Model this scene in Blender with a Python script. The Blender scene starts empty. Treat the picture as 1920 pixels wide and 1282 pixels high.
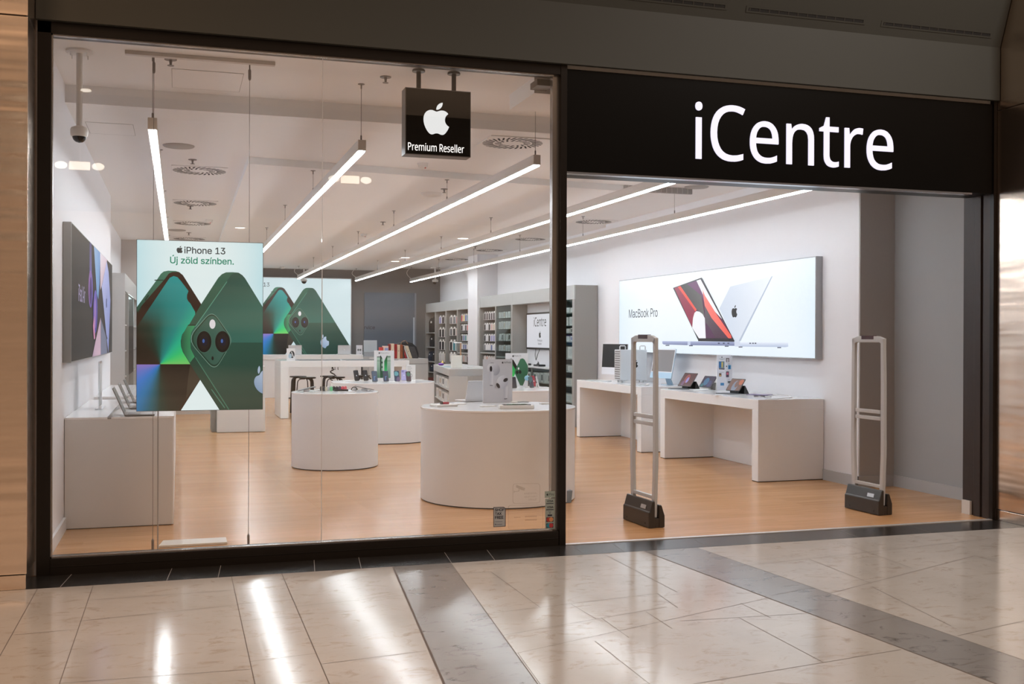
import bpy, math, random
from mathutils import Vector, Matrix
from mathutils.geometry import tessellate_polygon, delaunay_2d_cdt
random.seed(7)
SC = bpy.context.scene
COL = SC.collection

# ------------------------------------------------------------------ camera
FPX, YAW, PITCH, ROLL, V0, CAMH = 1992.0, 0.303772, -0.0023746, 0.0033216, 635.86, 1.6
_fw = Vector((math.sin(YAW) * math.cos(PITCH), math.cos(YAW) * math.cos(PITCH), math.sin(PITCH)))
_rt = Vector((math.cos(YAW), -math.sin(YAW), 0))
_up = _rt.cross(_fw)
_r2 = _rt * math.cos(ROLL) + _up * math.sin(ROLL)
_u2 = -_rt * math.sin(ROLL) + _up * math.cos(ROLL)
CAM = Vector((0, 0, CAMH))
cd = bpy.data.cameras.new('camera')
cd.sensor_width = 36.0
cd.lens = FPX * 36.0 / 1920.0
cd.shift_y = (V0 - 641.0) / 1920.0
cd.clip_end = 200
cam = bpy.data.objects.new('camera', cd)
COL.objects.link(cam)
cam.matrix_world = Matrix.Translation(CAM) @ Matrix((_r2, _u2, -_fw)).transposed().to_4x4()
SC.camera = cam

# ------------------------------------------------------------------ view, world, mall light
SC.view_settings.view_transform = 'Standard'
SC.view_settings.look = 'None'
SC.view_settings.gamma = 1.0
SC.view_settings.use_curve_mapping = False
SC.view_settings.exposure = 0.1
SC.cycles.max_bounces = 10
SC.cycles.diffuse_bounces = 5
SC.cycles.transparent_max_bounces = 16
SC.cycles.sample_clamp_indirect = 6.0

w = bpy.data.worlds.new('mall_air')
SC.world = w
w.use_nodes = True
nt = w.node_tree
nt.nodes.clear()
wo = nt.nodes.new('ShaderNodeOutputWorld')
wb = nt.nodes.new('ShaderNodeBackground')
tc = nt.nodes.new('ShaderNodeTexCoord')
mp = nt.nodes.new('ShaderNodeMapping')
mp.inputs['Scale'].default_value = (0.9, 0.9, 13.0)
nz = nt.nodes.new('ShaderNodeTexNoise')
nz.inputs['Scale'].default_value = 1.6
nz.inputs['Detail'].default_value = 3
rp = nt.nodes.new('ShaderNodeValToRGB')
rp.color_ramp.elements[0].position = 0.40
rp.color_ramp.elements[0].color = (0.11, 0.065, 0.04, 1)
rp.color_ramp.elements[1].position = 0.72
rp.color_ramp.elements[1].color = (2.0, 1.32, 0.86, 1)
nt.links.new(tc.outputs['Generated'], mp.inputs['Vector'])
nt.links.new(mp.outputs['Vector'], nz.inputs['Vector'])
nt.links.new(nz.outputs['Fac'], rp.inputs['Fac'])
nt.links.new(rp.outputs['Color'], wb.inputs['Color'])
wb.inputs['Strength'].default_value = 0.46
nt.links.new(wb.outputs[0], wo.inputs[0])


def area(name, loc, size, sizey, power, color, target, spread=180):
    l = bpy.data.lights.new(name, 'AREA')
    l.shape = 'RECTANGLE'
    l.size, l.size_y = size, sizey
    l.energy = power
    l.color = color
    l.spread = math.radians(spread)
    o = bpy.data.objects.new(name, l)
    COL.objects.link(o)
    o.location = loc
    d = Vector(target) - Vector(loc)
    o.rotation_euler = d.to_track_quat('-Z', 'Y').to_euler()
    return o


area('mall_ceiling_lamp', (2.8, 4.4, 6.9), 5.0, 1.4, 66, (1.0, 0.92, 0.84), (2.8, 4.9, 0), 95)
area('mall_ceiling_lamp', (-2.4, 3.4, 6.9), 1.4, 1.4, 95, (1.0, 0.62, 0.36), (-2.0, 4.6, 0), 110)
area('mall_ceiling_lamp', (7.4, 3.4, 6.9), 1.6, 1.6, 80, (1.0, 0.93, 0.86), (5.8, 6.6, 1.5), 120)

# ------------------------------------------------------------------ projection helpers (photo pixel -> place on a known plane)


def ray(u, v):
    return _r2 * ((u - 960) / FPX) - _u2 * ((v - V0) / FPX) + _fw


def at(u, v, ax, c):
    d = ray(u, v)
    return CAM + d * ((c - CAM[ax]) / d[ax])


def atx(u, v, c): return at(u, v, 0, c)
def aty(u, v, c): return at(u, v, 1, c)
def atz(u, v, c=0.0): return at(u, v, 2, c)


class Fr:
    """a flat face in the place: origin, right, up, normal towards the viewer"""

    def __init__(s, O, R, U=(0, 0, 1)):
        s.O, s.R, s.U = Vector(O), Vector(R).normalized(), Vector(U).normalized()
        s.N = s.R.cross(s.U)

    def px(s, u, v):
        d = ray(u, v)
        t = (s.O - CAM).dot(s.N) / d.dot(s.N)
        p = CAM + d * t - s.O
        return (p.dot(s.R), p.dot(s.U))

    def w(s, a, b, n=0.0):
        return s.O + s.R * a + s.U * b + s.N * n


def fy(y, x=0, z=0): return Fr((x, y, z), (1, 0, 0))      # faces -Y
def fxr(x, y=0, z=0): return Fr((x, y, z), (0, -1, 0))    # faces -X
def fxl(x, y=0, z=0): return Fr((x, y, z), (0, 1, 0))     # faces +X


# ------------------------------------------------------------------ colours and materials
def L(r, g, b):
    f = lambda c: (c / 255) / 12.92 if c / 255 <= 0.04045 else ((c / 255 + 0.055) / 1.055) ** 2.4
    return (f(r), f(g), f(b))


MATS = {}


def M(name, col=(0.8, 0.8, 0.8), rough=0.5, metal=0.0, emit=0.0, ecol=None, spec=0.5, noise=0.0, nscale=40, bump=0.0, aniso=0.0):
    if name in MATS:
        return MATS[name]
    m = bpy.data.materials.new(name)
    m.use_nodes = True
    n = m.node_tree
    b = n.nodes['Principled BSDF']
    b.inputs['Base Color'].default_value = (*col, 1)
    b.inputs['Roughness'].default_value = rough
    b.inputs['Metallic'].default_value = metal
    b.inputs['Specular IOR Level'].default_value = spec
    if emit:
        b.inputs['Emission Color'].default_value = (*(ecol or col), 1)
        b.inputs['Emission Strength'].default_value = emit
    if noise or bump:
        t = n.nodes.new('ShaderNodeTexCoord')
        z = n.nodes.new('ShaderNodeTexNoise')
        z.inputs['Scale'].default_value = nscale
        z.inputs['Detail'].default_value = 4
        n.links.new(t.outputs['Object'], z.inputs['Vector'])
        if noise:
            mx = n.nodes.new('ShaderNodeMix')
            mx.data_type = 'RGBA'
            mx.inputs[6].default_value = (*[c * (1 - noise) for c in col], 1)
            mx.inputs[7].default_value = (*[min(1, c * (1 + noise)) for c in col], 1)
            n.links.new(z.outputs['Fac'], mx.inputs[0])
            n.links.new(mx.outputs[2], b.inputs['Base Color'])
        if bump:
            bp = n.nodes.new('ShaderNodeBump')
            bp.inputs['Strength'].default_value = bump
            bp.inputs['Distance'].default_value = 0.002
            n.links.new(z.outputs['Fac'], bp.inputs['Height'])
            n.links.new(bp.outputs['Normal'], b.inputs['Normal'])
    MATS[name] = m
    return m


COUNTER = M('counter_laminate', (0.70, 0.695, 0.69), 0.5, noise=0.02, nscale=60)
WALL = M('painted_wall', (0.74, 0.735, 0.76), 0.7, noise=0.012, nscale=6)
CEIL = M('ceiling_paint', (0.84, 0.83, 0.825), 0.8, noise=0.01, nscale=5)
GREYWALL = M('grey_wall_paint', (0.165, 0.158, 0.155), 0.7, noise=0.03, nscale=8)
SIDEGREY = M('niche_wall_paint', (0.36, 0.37, 0.38), 0.65, noise=0.02, nscale=5)
BASEB = M('baseboard_paint', (0.44, 0.445, 0.455), 0.5, noise=0.01)
WHITE = M('white_laminate', (0.84, 0.845, 0.855), 0.35, noise=0.012, nscale=25)
WTOP = M('white_gloss_top', (0.86, 0.87, 0.885), 0.14, noise=0.006, nscale=12)
DRUM = M('drum_laminate', (0.76, 0.765, 0.775), 0.55, noise=0.02, nscale=90)
SHELFG = M('shelf_grey', (0.30, 0.29, 0.275), 0.5, noise=0.02, nscale=30)
SHELFH = M('shelf_header_grey', (0.40, 0.405, 0.40), 0.5, noise=0.02, nscale=30)
GREYLAM = M('grey_laminate', (0.47, 0.465, 0.46), 0.5, noise=0.03, nscale=60)
BLACKFR = M('dark_bronze_frame', (0.010, 0.007, 0.0055), 0.32, 0.1, spec=0.3, noise=0.15, nscale=20)
JAMB = M('brown_jamb', (0.045, 0.034, 0.031), 0.4, 0.1, spec=0.3, noise=0.1, nscale=30)
BLACK = M('black_plastic', (0.012, 0.012, 0.013), 0.35, noise=0.1)
SIGNB = M('sign_black', (0.004, 0.0037, 0.0035), 0.3, spec=0.12, noise=0.1, nscale=5)
SIGNE = M('sign_edge_grey', (0.16, 0.155, 0.15), 0.4, 0.3, noise=0.05)
ALU = M('aluminium', (0.62, 0.62, 0.63), 0.35, 0.85, noise=0.03, nscale=80)
SILVER = M('silver_case', (0.70, 0.71, 0.73), 0.35, 0.3, noise=0.02, nscale=60)
DGREY = M('dark_grey_case', (0.06, 0.06, 0.065), 0.4, 0.3, noise=0.05)
LEDH = M('light_housing', (0.66, 0.62, 0.59), 0.45, 0.1, noise=0.02)
LEDE = M('light_diffuser', (1, 1, 1), 0.5, emit=32.0, ecol=(0.865, 0.94, 1.0), noise=0.0)
GATE = M('gate_grey', (0.50, 0.495, 0.495), 0.38, 0.1, noise=0.03, nscale=50)
GATEB = M('gate_base_brown', (0.030, 0.024, 0.020), 0.35, noise=0.08, nscale=50)
WIRE = M('steel_wire', (0.22, 0.20, 0.19), 0.4, 0.6, noise=0.05)
WPL = M('white_plastic', (0.74, 0.72, 0.70), 0.4, noise=0.01)
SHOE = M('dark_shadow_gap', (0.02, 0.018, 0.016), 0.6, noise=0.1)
STOOL = M('black_birch_stool', (0.014, 0.011, 0.009), 0.4, noise=0.2, nscale=60)
LETTER = M('lit_letter', (0.25, 0.25, 0.26), 0.4, emit=1.0, ecol=(0.80, 0.75, 0.92), noise=0.0)
SCREENOFF = M('screen_off', (0.012, 0.010, 0.010), 0.08, noise=0.1)
DISP_DARK = M('vent_slot_dark', (0.012, 0.012, 0.012), 0.7, noise=0.1)
CLEAR = None


def glassmat(name, tint, refl=1.0):
    m = bpy.data.materials.new(name)
    m.use_nodes = True
    n = m.node_tree
    n.nodes.clear()
    o = n.nodes.new('ShaderNodeOutputMaterial')
    mix = n.nodes.new('ShaderNodeMixShader')
    tr = n.nodes.new('ShaderNodeBsdfTransparent')
    tr.inputs[0].default_value = (*tint, 1)
    gl = n.nodes.new('ShaderNodeBsdfGlossy')
    gl.inputs['Roughness'].default_value = 0.0
    gl.inputs['Color'].default_value = (refl, refl, refl, 1)
    fr = n.nodes.new('ShaderNodeFresnel')
    ge = n.nodes.new('ShaderNodeNewGeometry')
    mi = n.nodes.new('ShaderNodeMix')      # same Fresnel from both faces of a thin pane
    mi.inputs[2].default_value = 1.45
    mi.inputs[3].default_value = 1 / 1.45
    n.links.new(ge.outputs['Backfacing'], mi.inputs[0])
    n.links.new(mi.outputs[0], fr.inputs['IOR'])
    n.links.new(fr.outputs[0], mix.inputs[0])
    n.links.new(tr.outputs[0], mix.inputs[1])
    n.links.new(gl.outputs[0], mix.inputs[2])
    n.links.new(mix.outputs[0], o.inputs[0])
    MATS[name] = m
    return m


GLASS = glassmat('shop_glass', (0.985, 0.982, 0.975))
ACRYL = glassmat('clear_acrylic', (0.90, 0.92, 0.93))
SHELFGL = glassmat('cabinet_glass', (0.93, 0.975, 0.97), 0.25)


def printmat(name, emit, rough=0.4, spec=0.5):
    m = bpy.data.materials.new(name)
    m.use_nodes = True
    n = m.node_tree
    b = n.nodes['Principled BSDF']
    a = n.nodes.new('ShaderNodeAttribute')
    a.attribute_name = 'Col'
    if emit:
        b.inputs['Base Color'].default_value = (0.02, 0.02, 0.02, 1)
        n.links.new(a.outputs['Color'], b.inputs['Emission Color'])
        b.inputs['Emission Strength'].default_value = emit
        b.inputs['Roughness'].default_value = 0.25
    else:
        n.links.new(a.outputs['Color'], b.inputs['Base Color'])
        b.inputs['Roughness'].default_value = rough
        b.inputs['Specular IOR Level'].default_value = spec
    MATS[name] = m
    return m


LIT = printmat('backlit_print', 0.94)
MATTE = printmat('printed_card', 0)
FABRIC = printmat('printed_fabric', 0, 0.7, 0.15)
SCREEN = printmat('lit_screen', 0.75)


def metal_brushed(name, col, rough, sc=(300, 300, 3)):
    m = M(name, col, rough, 1.0)
    n = m.node_tree
    b = n.nodes['Principled BSDF']
    t = n.nodes.new('ShaderNodeTexCoord')
    mpp = n.nodes.new('ShaderNodeMapping')
    mpp.inputs['Scale'].default_value = sc
    z = n.nodes.new('ShaderNodeTexNoise')
    z.inputs['Scale'].default_value = 1.0
    z.inputs['Detail'].default_value = 3
    n.links.new(t.outputs['Object'], mpp.inputs[0])
    n.links.new(mpp.outputs[0], z.inputs['Vector'])
    z2 = n.nodes.new('ShaderNodeTexNoise')
    z2.inputs['Scale'].default_value = 1.4
    mp2 = n.nodes.new('ShaderNodeMapping')
    mp2.inputs['Scale'].default_value = (0.35, 0.35, 4.0)
    n.links.new(t.outputs['Object'], mp2.inputs[0])
    n.links.new(mp2.outputs[0], z2.inputs['Vector'])
    b1 = n.nodes.new('ShaderNodeBump')
    b1.inputs['Strength'].default_value = 0.12
    b1.inputs['Distance'].default_value = 0.001
    n.links.new(z.outputs['Fac'], b1.inputs['Height'])
    b2 = n.nodes.new('ShaderNodeBump')
    b2.inputs['Strength'].default_value = 0.5
    b2.inputs['Distance'].default_value = 0.03
    n.links.new(z2.outputs['Fac'], b2.inputs['Height'])
    n.links.new(b1.outputs[0], b2.inputs['Normal'])
    n.links.new(b2.outputs[0], b.inputs['Normal'])
    return m


STEEL = metal_brushed('brushed_steel', (0.92, 0.76, 0.63), 0.24)
STEELD = metal_brushed('brushed_steel_dark', (0.30, 0.23, 0.18), 0.32)


def wood_floor():
    m = M('oak_floor', (0.5, 0.3, 0.15), 0.24)
    n = m.node_tree
    b = n.nodes['Principled BSDF']
    t = n.nodes.new('ShaderNodeTexCoord')
    # boards: long along X
    br = n.nodes.new('ShaderNodeTexBrick')
    br.inputs['Scale'].default_value = 1.0
    br.inputs['Brick Width'].default_value = 1.9
    br.inputs['Row Height'].default_value = 0.145
    br.inputs['Mortar Size'].default_value = 0.0012
    br.inputs['Mortar Smooth'].default_value = 0.3
    br.inputs['Color1'].default_value = (0.630, 0.345, 0.165, 1)
    br.inputs['Color2'].default_value = (0.540, 0.285, 0.130, 1)
    br.inputs['Mortar'].default_value = (0.47, 0.245, 0.112, 1)
    br.offset = 0.37
    n.links.new(t.outputs['Object'], br.inputs['Vector'])
    mpp = n.nodes.new('ShaderNodeMapping')
    mpp.inputs['Scale'].default_value = (1.1, 26, 1)
    n.links.new(t.outputs['Object'], mpp.inputs[0])
    z = n.nodes.new('ShaderNodeTexNoise')
    z.inputs['Scale'].default_value = 1.6
    z.inputs['Detail'].default_value = 6
    n.links.new(mpp.outputs[0], z.inputs['Vector'])
    rr = n.nodes.new('ShaderNodeValToRGB')
    rr.color_ramp.elements[0].position = 0.3
    rr.color_ramp.elements[0].color = (0.78, 0.76, 0.72, 1)
    rr.color_ramp.elements[1].position = 0.7
    rr.color_ramp.elements[1].color = (1.08, 1.08, 1.08, 1)
    n.links.new(z.outputs['Fac'], rr.inputs[0])
    mx = n.nodes.new('ShaderNodeMix')
    mx.data_type = 'RGBA'
    mx.blend_type = 'MULTIPLY'
    mx.inputs[0].default_value = 1.0
    n.links.new(br.outputs['Color'], mx.inputs[6])
    n.links.new(rr.outputs['Color'], mx.inputs[7])
    n.links.new(mx.outputs[2], b.inputs['Base Color'])
    bp = n.nodes.new('ShaderNodeBump')
    bp.inputs['Strength'].default_value = 0.15
    bp.inputs['Distance'].default_value = 0.002
    n.links.new(z.outputs['Fac'], bp.inputs['Height'])
    n.links.new(bp.outputs[0], b.inputs['Normal'])
    return m


def stone(name, c0, c1, vein, rough, vlo=0.60, vhi=0.72, scale=1.1, pits=True):
    m = M(name, c0, rough)
    n = m.node_tree
    b = n.nodes['Principled BSDF']
    t = n.nodes.new('ShaderNodeTexCoord')
    z = n.nodes.new('ShaderNodeTexNoise')
    z.inputs['Scale'].default_value = scale
    z.inputs['Detail'].default_value = 8
    z.inputs['Roughness'].default_value = 0.65
    n.links.new(t.outputs['Object'], z.inputs['Vector'])
    mx = n.nodes.new('ShaderNodeMix')
    mx.data_type = 'RGBA'
    mx.inputs[6].default_value = (*c0, 1)
    mx.inputs[7].default_value = (*c1, 1)
    n.links.new(z.outputs['Fac'], mx.inputs[0])
    mpp = n.nodes.new('ShaderNodeMapping')
    mpp.inputs['Scale'].default_value = (1, 1.7, 1)
    mpp.inputs['Rotation'].default_value = (0, 0, 0.25)
    n.links.new(t.outputs['Object'], mpp.inputs[0])
    z2 = n.nodes.new('ShaderNodeTexNoise')
    z2.inputs['Scale'].default_value = 5.5
    z2.inputs['Detail'].default_value = 9
    z2.inputs['Roughness'].default_value = 0.72
    z2.inputs['Distortion'].default_value = 0.9
    n.links.new(mpp.outputs[0], z2.inputs['Vector'])
    r = n.nodes.new('ShaderNodeValToRGB')
    r.color_ramp.elements[0].position = vlo
    r.color_ramp.elements[0].color = (0, 0, 0, 1)
    r.color_ramp.elements[1].position = vhi
    r.color_ramp.elements[1].color = (1, 1, 1, 1)
    n.links.new(z2.outputs['Fac'], r.inputs[0])
    mx2 = n.nodes.new('ShaderNodeMix')
    mx2.data_type = 'RGBA'
    n.links.new(r.outputs[0], mx2.inputs[0])
    n.links.new(mx.outputs[2], mx2.inputs[6])
    mx2.inputs[7].default_value = (*vein, 1)
    n.links.new(mx2.outputs[2], b.inputs['Base Color'])
    z3 = n.nodes.new('ShaderNodeTexNoise')
    z3.inputs['Scale'].default_value = 38
    z3.inputs['Detail'].default_value = 5
    n.links.new(t.outputs['Object'], z3.inputs['Vector'])
    bp = n.nodes.new('ShaderNodeBump')
    bp.inputs['Strength'].default_value = 0.16
    bp.inputs['Distance'].default_value = 0.0015
    n.links.new(z3.outputs['Fac'], bp.inputs['Height'])
    n.links.new(bp.outputs[0], b.inputs['Normal'])
    return m


OAK = wood_floor()
LIME = stone('limestone_tile', (0.30, 0.275, 0.25), (0.50, 0.46, 0.425), (0.24, 0.165, 0.12), 0.135, 0.54, 0.78)
GREYST = stone('grey_stone_tile', (0.155, 0.145, 0.14), (0.25, 0.235, 0.225), (0.06, 0.053, 0.05), 0.16, 0.55, 0.68)
GRANITE = stone('black_granite', (0.010, 0.009, 0.0085), (0.022, 0.019, 0.017), (0.05, 0.045, 0.04), 0.22, 0.62, 0.72, 9)
GROUT = M('tile_joint', (0.10, 0.075, 0.06), 0.7, noise=0.1)
GROUTL = M('pale_tile_joint', (0.24, 0.22, 0.205), 0.7, noise=0.1)
FASCIA = M('bulkhead_paint', (0.047, 0.048, 0.041), 0.6, noise=0.03, nscale=4)


# ------------------------------------------------------------------ mesh builders
class MB:
    def __init__(s):
        s.v, s.f, s.m, s.c = [], [], [], None

    def add(s, vs, fs, m=0):
        b = len(s.v)
        s.v += [Vector(p) for p in vs]
        for f in fs:
            s.f.append([b + i for i in f])
            s.m.append(m)
        return s

    def box(s, x0, y0, z0, x1, y1, z1, m=0):
        x0, x1 = min(x0, x1), max(x0, x1)
        y0, y1 = min(y0, y1), max(y0, y1)
        z0, z1 = min(z0, z1), max(z0, z1)
        return s.add([(x0, y0, z0), (x1, y0, z0), (x1, y1, z0), (x0, y1, z0), (x0, y0, z1), (x1, y0, z1), (x1, y1, z1), (x0, y1, z1)],
                     [(0, 3, 2, 1), (4, 5, 6, 7), (0, 1, 5, 4), (1, 2, 6, 5), (2, 3, 7, 6), (3, 0, 4, 7)], m)

    def hexa(s, p, m=0):      # 8 corners: bottom ring, top ring
        return s.add(p, [(0, 3, 2, 1), (4, 5, 6, 7), (0, 1, 5, 4), (1, 2, 6, 5), (2, 3, 7, 6), (3, 0, 4, 7)], m)

    def prism(s, ring, off, m=0):
        """ring: 3D points in order, extruded by off"""
        n = len(ring)
        off = Vector(off)
        a = [Vector(p) for p in ring]
        return s.add(a + [p + off for p in a], [tuple(range(n))[::-1], tuple(range(n, 2 * n))] + [(i, (i + 1) % n, n + (i + 1) % n, n + i) for i in range(n)], m)

    def lathe(s, prof, c=(0, 0, 0), seg=24, m=0, cap=True):
        vs, fs = [], []
        for r, z in prof:
            for k in range(seg):
                a = 2 * math.pi * k / seg
                vs.append((c[0] + r * math.cos(a), c[1] + r * math.sin(a), c[2] + z))
        for i in range(len(prof) - 1):
            for k in range(seg):
                k2 = (k + 1) % seg
                fs.append((i * seg + k, i * seg + k2, (i + 1) * seg + k2, (i + 1) * seg + k))
        if cap:
            fs.append(tuple(range(seg))[::-1])
            fs.append(tuple((len(prof) - 1) * seg + k for k in range(seg)))
        return s.add(vs, fs, m)

    def cyl(s, c, r, h, seg=20, m=0):
        return s.lathe([(r, 0), (r, h)], c, seg, m)

    def tube(s, pts, r, seg=8, m=0):
        pts = [Vector(p) for p in pts]
        vs, fs = [], []
        n = len(pts)
        prev = None
        for i, p in enumerate(pts):
            t = (pts[min(i + 1, n - 1)] - pts[max(i - 1, 0)]).normalized()
            a = Vector((0, 0, 1)) if abs(t.z) < 0.9 else Vector((1, 0, 0))
            if prev is not None:
                a = prev
            e1 = (a - t * a.dot(t)).normalized()
            prev = e1
            e2 = t.cross(e1)
            rr = r[i] if isinstance(r, (list, tuple)) else r
            for k in range(seg):
                g = 2 * math.pi * k / seg
                vs.append(p + e1 * (rr * math.cos(g)) + e2 * (rr * math.sin(g)))
        for i in range(n - 1):
            for k in range(seg):
                k2 = (k + 1) % seg
                fs.append((i * seg + k, i * seg + k2, (i + 1) * seg + k2, (i + 1) * seg + k))
        fs.append(tuple(range(seg))[::-1])
        fs.append(tuple((n - 1) * seg + k for k in range(seg)))
        return s.add(vs, fs, m)

    def bar(s, pts, w, t, side, m=0):
        """flat bar of width w along 'side', thickness t, following pts"""
        side = Vector(side).normalized()
        pts = [Vector(p) for p in pts]
        vs, fs = [], []
        n = len(pts)
        for i, p in enumerate(pts):
            d = (pts[min(i + 1, n - 1)] - pts[max(i - 1, 0)]).normalized()
            q = d.cross(side).normalized()
            for a, b in ((-1, -1), (1, -1), (1, 1), (-1, 1)):
                vs.append(p + side * (a * w / 2) + q * (b * t / 2))
        for i in range(n - 1):
            for k in range(4):
                k2 = (k + 1) % 4
                fs.append((i * 4 + k, i * 4 + k2, (i + 1) * 4 + k2, (i + 1) * 4 + k))
        fs.append((3, 2, 1, 0))
        fs.append(tuple((n - 1) * 4 + k for k in range(4)))
        return s.add(vs, fs, m)

    def sphere(s, c, r, seg=16, rings=8, m=0, sz=1.0, z0=-1, z1=1):
        prof = []
        for i in range(rings + 1):
            z = z0 + (z1 - z0) * i / rings
            a = math.asin(max(-1, min(1, z)))
            prof.append((max(1e-4, r * math.cos(a)), r * sz * z))
        return s.lathe(prof, c, seg, m)

    def mesh(s, name, mats, org=(0, 0, 0)):
        o = Vector(org)
        me = bpy.data.meshes.new(name)
        me.from_pydata([tuple(p - o) for p in s.v], [], s.f)
        for m in (mats if isinstance(mats, (list, tuple)) else [mats]):
            me.materials.append(m)
        for p, i in zip(me.polygons, s.m):
            p.material_index = i
        if s.c is not None:
            ca = me.color_attributes.new('Col', 'FLOAT_COLOR', 'POINT')
            for i, c in enumerate(s.c):
                ca.data[i].color = (*c, 1)
        me.validate()
        me.update()
        return me


def finish(o, bevel=0, smooth=False):
    if smooth:
        for p in o.data.polygons:
            p.use_smooth = True
        try:
            o.data.set_sharp_from_angle(angle=math.radians(40))
        except Exception:
            pass
    if bevel:
        b = o.modifiers.new('edge', 'BEVEL')
        b.width = bevel
        b.segments = 2
        b.limit_method = 'ANGLE'
        b.angle_limit = math.radians(50)


def thing(name, label, cat, loc, rot=0, group=None):
    o = bpy.data.objects.new(name, None)
    o.empty_display_size = 0.05
    COL.objects.link(o)
    o.location = loc
    o.rotation_euler = (0, 0, rot)
    o['label'] = label
    o['category'] = cat
    if group:
        o['group'] = group
    return o


def part(p, name, mb, mats, label=None, bevel=0, smooth=False, local=False):
    if local:
        org = Vector((0, 0, 0))
    else:
        q, org = p, Vector((0, 0, 0))
        while q is not None:
            org += q.location
            q = q.parent
    o = bpy.data.objects.new(name, mb.mesh(name, mats, org))
    COL.objects.link(o)
    o.parent = p
    if label:
        o['label'] = label
    finish(o, bevel, smooth)
    return o


def solo(name, label, cat, mb, mats, loc=(0, 0, 0), rot=0, group=None, bevel=0, smooth=False, local=False):
    o = bpy.data.objects.new(name, mb.mesh(name, mats, (0, 0, 0) if local else loc))
    COL.objects.link(o)
    o.location = loc
    o.rotation_euler = (0, 0, rot)
    o['label'] = label
    o['category'] = cat
    if group:
        o['group'] = group
    finish(o, bevel, smooth)
    return o


def struct(name, mb, mats, bevel=0, smooth=False):
    o = bpy.data.objects.new(name, mb.mesh(name, mats))
    COL.objects.link(o)
    o['kind'] = 'structure'
    finish(o, bevel, smooth)
    return o


def dup(root, loc, rot=None, label=None, group=None):
    r = root.copy()
    COL.objects.link(r)
    r.location = loc
    if rot is not None:
        r.rotation_euler = (0, 0, rot)
    if label:
        r['label'] = label
    if group:
        r['group'] = group
    for ch in root.children:
        c = ch.copy()
        COL.objects.link(c)
        c.parent = r
        for g in ch.children:
            d = g.copy()
            COL.objects.link(d)
            d.parent = c
    return r


# ------------------------------------------------------------------ flat printed pictures
def clip_convex(poly, edges):
    """Sutherland-Hodgman; edges: list of (nx, ny, d): keep nx*x+ny*y<=d"""
    out = list(poly)
    for nx, ny, d in edges:
        if not out:
            return []
        res = []
        for i in range(len(out)):
            a, b = out[i], out[(i + 1) % len(out)]
            da, db = nx * a[0] + ny * a[1] - d, nx * b[0] + ny * b[1] - d
            if da <= 0:
                res.append(a)
            if (da < 0 < db) or (db < 0 < da):
                t = da / (da - db)
                res.append((a[0] + (b[0] - a[0]) * t, a[1] + (b[1] - a[1]) * t))
        out = res
    return out


def rect_edges(x0, y0, x1, y1): return [(-1, 0, -x0), (1, 0, x1), (0, -1, -y0), (0, 1, y1)]


_tx = {}


def _area2(l): return sum(l[i][0] * l[(i + 1) % len(l)][1] - l[(i + 1) % len(l)][0] * l[i][1] for i in range(len(l)))


def _inside(p, l):
    c = False
    for i in range(len(l)):
        a, b = l[i], l[i - 1]
        if (a[1] > p[1]) != (b[1] > p[1]) and p[0] < (b[0] - a[0]) * (p[1] - a[1]) / (b[1] - a[1]) + a[0]:
            c = not c
    return c


def glyph_groups(loops):
    """outer loops with their holes"""
    outs = [l for l in loops if not any(m is not l and _inside(l[0], m) for m in loops)]
    return [[o] + [l for l in loops if l is not o and _inside(l[0], o)] for o in outs]


def fill_loops(loops):
    """fill outlines by the non-zero rule (they may overlap themselves)"""
    vs, es = [], []
    for l in loops:
        b = len(vs)
        n = len(l)
        vs += [Vector((q[0], q[1])) for q in l]
        es += [(b + i, b + (i + 1) % n) for i in range(n)]
    ov, _, of = delaunay_2d_cdt(vs, es, [], 0, 0.01)[:3]
    keep = []
    for f in of:
        c = (sum(ov[i].x for i in f) / len(f), sum(ov[i].y for i in f) / len(f))
        wn = 0
        for l in loops:
            for i in range(len(l)):
                a, b = l[i - 1], l[i]
                if (a[1] <= c[1]) != (b[1] <= c[1]):
                    if (a[0] + (c[1] - a[1]) * (b[0] - a[0]) / (b[1] - a[1])) > c[0]:
                        wn += 1 if b[1] > a[1] else -1
        if wn:
            k = list(f)
            A_, B_, C_ = ov[k[0]], ov[k[1]], ov[k[2]]
            if (B_.x - A_.x) * (C_.y - A_.y) - (B_.y - A_.y) * (C_.x - A_.x) < 0:
                k = k[::-1]
            keep.append(tuple(k))
    return [(q.x, q.y) for q in ov], keep


def text2d(body, font=None):
    key = (body, font is None)
    if key not in _tx:
        F_ = font or SANS
        vs, fs, pen = [], [], 0
        for ch in body:
            if ch == ' ':
                pen += 190
                continue
            adv, loops = F_[ch]
            tv, tf = fill_loops(loops)
            b_ = len(vs)
            vs += [((q[0] + pen) / 1000, q[1] / 1000) for q in tv]
            fs += [tuple(b_ + k for k in f) for f in tf]
            pen += adv - (0 if font else 14)
        x0 = min(p[0] for p in vs)
        x1 = max(p[0] for p in vs)
        _tx[key] = ([(p[0] - x0, p[1]) for p in vs], fs, x1 - x0)
    return _tx[key]


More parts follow.
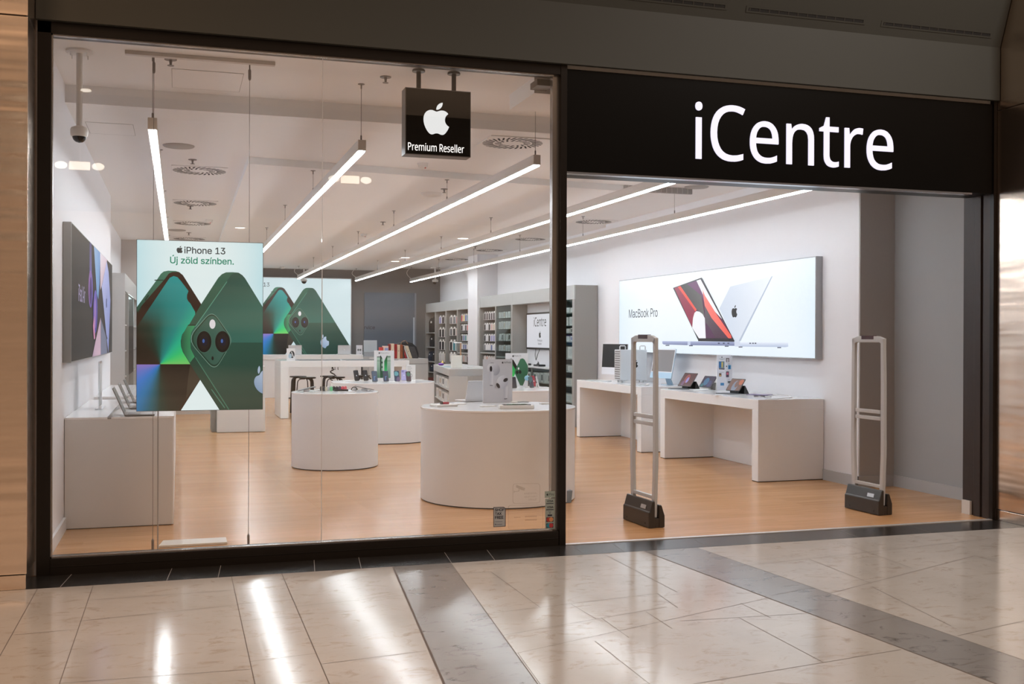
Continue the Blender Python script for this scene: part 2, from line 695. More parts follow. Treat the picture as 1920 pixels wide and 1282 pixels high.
class Art:
    """layers of a flat print, built in the 2D metres of a face"""

    def __init__(s, fr, lift=0.0006, base=0.0006):
        s.fr, s.mb, s.k, s.step, s.base = fr, MB(), 0, lift, base
        s.mb.c = []
        s.clip = None

    def _z(s):
        z = s.base + s.k * s.step
        return z

    def poly(s, pts, col, same=False):
        """col: (r,g,b) linear, or callable(x,y)->rgb"""
        if s.clip:
            pts = clip_convex(pts, s.clip)
        if len(pts) < 3:
            return
        z = s._z()
        tris = tessellate_polygon([[Vector((p[0], p[1], 0)) for p in pts]])
        vs = [s.fr.w(p[0], p[1], z) for p in pts]
        fs = []
        for t in tris:
            a, b, c = [pts[i] for i in t]
            ar = (b[0] - a[0]) * (c[1] - a[1]) - (b[1] - a[1]) * (c[0] - a[0])
            fs.append(tuple(t) if ar > 0 else tuple(t)[::-1])
        s.mb.add(vs, fs)
        s.mb.c += [col(*p) if callable(col) else col for p in pts]
        if not same:
            s.k += 1

    def grid(s, pts, col, n=40):
        """polygon filled with a colour function, cut in cells"""
        if s.clip:
            pts = clip_convex(pts, s.clip)
        x0, x1 = min(p[0] for p in pts), max(p[0] for p in pts)
        y0, y1 = min(p[1] for p in pts), max(p[1] for p in pts)
        h = max(x1 - x0, y1 - y0) / n
        cl = s.clip
        s.clip = None
        nx, ny = int((x1 - x0) / h) + 1, int((y1 - y0) / h) + 1
        for i in range(nx):
            col_ = clip_convex(pts, [(-1, 0, -(x0 + i * h)), (1, 0, x0 + (i + 1) * h)])
            if len(col_) < 3:
                continue
            for j in range(ny):
                c = clip_convex(col_, [(0, -1, -(y0 + j * h)), (0, 1, y0 + (j + 1) * h)])
                if len(c) >= 3:
                    s.poly(c, col, True)
        s.k += 1
        s.clip = cl

    def ell(s, cx, cy, rx, ry, col, n=28, rot=0):
        ca, sa = math.cos(rot), math.sin(rot)
        P = []
        for k in range(n):
            a = 2 * math.pi * k / n
            x, y = rx * math.cos(a), ry * math.sin(a)
            P.append((cx + x * ca - y * sa, cy + x * sa + y * ca))
        s.poly(P, col)

    def rect(s, x0, y0, x1, y1, col): s.poly([(x0, y0), (x1, y0), (x1, y1), (x0, y1)], col)

    def text(s, body, x, y, col, width=None, size=None, sx=1.0, bold=0.0, font=None):
        vs, fs, wd = text2d(body, font)
        k = width / wd / sx if width else size
        z = s._z()
        s.mb.add([s.fr.w(x + p[0] * k * sx, y + p[1] * k, z) for p in vs], fs)
        s.mb.c += [col] * len(vs)
        if bold:
            for dx, dy in ((bold, 0), (0, bold), (bold, bold)):
                s.mb.add([s.fr.w(x + dx + p[0] * k * sx, y + dy + p[1] * k, z + 0.00002) for p in vs], fs)
                s.mb.c += [col] * len(vs)
        s.k += 1

    def logo(s, cx, cy, h, col, sx=1.0):
        for lp in FRUIT:
            s.poly([(cx + (p[0] - 12) * h / 24 * sx, cy + (12 - p[1]) * h / 24) for p in lp], col, True)
        s.k += 1

    def put(s, parent, mat, name='printed_picture', label=None):
        return part(parent, name, s.mb, [mat], label)


def _bez(path):
    """path: start point then relative cubic triples"""
    x, y = path[0]
    out = [(x, y)]
    for c in path[1:]:
        a = (x + c[0], y + c[1])
        b = (x + c[2], y + c[3])
        e = (x + c[4], y + c[5])
        for i in range(1, 7):
            t = i / 6
            q = 1 - t
            out.append((q**3 * x + 3 * q * q * t * a[0] + 3 * q * t * t * b[0] + t**3 * e[0],
                        q**3 * y + 3 * q * q * t * a[1] + 3 * q * t * t * b[1] + t**3 * e[1]))
        x, y = e
    return out[:-1] if (abs(out[-1][0] - out[0][0]) + abs(out[-1][1] - out[0][1])) < 0.05 else out


FRUIT = [
    _bez([(12.152, 6.896), (-.948, 0, -2.415, -1.078, -3.96, -1.04), (-2.04, .027, -3.91, 1.183, -4.961, 3.014), (-2.117, 3.675, -.546, 9.103, 1.519, 12.09),
          (1.013, 1.454, 2.208, 3.09, 3.792, 3.039), (1.52, -.065, 2.09, -.987, 3.935, -.987), (1.831, 0, 2.35, .987, 3.96, .948), (1.637, -.026, 2.676, -1.48, 3.676, -2.948),
          (1.156, -1.688, 1.636, -3.325, 1.662, -3.415), (-.039, -.013, -3.182, -1.221, -3.22, -4.857), (-.026, -3.04, 2.48, -4.494, 2.597, -4.559),
          (-1.429, -2.09, -3.623, -2.324, -4.39, -2.376), (-2, -.156, -3.675, 1.09, -4.61, 1.09)]),
    _bez([(15.53, 3.83), (.843, -1.012, 1.4, -2.427, 1.245, -3.83), (-1.207, .052, -2.662, .805, -3.532, 1.818), (-.78, .896, -1.454, 2.338, -1.273, 3.714),
          (1.338, .104, 2.715, -.688, 3.559, -1.701)])]
# outlines of the letters used in the place (font units /1000)
GLYPH = {"i":[173,[[[87,420],[80,420],[74,422],[68,425],[62,429],[58,434],[55,441],[53,449],[52,457],[53,466],[55,474],[58,481],[62,486],[68,490],[74,493],[80,494],[87,495],[94,494],[100,493],[106,490],[111,486],[116,481],[119,474],[121,466],[122,457],[121,449],[119,441],[116,434],[111,429],[106,425],[100,422],[94,420]],[[57,0],[57,360],[116,360],[116,0]]]],"C":[424,[[[261,-7],[226,-5],[194,1],[165,10],[139,24],[116,40],[96,60],[79,83],[65,109],[55,139],[47,170],[42,204],[41,240],[43,276],[48,309],[56,340],[67,368],[82,395],[100,418],[121,438],[146,455],[173,469],[203,478],[236,484],[271,486],[308,484],[342,479],[374,470],[404,458],[379,407],[368,412],[356,417],[343,421],[330,425],[316,429],[302,431],[286,433],[271,433],[234,430],[202,420],[173,404],[149,381],[130,353],[116,320],[108,282],[105,240],[107,197],[115,160],[128,127],[146,98],[169,76],[198,59],[231,50],[270,46],[286,47],[301,48],[315,49],[330,52],[344,55],[358,58],[371,61],[385,65],[385,13],[371,8],[358,4],[344,1],[329,-2],[314,-4],[298,-6],[280,-6]]]],"e":[379,[[[210,-7],[185,-5],[162,-2],[140,5],[120,14],[101,26],[85,40],[71,57],[59,76],[49,98],[42,122],[38,149],[37,177],[38,206],[42,232],[48,257],[57,279],[68,299],[81,316],[96,331],[112,344],[131,354],[151,361],[173,365],[196,367],[218,365],[239,362],[258,355],[276,347],[291,335],[305,322],[317,307],[327,290],[335,271],[340,250],[343,228],[345,204],[345,169],[98,169],[101,140],[107,115],[116,93],[129,76],[146,62],[165,52],[188,46],[213,44],[230,44],[245,45],[260,47],[274,50],[287,54],[301,58],[314,63],[328,69],[328,17],[315,11],[301,6],[287,2],[274,-1],[260,-4],[245,-5],[228,-6]],[[99,216],[283,216],[281,237],[277,257],[271,274],[262,290],[250,302],[234,311],[216,317],[195,318],[175,317],[158,312],[142,303],[129,291],[118,276],[109,259],[103,238]]]],"n":[415,[[[57,0],[57,360],[105,360],[113,311],[117,311],[126,324],[138,336],[151,345],[165,353],[181,359],[197,363],[213,366],[230,367],[261,365],[287,359],[309,349],[328,335],[342,317],[352,295],[359,267],[361,234],[361,0],[302,0],[302,230],[297,268],[282,295],[257,312],[222,317],[194,315],[171,309],[153,298],[139,283],[129,265],[122,242],[118,216],[116,187],[116,0]]]],"t":[242,[[[167,-7],[153,-6],[140,-4],[127,-1],[115,3],[104,9],[94,16],[85,26],[77,37],[70,50],[65,66],[63,84],[62,105],[62,314],[11,314],[11,343],[62,366],[86,443],[121,443],[121,360],[225,360],[225,314],[121,314],[121,106],[122,91],[125,77],[130,66],[137,57],[145,51],[155,46],[165,43],[177,42],[184,42],[191,42],[198,43],[205,44],[212,45],[218,46],[223,48],[228,49],[228,4],[222,2],[216,0],[209,-2],[201,-4],[192,-5],[184,-6],[175,-7]]]],"r":[277,[[[57,0],[57,360],[105,360],[112,294],[115,294],[124,308],[135,322],[147,334],[160,345],[174,355],[190,361],[207,365],[225,367],[247,366],[267,363],[260,308],[241,312],[221,313],[207,312],[194,309],[182,304],[169,298],[158,290],[147,280],[138,268],[131,256],[124,241],[120,226],[117,210],[116,192],[116,0]]]],"P":[406,[[[65,0],[65,480],[192,480],[236,477],[273,470],[304,459],[329,443],[348,422],[361,398],[369,370],[372,338],[371,319],[368,300],[362,282],[354,264],[344,248],[330,233],[314,220],[294,208],[272,199],[245,192],[215,188],[181,187],[126,187],[126,0]],[[126,238],[174,238],[206,240],[234,244],[257,251],[276,261],[291,274],[301,290],[308,311],[310,336],[308,357],[302,376],[293,392],[280,405],[263,415],[242,422],[216,426],[187,428],[126,428]]]],"m":[628,[[[57,0],[57,360],[105,360],[113,311],[117,311],[126,324],[137,336],[149,345],[162,353],[177,359],[192,363],[207,366],[223,367],[262,363],[293,352],[317,333],[333,306],[336,306],[346,321],[358,333],[371,344],[386,352],[402,358],[418,363],[435,366],[452,367],[481,365],[505,359],[526,349],[543,335],[557,317],[566,295],[572,267],[574,234],[574,0],[515,0],[515,232],[511,269],[497,296],[474,312],[442,317],[418,315],[397,309],[380,300],[367,287],[357,270],[350,250],[346,226],[345,199],[345,0],[286,0],[286,232],[281,269],[268,296],[245,312],[212,317],[187,315],[166,309],[150,298],[137,283],[128,265],[121,242],[117,216],[116,187],[116,0]]]],"u":[415,[[[184,-7],[153,-5],[127,1],[104,11],[86,25],[72,42],[61,65],[55,92],[53,124],[53,360],[113,360],[113,128],[118,91],[133,64],[158,48],[193,42],[220,44],[243,51],[262,61],[276,76],[286,95],[293,117],[297,143],[299,173],[299,360],[358,360],[358,0],[310,0],[301,48],[298,48],[289,35],[277,23],[264,14],[250,6],[234,1],[218,-3],[201,-6]]]],"R":[418,[[[65,0],[65,480],[197,480],[239,477],[275,471],[305,460],[329,446],[348,426],[361,403],[369,375],[372,343],[371,325],[369,308],[364,293],[358,279],[350,267],[342,256],[332,247],[322,239],[311,232],[300,225],[288,220],[276,215],[408,0],[337,0],[221,198],[126,198],[126,0]],[[126,249],[197,249],[225,251],[248,255],[267,262],[283,272],[294,285],[303,301],[308,319],[310,340],[308,362],[303,381],[294,396],[281,407],[265,416],[245,422],[222,426],[194,427],[126,427]]]],"s":[322,[[[148,-7],[130,-6],[113,-5],[97,-3],[83,-1],[70,3],[57,7],[46,11],[35,16],[35,70],[46,65],[59,60],[72,55],[87,50],[102,46],[118,43],[133,42],[149,41],[170,42],[188,45],[203,49],[214,55],[223,63],[229,72],[233,83],[234,94],[234,101],[233,107],[230,113],[227,118],[223,124],[217,129],[209,134],[200,140],[190,145],[177,151],[162,157],[146,164],[129,171],[113,177],[99,184],[86,191],[74,198],[64,206],[55,214],[48,223],[42,233],[38,244],[35,257],[34,271],[37,293],[44,312],[55,328],[72,342],[92,353],[115,360],[140,365],[169,367],[185,366],[201,365],[216,363],[231,360],[245,357],[258,353],[271,348],[284,343],[264,296],[252,300],[241,304],[229,308],[216,312],[204,315],[191,317],[178,318],[165,318],[148,318],[133,315],[120,312],[110,307],[101,300],[95,293],[92,284],[91,275],[91,268],[93,261],[96,255],[99,249],[104,244],[111,239],[119,234],[129,229],[140,224],[152,219],[167,212],[183,206],[200,200],[215,193],[229,186],[242,180],[253,172],[263,165],[272,156],[279,147],[284,137],[288,126],[291,113],[291,99],[289,75],[282,53],[270,35],[253,20],[231,8],[207,0],[179,-5]]]],"l":[173,[[[57,0],[57,510],[116,510],[116,0]]]]}
SANS = {".":[188,[[[95,-4],[78,-1],[63,9],[53,24],[50,41],[53,59],[63,73],[78,83],[95,87],[113,83],[128,73],[138,59],[141,41],[138,24],[128,9],[113,-1]]]],"1":[453,[[[76,0],[76,55],[391,55],[391,0]],[[276,509],[276,0],[212,0],[212,448],[209,448],[86,358],[86,427],[198,509]]]],"3":[453,[[[218,-7],[173,-3],[133,10],[98,30],[70,57],[52,91],[44,132],[109,132],[115,107],[126,87],[144,71],[165,59],[191,52],[219,50],[248,53],[275,61],[297,74],[315,93],[325,116],[329,145],[326,172],[316,196],[299,217],[275,234],[242,244],[201,248],[157,248],[157,299],[288,448],[288,452],[70,452],[70,509],[372,509],[372,461],[211,278],[211,289],[264,288],[308,276],[344,253],[371,222],[387,186],[393,145],[387,103],[370,66],[344,36],[309,12],[266,-2]]]],"A":[480,[[[16,0],[201,509],[276,509],[463,0],[395,0],[287,302],[276,334],[264,372],[250,420],[232,478],[245,478],[228,419],[213,371],[201,333],[191,302],[85,0]],[[110,142],[110,199],[370,199],[370,142]]]],"B":[456,[[[60,0],[60,509],[241,509],[289,504],[329,491],[359,469],[381,442],[394,410],[398,374],[395,344],[387,320],[373,301],[356,286],[336,275],[315,267],[315,262],[339,257],[363,245],[385,227],[402,203],[414,173],[418,136],[413,100],[400,67],[377,39],[344,18],[301,4],[247,0]],[[125,57],[245,57],[296,63],[330,80],[349,105],[355,137],[352,161],[342,184],[327,203],[306,218],[279,228],[248,231],[125,231]],[[125,285],[238,285],[265,288],[288,296],[308,309],[323,326],[333,348],[336,372],[330,403],[313,429],[283,446],[240,452],[125,452]]]],"E":[419,[[[60,0],[60,509],[372,509],[372,452],[125,452],[125,286],[355,286],[355,229],[125,229],[125,57],[375,57],[375,0]]]],"F":[410,[[[60,0],[60,509],[369,509],[369,452],[125,452],[125,278],[346,278],[346,221],[125,221],[125,0]]]],"G":[520,[[[269,-7],[205,1],[149,25],[104,64],[69,116],[47,179],[40,254],[47,329],[69,393],[103,445],[149,484],[203,508],[265,516],[304,513],[340,504],[374,489],[403,469],[429,445],[449,416],[465,384],[474,349],[408,349],[399,372],[387,393],[373,411],[356,427],[337,439],[315,448],[291,454],[265,456],[222,450],[183,432],[150,404],[125,364],[109,314],[103,254],[109,194],[125,145],[151,105],[184,76],[224,59],[269,53],[309,57],[345,71],[374,93],[396,123],[410,160],[415,202],[434,199],[283,199],[283,256],[478,256],[478,200],[471,141],[451,91],[419,50],[377,19],[326,0]]]],"H":[517,[[[60,0],[60,509],[125,509],[125,289],[392,289],[392,509],[457,509],[457,0],[392,0],[392,232],[125,232],[125,0]]]],"I":[300,[[[31,0],[31,57],[118,57],[118,452],[31,452],[31,509],[269,509],[269,452],[183,452],[183,57],[269,57],[269,0]]]],"K":[467,[[[104,145],[104,216],[122,239],[139,261],[157,282],[174,303],[193,324],[212,344],[364,509],[448,509],[231,276],[228,276]],[[60,0],[60,509],[125,509],[125,334],[124,225],[125,193],[125,0]],[[372,0],[188,259],[228,309],[449,0]]]],"L":[393,[[[60,0],[60,509],[125,509],[125,57],[361,57],[361,0]]]],"M":[628,[[[60,0],[60,509],[152,509],[277,187],[287,159],[299,123],[311,84],[322,49],[307,49],[318,83],[330,121],[342,158],[352,187],[476,509],[568,509],[568,0],[504,0],[504,291],[504,327],[505,369],[506,413],[507,457],[513,457],[505,433],[498,409],[482,363],[467,322],[456,291],[342,0],[286,0],[170,291],[159,321],[145,361],[129,408],[112,457],[119,457],[120,416],[121,372],[122,328],[122,291],[122,0]]]],"O":[533,[[[267,-7],[205,1],[150,25],[105,63],[70,115],[48,179],[40,254],[48,329],[70,393],[105,445],[150,484],[205,508],[267,516],[329,508],[384,484],[429,445],[464,393],[486,329],[493,254],[486,179],[464,115],[429,63],[384,25],[329,1]],[[267,53],[310,59],[349,76],[383,105],[408,144],[425,194],[430,254],[425,314],[408,365],[383,404],[349,433],[310,450],[267,456],[223,450],[184,433],[151,404],[125,364],[109,314],[103,254],[109,194],[125,144],[151,105],[184,76],[223,59]]]],"P":[445,[[[60,0],[60,509],[235,509],[289,503],[332,487],[366,462],[390,430],[404,391],[409,348],[404,304],[390,265],[366,233],[332,207],[289,191],[235,186],[109,186],[109,242],[233,242],[269,246],[297,256],[318,272],[333,294],[342,319],[344,348],[342,376],[333,402],[318,423],[297,439],[268,449],[232,452],[125,452],[125,0]]]],"R":[449,[[[60,0],[60,509],[236,509],[290,504],[333,489],[367,465],[390,433],[405,395],[409,352],[405,309],[390,271],[367,240],[333,217],[289,203],[236,198],[96,198],[96,255],[234,255],[269,258],[298,267],[319,281],[334,300],[342,324],[345,352],[342,380],[334,405],[319,425],[298,440],[269,449],[233,452],[125,452],[125,0]],[[353,0],[230,229],[303,229],[428,0]]]],"S":[447,[[[224,-9],[172,-4],[128,9],[91,31],[64,60],[46,96],[38,137],[104,137],[110,110],[123,88],[142,71],[166,59],[194,52],[224,49],[257,52],[286,60],[311,74],[329,92],[341,114],[346,139],[342,161],[332,179],[316,193],[296,205],[272,214],[245,222],[184,239],[128,260],[86,289],[60,326],[52,372],[58,413],[75,448],[102,476],[138,498],[180,511],[227,516],[275,511],[316,498],[351,476],[377,449],[394,415],[401,378],[337,378],[326,412],[302,437],[267,453],[225,459],[194,456],[167,448],[145,435],[129,418],[118,398],[115,376],[119,352],[131,334],[148,319],[169,308],[191,300],[212,293],[264,279],[287,272],[312,264],[336,252],[359,238],[379,220],[395,198],[405,171],[408,139],[403,99],[386,64],[360,34],[323,11],[278,-4]]]],"T":[449,[[[32,452],[32,509],[417,509],[417,452],[257,452],[257,0],[193,0],[193,452]]]],"V":[480,[[[204,0],[16,509],[84,509],[192,206],[203,176],[215,137],[230,89],[248,31],[235,31],[252,90],[267,138],[279,176],[290,206],[395,509],[463,509],[278,0]]]],"X":[474,[[[18,0],[217,284],[217,236],[29,509],[104,509],[178,400],[192,379],[204,361],[214,345],[223,329],[233,312],[243,292],[232,292],[252,329],[261,345],[272,361],[298,400],[374,509],[446,509],[259,239],[259,287],[456,0],[382,0],[292,129],[268,165],[259,180],[250,195],[241,212],[230,231],[244,231],[235,213],[225,196],[216,181],[206,166],[182,129],[91,0]]]],"Y":[472,[[[203,0],[203,208],[16,509],[91,509],[192,344],[208,318],[222,292],[236,264],[250,230],[224,230],[237,265],[251,293],[265,318],[280,344],[381,509],[455,509],[268,208],[268,0]]]],"a":[389,[[[160,-9],[126,-5],[94,5],[68,22],[48,45],[35,73],[30,108],[34,138],[43,161],[58,179],[78,193],[100,203],[125,211],[152,216],[178,220],[234,227],[252,230],[265,235],[273,243],[276,255],[276,257],[273,279],[267,297],[256,311],[240,322],[220,329],[196,331],[171,329],[149,322],[132,313],[118,301],[107,288],[100,274],[41,291],[57,322],[79,346],[104,364],[133,375],[163,382],[194,384],[215,383],[239,379],[263,372],[286,360],[306,343],[322,320],[333,290],[337,251],[337,0],[277,0],[277,52],[272,52],[264,38],[252,25],[236,12],[215,1],[190,-6]],[[170,45],[202,49],[228,59],[248,74],[263,93],[272,115],[276,138],[276,190],[270,186],[259,182],[246,179],[231,176],[200,171],[175,168],[154,164],[134,159],[117,150],[103,139],[95,124],[92,105],[94,87],[102,72],[114,61],[130,52],[149,47]]]],"b":[424,[[[229,-8],[198,-5],[172,4],[153,17],[138,31],[127,46],[118,59],[112,59],[112,0],[53,0],[53,509],[114,509],[114,319],[118,319],[127,331],[137,346],[152,360],[171,373],[197,381],[229,384],[274,378],[313,361],[345,332],[370,293],[385,245],[390,189],[385,133],[370,84],[346,45],[313,16],[274,-2]],[[220,47],[253,51],[279,66],[301,88],[316,117],[325,151],[328,189],[325,227],[316,261],[301,290],[280,311],[253,325],[220,330],[188,325],[161,312],[140,291],[125,263],[116,229],[113,189],[116,150],[125,115],[140,86],[162,65],[188,51]]]],"c":[396,[[[207,-8],[159,-2],[117,16],[82,46],[56,85],[40,133],[34,187],[40,243],[56,291],[82,330],[117,360],[159,378],[207,384],[234,383],[260,377],[284,368],[305,356],[324,341],[340,322],[353,301],[362,277],[303,262],[298,276],[290,289],[281,301],[270,311],[257,319],[242,325],[226,329],[207,330],[173,325],[145,310],[124,287],[108,258],[99,224],[96,187],[99,151],[108,117],[124,89],[145,66],[173,51],[207,46],[226,48],[243,52],[258,58],[271,66],[282,76],[292,89],[299,102],[304,117],[363,102],[354,78],[341,56],[325,37],[306,21],[285,9],[261,-1],[235,-6]]]],"d":[424,[[[195,-8],[151,-2],[111,16],[79,45],[55,84],[39,133],[34,189],[39,245],[55,293],[79,332],[112,361],[151,378],[196,384],[228,381],[253,373],[272,360],[287,346],[298,331],[306,319],[311,319],[311,509],[372,509],[372,0],[313,0],[313,59],[307,59],[298,46],[287,31],[272,17],[252,4],[227,-5]],[[205,47],[236,51],[263,65],[284,86],[299,115],[309,150],[312,189],[309,229],[300,263],[284,291],[263,312],[237,325],[205,330],[172,325],[145,311],[124,290],[108,261],[99,227],[96,189],[99,151],[109,117],[124,88],[145,66],[172,51]]]],"e":[404,[[[212,-8],[161,-2],[117,16],[82,46],[56,85],[40,132],[34,187],[39,242],[55,290],[81,329],[115,359],[157,378],[205,384],[236,382],[266,374],[294,361],[319,341],[341,315],[357,282],[368,242],[371,194],[371,169],[75,169],[75,221],[338,221],[310,202],[307,237],[298,269],[283,294],[263,314],[237,326],[205,330],[173,326],[146,313],[125,294],[109,270],[99,241],[96,211],[96,178],[100,139],[110,106],[128,80],[151,61],[179,50],[212,46],[234,48],[254,53],[271,61],[285,73],[297,88],[306,105],[365,91],[353,63],[335,39],[311,19],[283,4],[249,-5]]]],"h":[410,[[[114,227],[114,0],[53,0],[53,509],[114,509],[114,287],[102,287],[124,332],[152,362],[187,379],[227,384],[264,380],[295,369],[321,349],[341,321],[353,285],[357,240],[357,0],[296,0],[296,235],[290,275],[273,304],[246,323],[210,329],[184,326],[161,317],[141,303],[126,283],[117,257]]]],"i":[167,[[[53,0],[53,379],[114,379],[114,0]],[[84,443],[67,446],[54,455],[44,468],[41,483],[44,499],[54,512],[67,521],[84,524],[100,521],[114,512],[123,499],[126,483],[123,468],[114,455],[100,446]]]],"j":[167,[[[53,379],[114,379],[114,-30],[111,-63],[102,-90],[86,-113],[65,-129],[37,-139],[4,-143],[-10,-143],[-10,-87],[2,-87],[25,-83],[40,-72],[50,-54],[53,-29]],[[83,443],[67,446],[53,455],[44,468],[41,483],[44,499],[53,512],[67,521],[83,524],[100,521],[114,512],[123,499],[126,483],[123,468],[114,455],[100,446]]]],"k":[381,[[[110,137],[110,212],[121,212],[284,379],[360,379],[184,199],[177,199]],[[53,0],[53,509],[114,509],[114,0]],[[294,0],[148,186],[191,229],[372,0]]]],"l":[189,[[[139,-2],[101,3],[74,20],[58,47],[53,84],[53,509],[114,509],[114,99],[115,77],[120,62],[130,54],[146,52],[160,53],[170,54],[181,3],[162,-1],[151,-2]]]],"n":[410,[[[114,227],[114,0],[53,0],[53,379],[112,379],[112,287],[102,287],[124,332],[152,362],[187,379],[227,384],[264,380],[295,369],[321,349],[341,321],[353,285],[357,240],[357,0],[296,0],[296,235],[290,275],[273,304],[246,323],[210,329],[184,326],[161,317],[141,303],[126,283],[117,257]]]],"o":[415,[[[207,-8],[159,-2],[117,16],[82,46],[56,85],[40,133],[34,187],[40,243],[56,291],[82,330],[117,360],[159,378],[207,384],[256,378],[299,360],[333,330],[359,291],[376,243],[381,187],[376,133],[359,85],[333,46],[299,16],[256,-2]],[[207,46],[242,51],[270,66],[292,89],[307,117],[316,151],[319,187],[316,224],[307,258],[292,287],[270,310],[242,325],[207,330],[173,325],[145,310],[124,287],[108,258],[99,224],[96,187],[99,151],[108,117],[124,89],[145,66],[173,51]]]],"r":[259,[[[53,0],[53,379],[112,379],[112,321],[115,321],[130,347],[152,367],[181,380],[213,385],[229,384],[243,384],[243,322],[230,324],[219,325],[207,326],[182,323],[159,315],[140,301],[126,284],[117,262],[114,237],[114,0]]]],"s":[365,[[[182,-8],[145,-5],[112,3],[84,18],[62,38],[45,63],[36,94],[94,107],[105,79],[124,60],[150,49],[181,45],[217,50],[244,62],[262,81],[268,103],[265,121],[254,136],[237,147],[212,155],[149,170],[104,186],[72,208],[53,237],[47,274],[51,305],[65,332],[87,354],[115,370],[149,381],[187,384],[223,381],[254,372],[279,358],[299,339],[314,316],[324,290],[268,277],[258,298],[243,316],[219,328],[187,333],[156,329],[131,317],[114,299],[109,277],[112,258],[124,243],[144,232],[172,223],[229,209],[275,194],[306,171],[325,142],[331,107],[326,75],[312,47],[290,24],[260,6],[223,-5]]]],"v":[389,[[[163,0],[17,379],[84,379],[165,155],[177,121],[187,87],[196,53],[206,21],[184,21],[194,53],[203,87],[213,121],[224,155],[305,379],[371,379],[226,0]]]],"y":[389,[[[47,-139],[61,-86],[71,-87],[88,-90],[104,-89],[118,-84],[130,-74],[141,-58],[151,-36],[163,-1],[17,379],[84,379],[165,155],[177,121],[187,87],[196,53],[206,21],[184,21],[193,53],[202,87],[212,121],[224,155],[305,379],[371,379],[204,-58],[191,-85],[177,-107],[159,-124],[139,-136],[117,-143],[91,-145],[77,-145],[65,-143],[54,-141]]]],"z":[380,[[[42,0],[42,46],[254,320],[254,323],[48,323],[48,379],[333,379],[333,331],[126,60],[126,56],[339,56],[339,0]]]],"\u00c1":[480,[[[16,0],[201,509],[276,509],[463,0],[395,0],[287,302],[276,334],[264,372],[250,420],[232,478],[245,478],[228,419],[213,371],[201,333],[191,302],[85,0]],[[110,142],[110,199],[370,199],[370,142]],[[213,558],[260,659],[329,659],[263,558]]]],"\u00da":[517,[[[259,-8],[203,-2],[154,15],[114,43],[85,80],[66,124],[60,173],[60,509],[124,509],[124,178],[128,144],[141,113],[160,87],[187,68],[220,56],[259,52],[298,56],[331,68],[357,87],[377,113],[389,144],[393,178],[393,509],[457,509],[457,173],[451,124],[433,80],[403,43],[363,15],[315,-2]],[[232,558],[280,659],[348,659],[282,558]]]],"\u00dc":[517,[[[259,-8],[203,-2],[154,15],[114,43],[85,80],[66,124],[60,173],[60,509],[124,509],[124,178],[128,144],[141,113],[160,87],[187,68],[220,56],[259,52],[298,56],[331,68],[357,87],[377,113],[389,144],[393,178],[393,509],[457,509],[457,173],[451,124],[433,80],[403,43],[363,15],[315,-2]],[[331,572],[315,575],[302,584],[293,597],[290,612],[293,628],[302,641],[315,650],[331,653],[346,650],[359,641],[368,628],[371,612],[368,597],[359,584],[346,575]],[[187,572],[172,575],[158,584],[149,597],[146,612],[149,628],[158,641],[172,650],[187,653],[203,650],[216,641],[224,628],[227,612],[224,597],[216,584],[203,575]]]],"\u00ed":[167,[[[53,0],[53,379],[114,379],[114,0]],[[57,429],[104,529],[173,529],[107,429]]]],"\u00f6":[415,[[[207,-8],[159,-2],[117,16],[82,46],[56,85],[40,133],[34,187],[40,243],[56,291],[82,330],[117,360],[159,378],[207,384],[256,378],[299,360],[333,330],[359,291],[376,243],[381,187],[376,133],[359,85],[333,46],[299,16],[256,-2]],[[207,46],[242,51],[270,66],[292,89],[307,117],[316,151],[319,187],[316,224],[307,258],[292,287],[270,310],[242,325],[207,330],[173,325],[145,310],[124,287],[108,258],[99,224],[96,187],[99,151],[108,117],[124,89],[145,66],[173,51]],[[279,443],[264,446],[251,455],[242,468],[239,483],[242,499],[251,512],[264,520],[279,523],[295,520],[308,512],[317,499],[320,483],[317,468],[308,455],[295,446]],[[136,443],[120,446],[107,455],[98,468],[95,483],[98,499],[107,512],[120,520],[136,523],[151,520],[164,512],[173,499],[176,483],[173,468],[164,455],[151,446]]]]}

# ------------------------------------------------------------------ the setting
YF = 7.69            # shop front plane
XL, XR = -0.9, 6.95  # side walls
ZC0, ZC1, ZC2 = 3.665, 3.517, 3.44
YB = 29.6

b = MB()
b.box(-1.4, YF, -0.1, 7.6, 30.0, 0.0)
struct('floor', b, OAK)

# mall floor: stone field, grey bands, joints (all cut in world metres)
b = MB()
b.box(-9, -6, -0.1, 16, 7.29, 0.0, 0)
def strip_quad(mb, pts, z, m): mb.add([(p[0], p[1], z) for p in pts], [tuple(range(len(pts)))], m)
def ext(p, q, y):    # point on line p-q at given y
    t = (y - p[1]) / (q[1] - p[1])
    return (p[0] + (q[0] - p[0]) * t, y)
LA, LB = (1.419, 7.254), (1.169, 4.758)
RA, RB = (1.836, 7.266), (1.637, 5.204)
strip_quad(b, [ext(LA, LB, -4), ext(RA, RB, -4), ext(RA, RB, 7.29), ext(LA, LB, 7.29)], 0.0004, 1)
LA2, LB2 = (3.326, 7.241), (3.6, 4.203)
RA2, RB2 = (3.768, 7.266), (4.014, 4.275)
strip_quad(b, [ext(LA2, LB2, -4), ext(RA2, RB2, -4), ext(RA2, RB2, 7.29), ext(LA2, LB2, 7.29)], 0.0004, 1)
def seg(p, q, wd=0.0045, m=2, z=0.0008):
    p, q = Vector((p[0], p[1], 0)), Vector((q[0], q[1], 0))
    d = (q - p).normalized()
    n = Vector((-d.y, d.x, 0)) * wd / 2
    strip_quad(b, [p - n, q - n, q + n, p + n], z, m)
seg(ext(LA, LB, -4), ext(LA, LB, 7.29), 0.012)
seg(ext(RA, RB, -4), ext(RA, RB, 7.29), 0.005)
seg(ext(LA2, LB2, -4), ext(LA2, LB2, 7.29), 0.010)
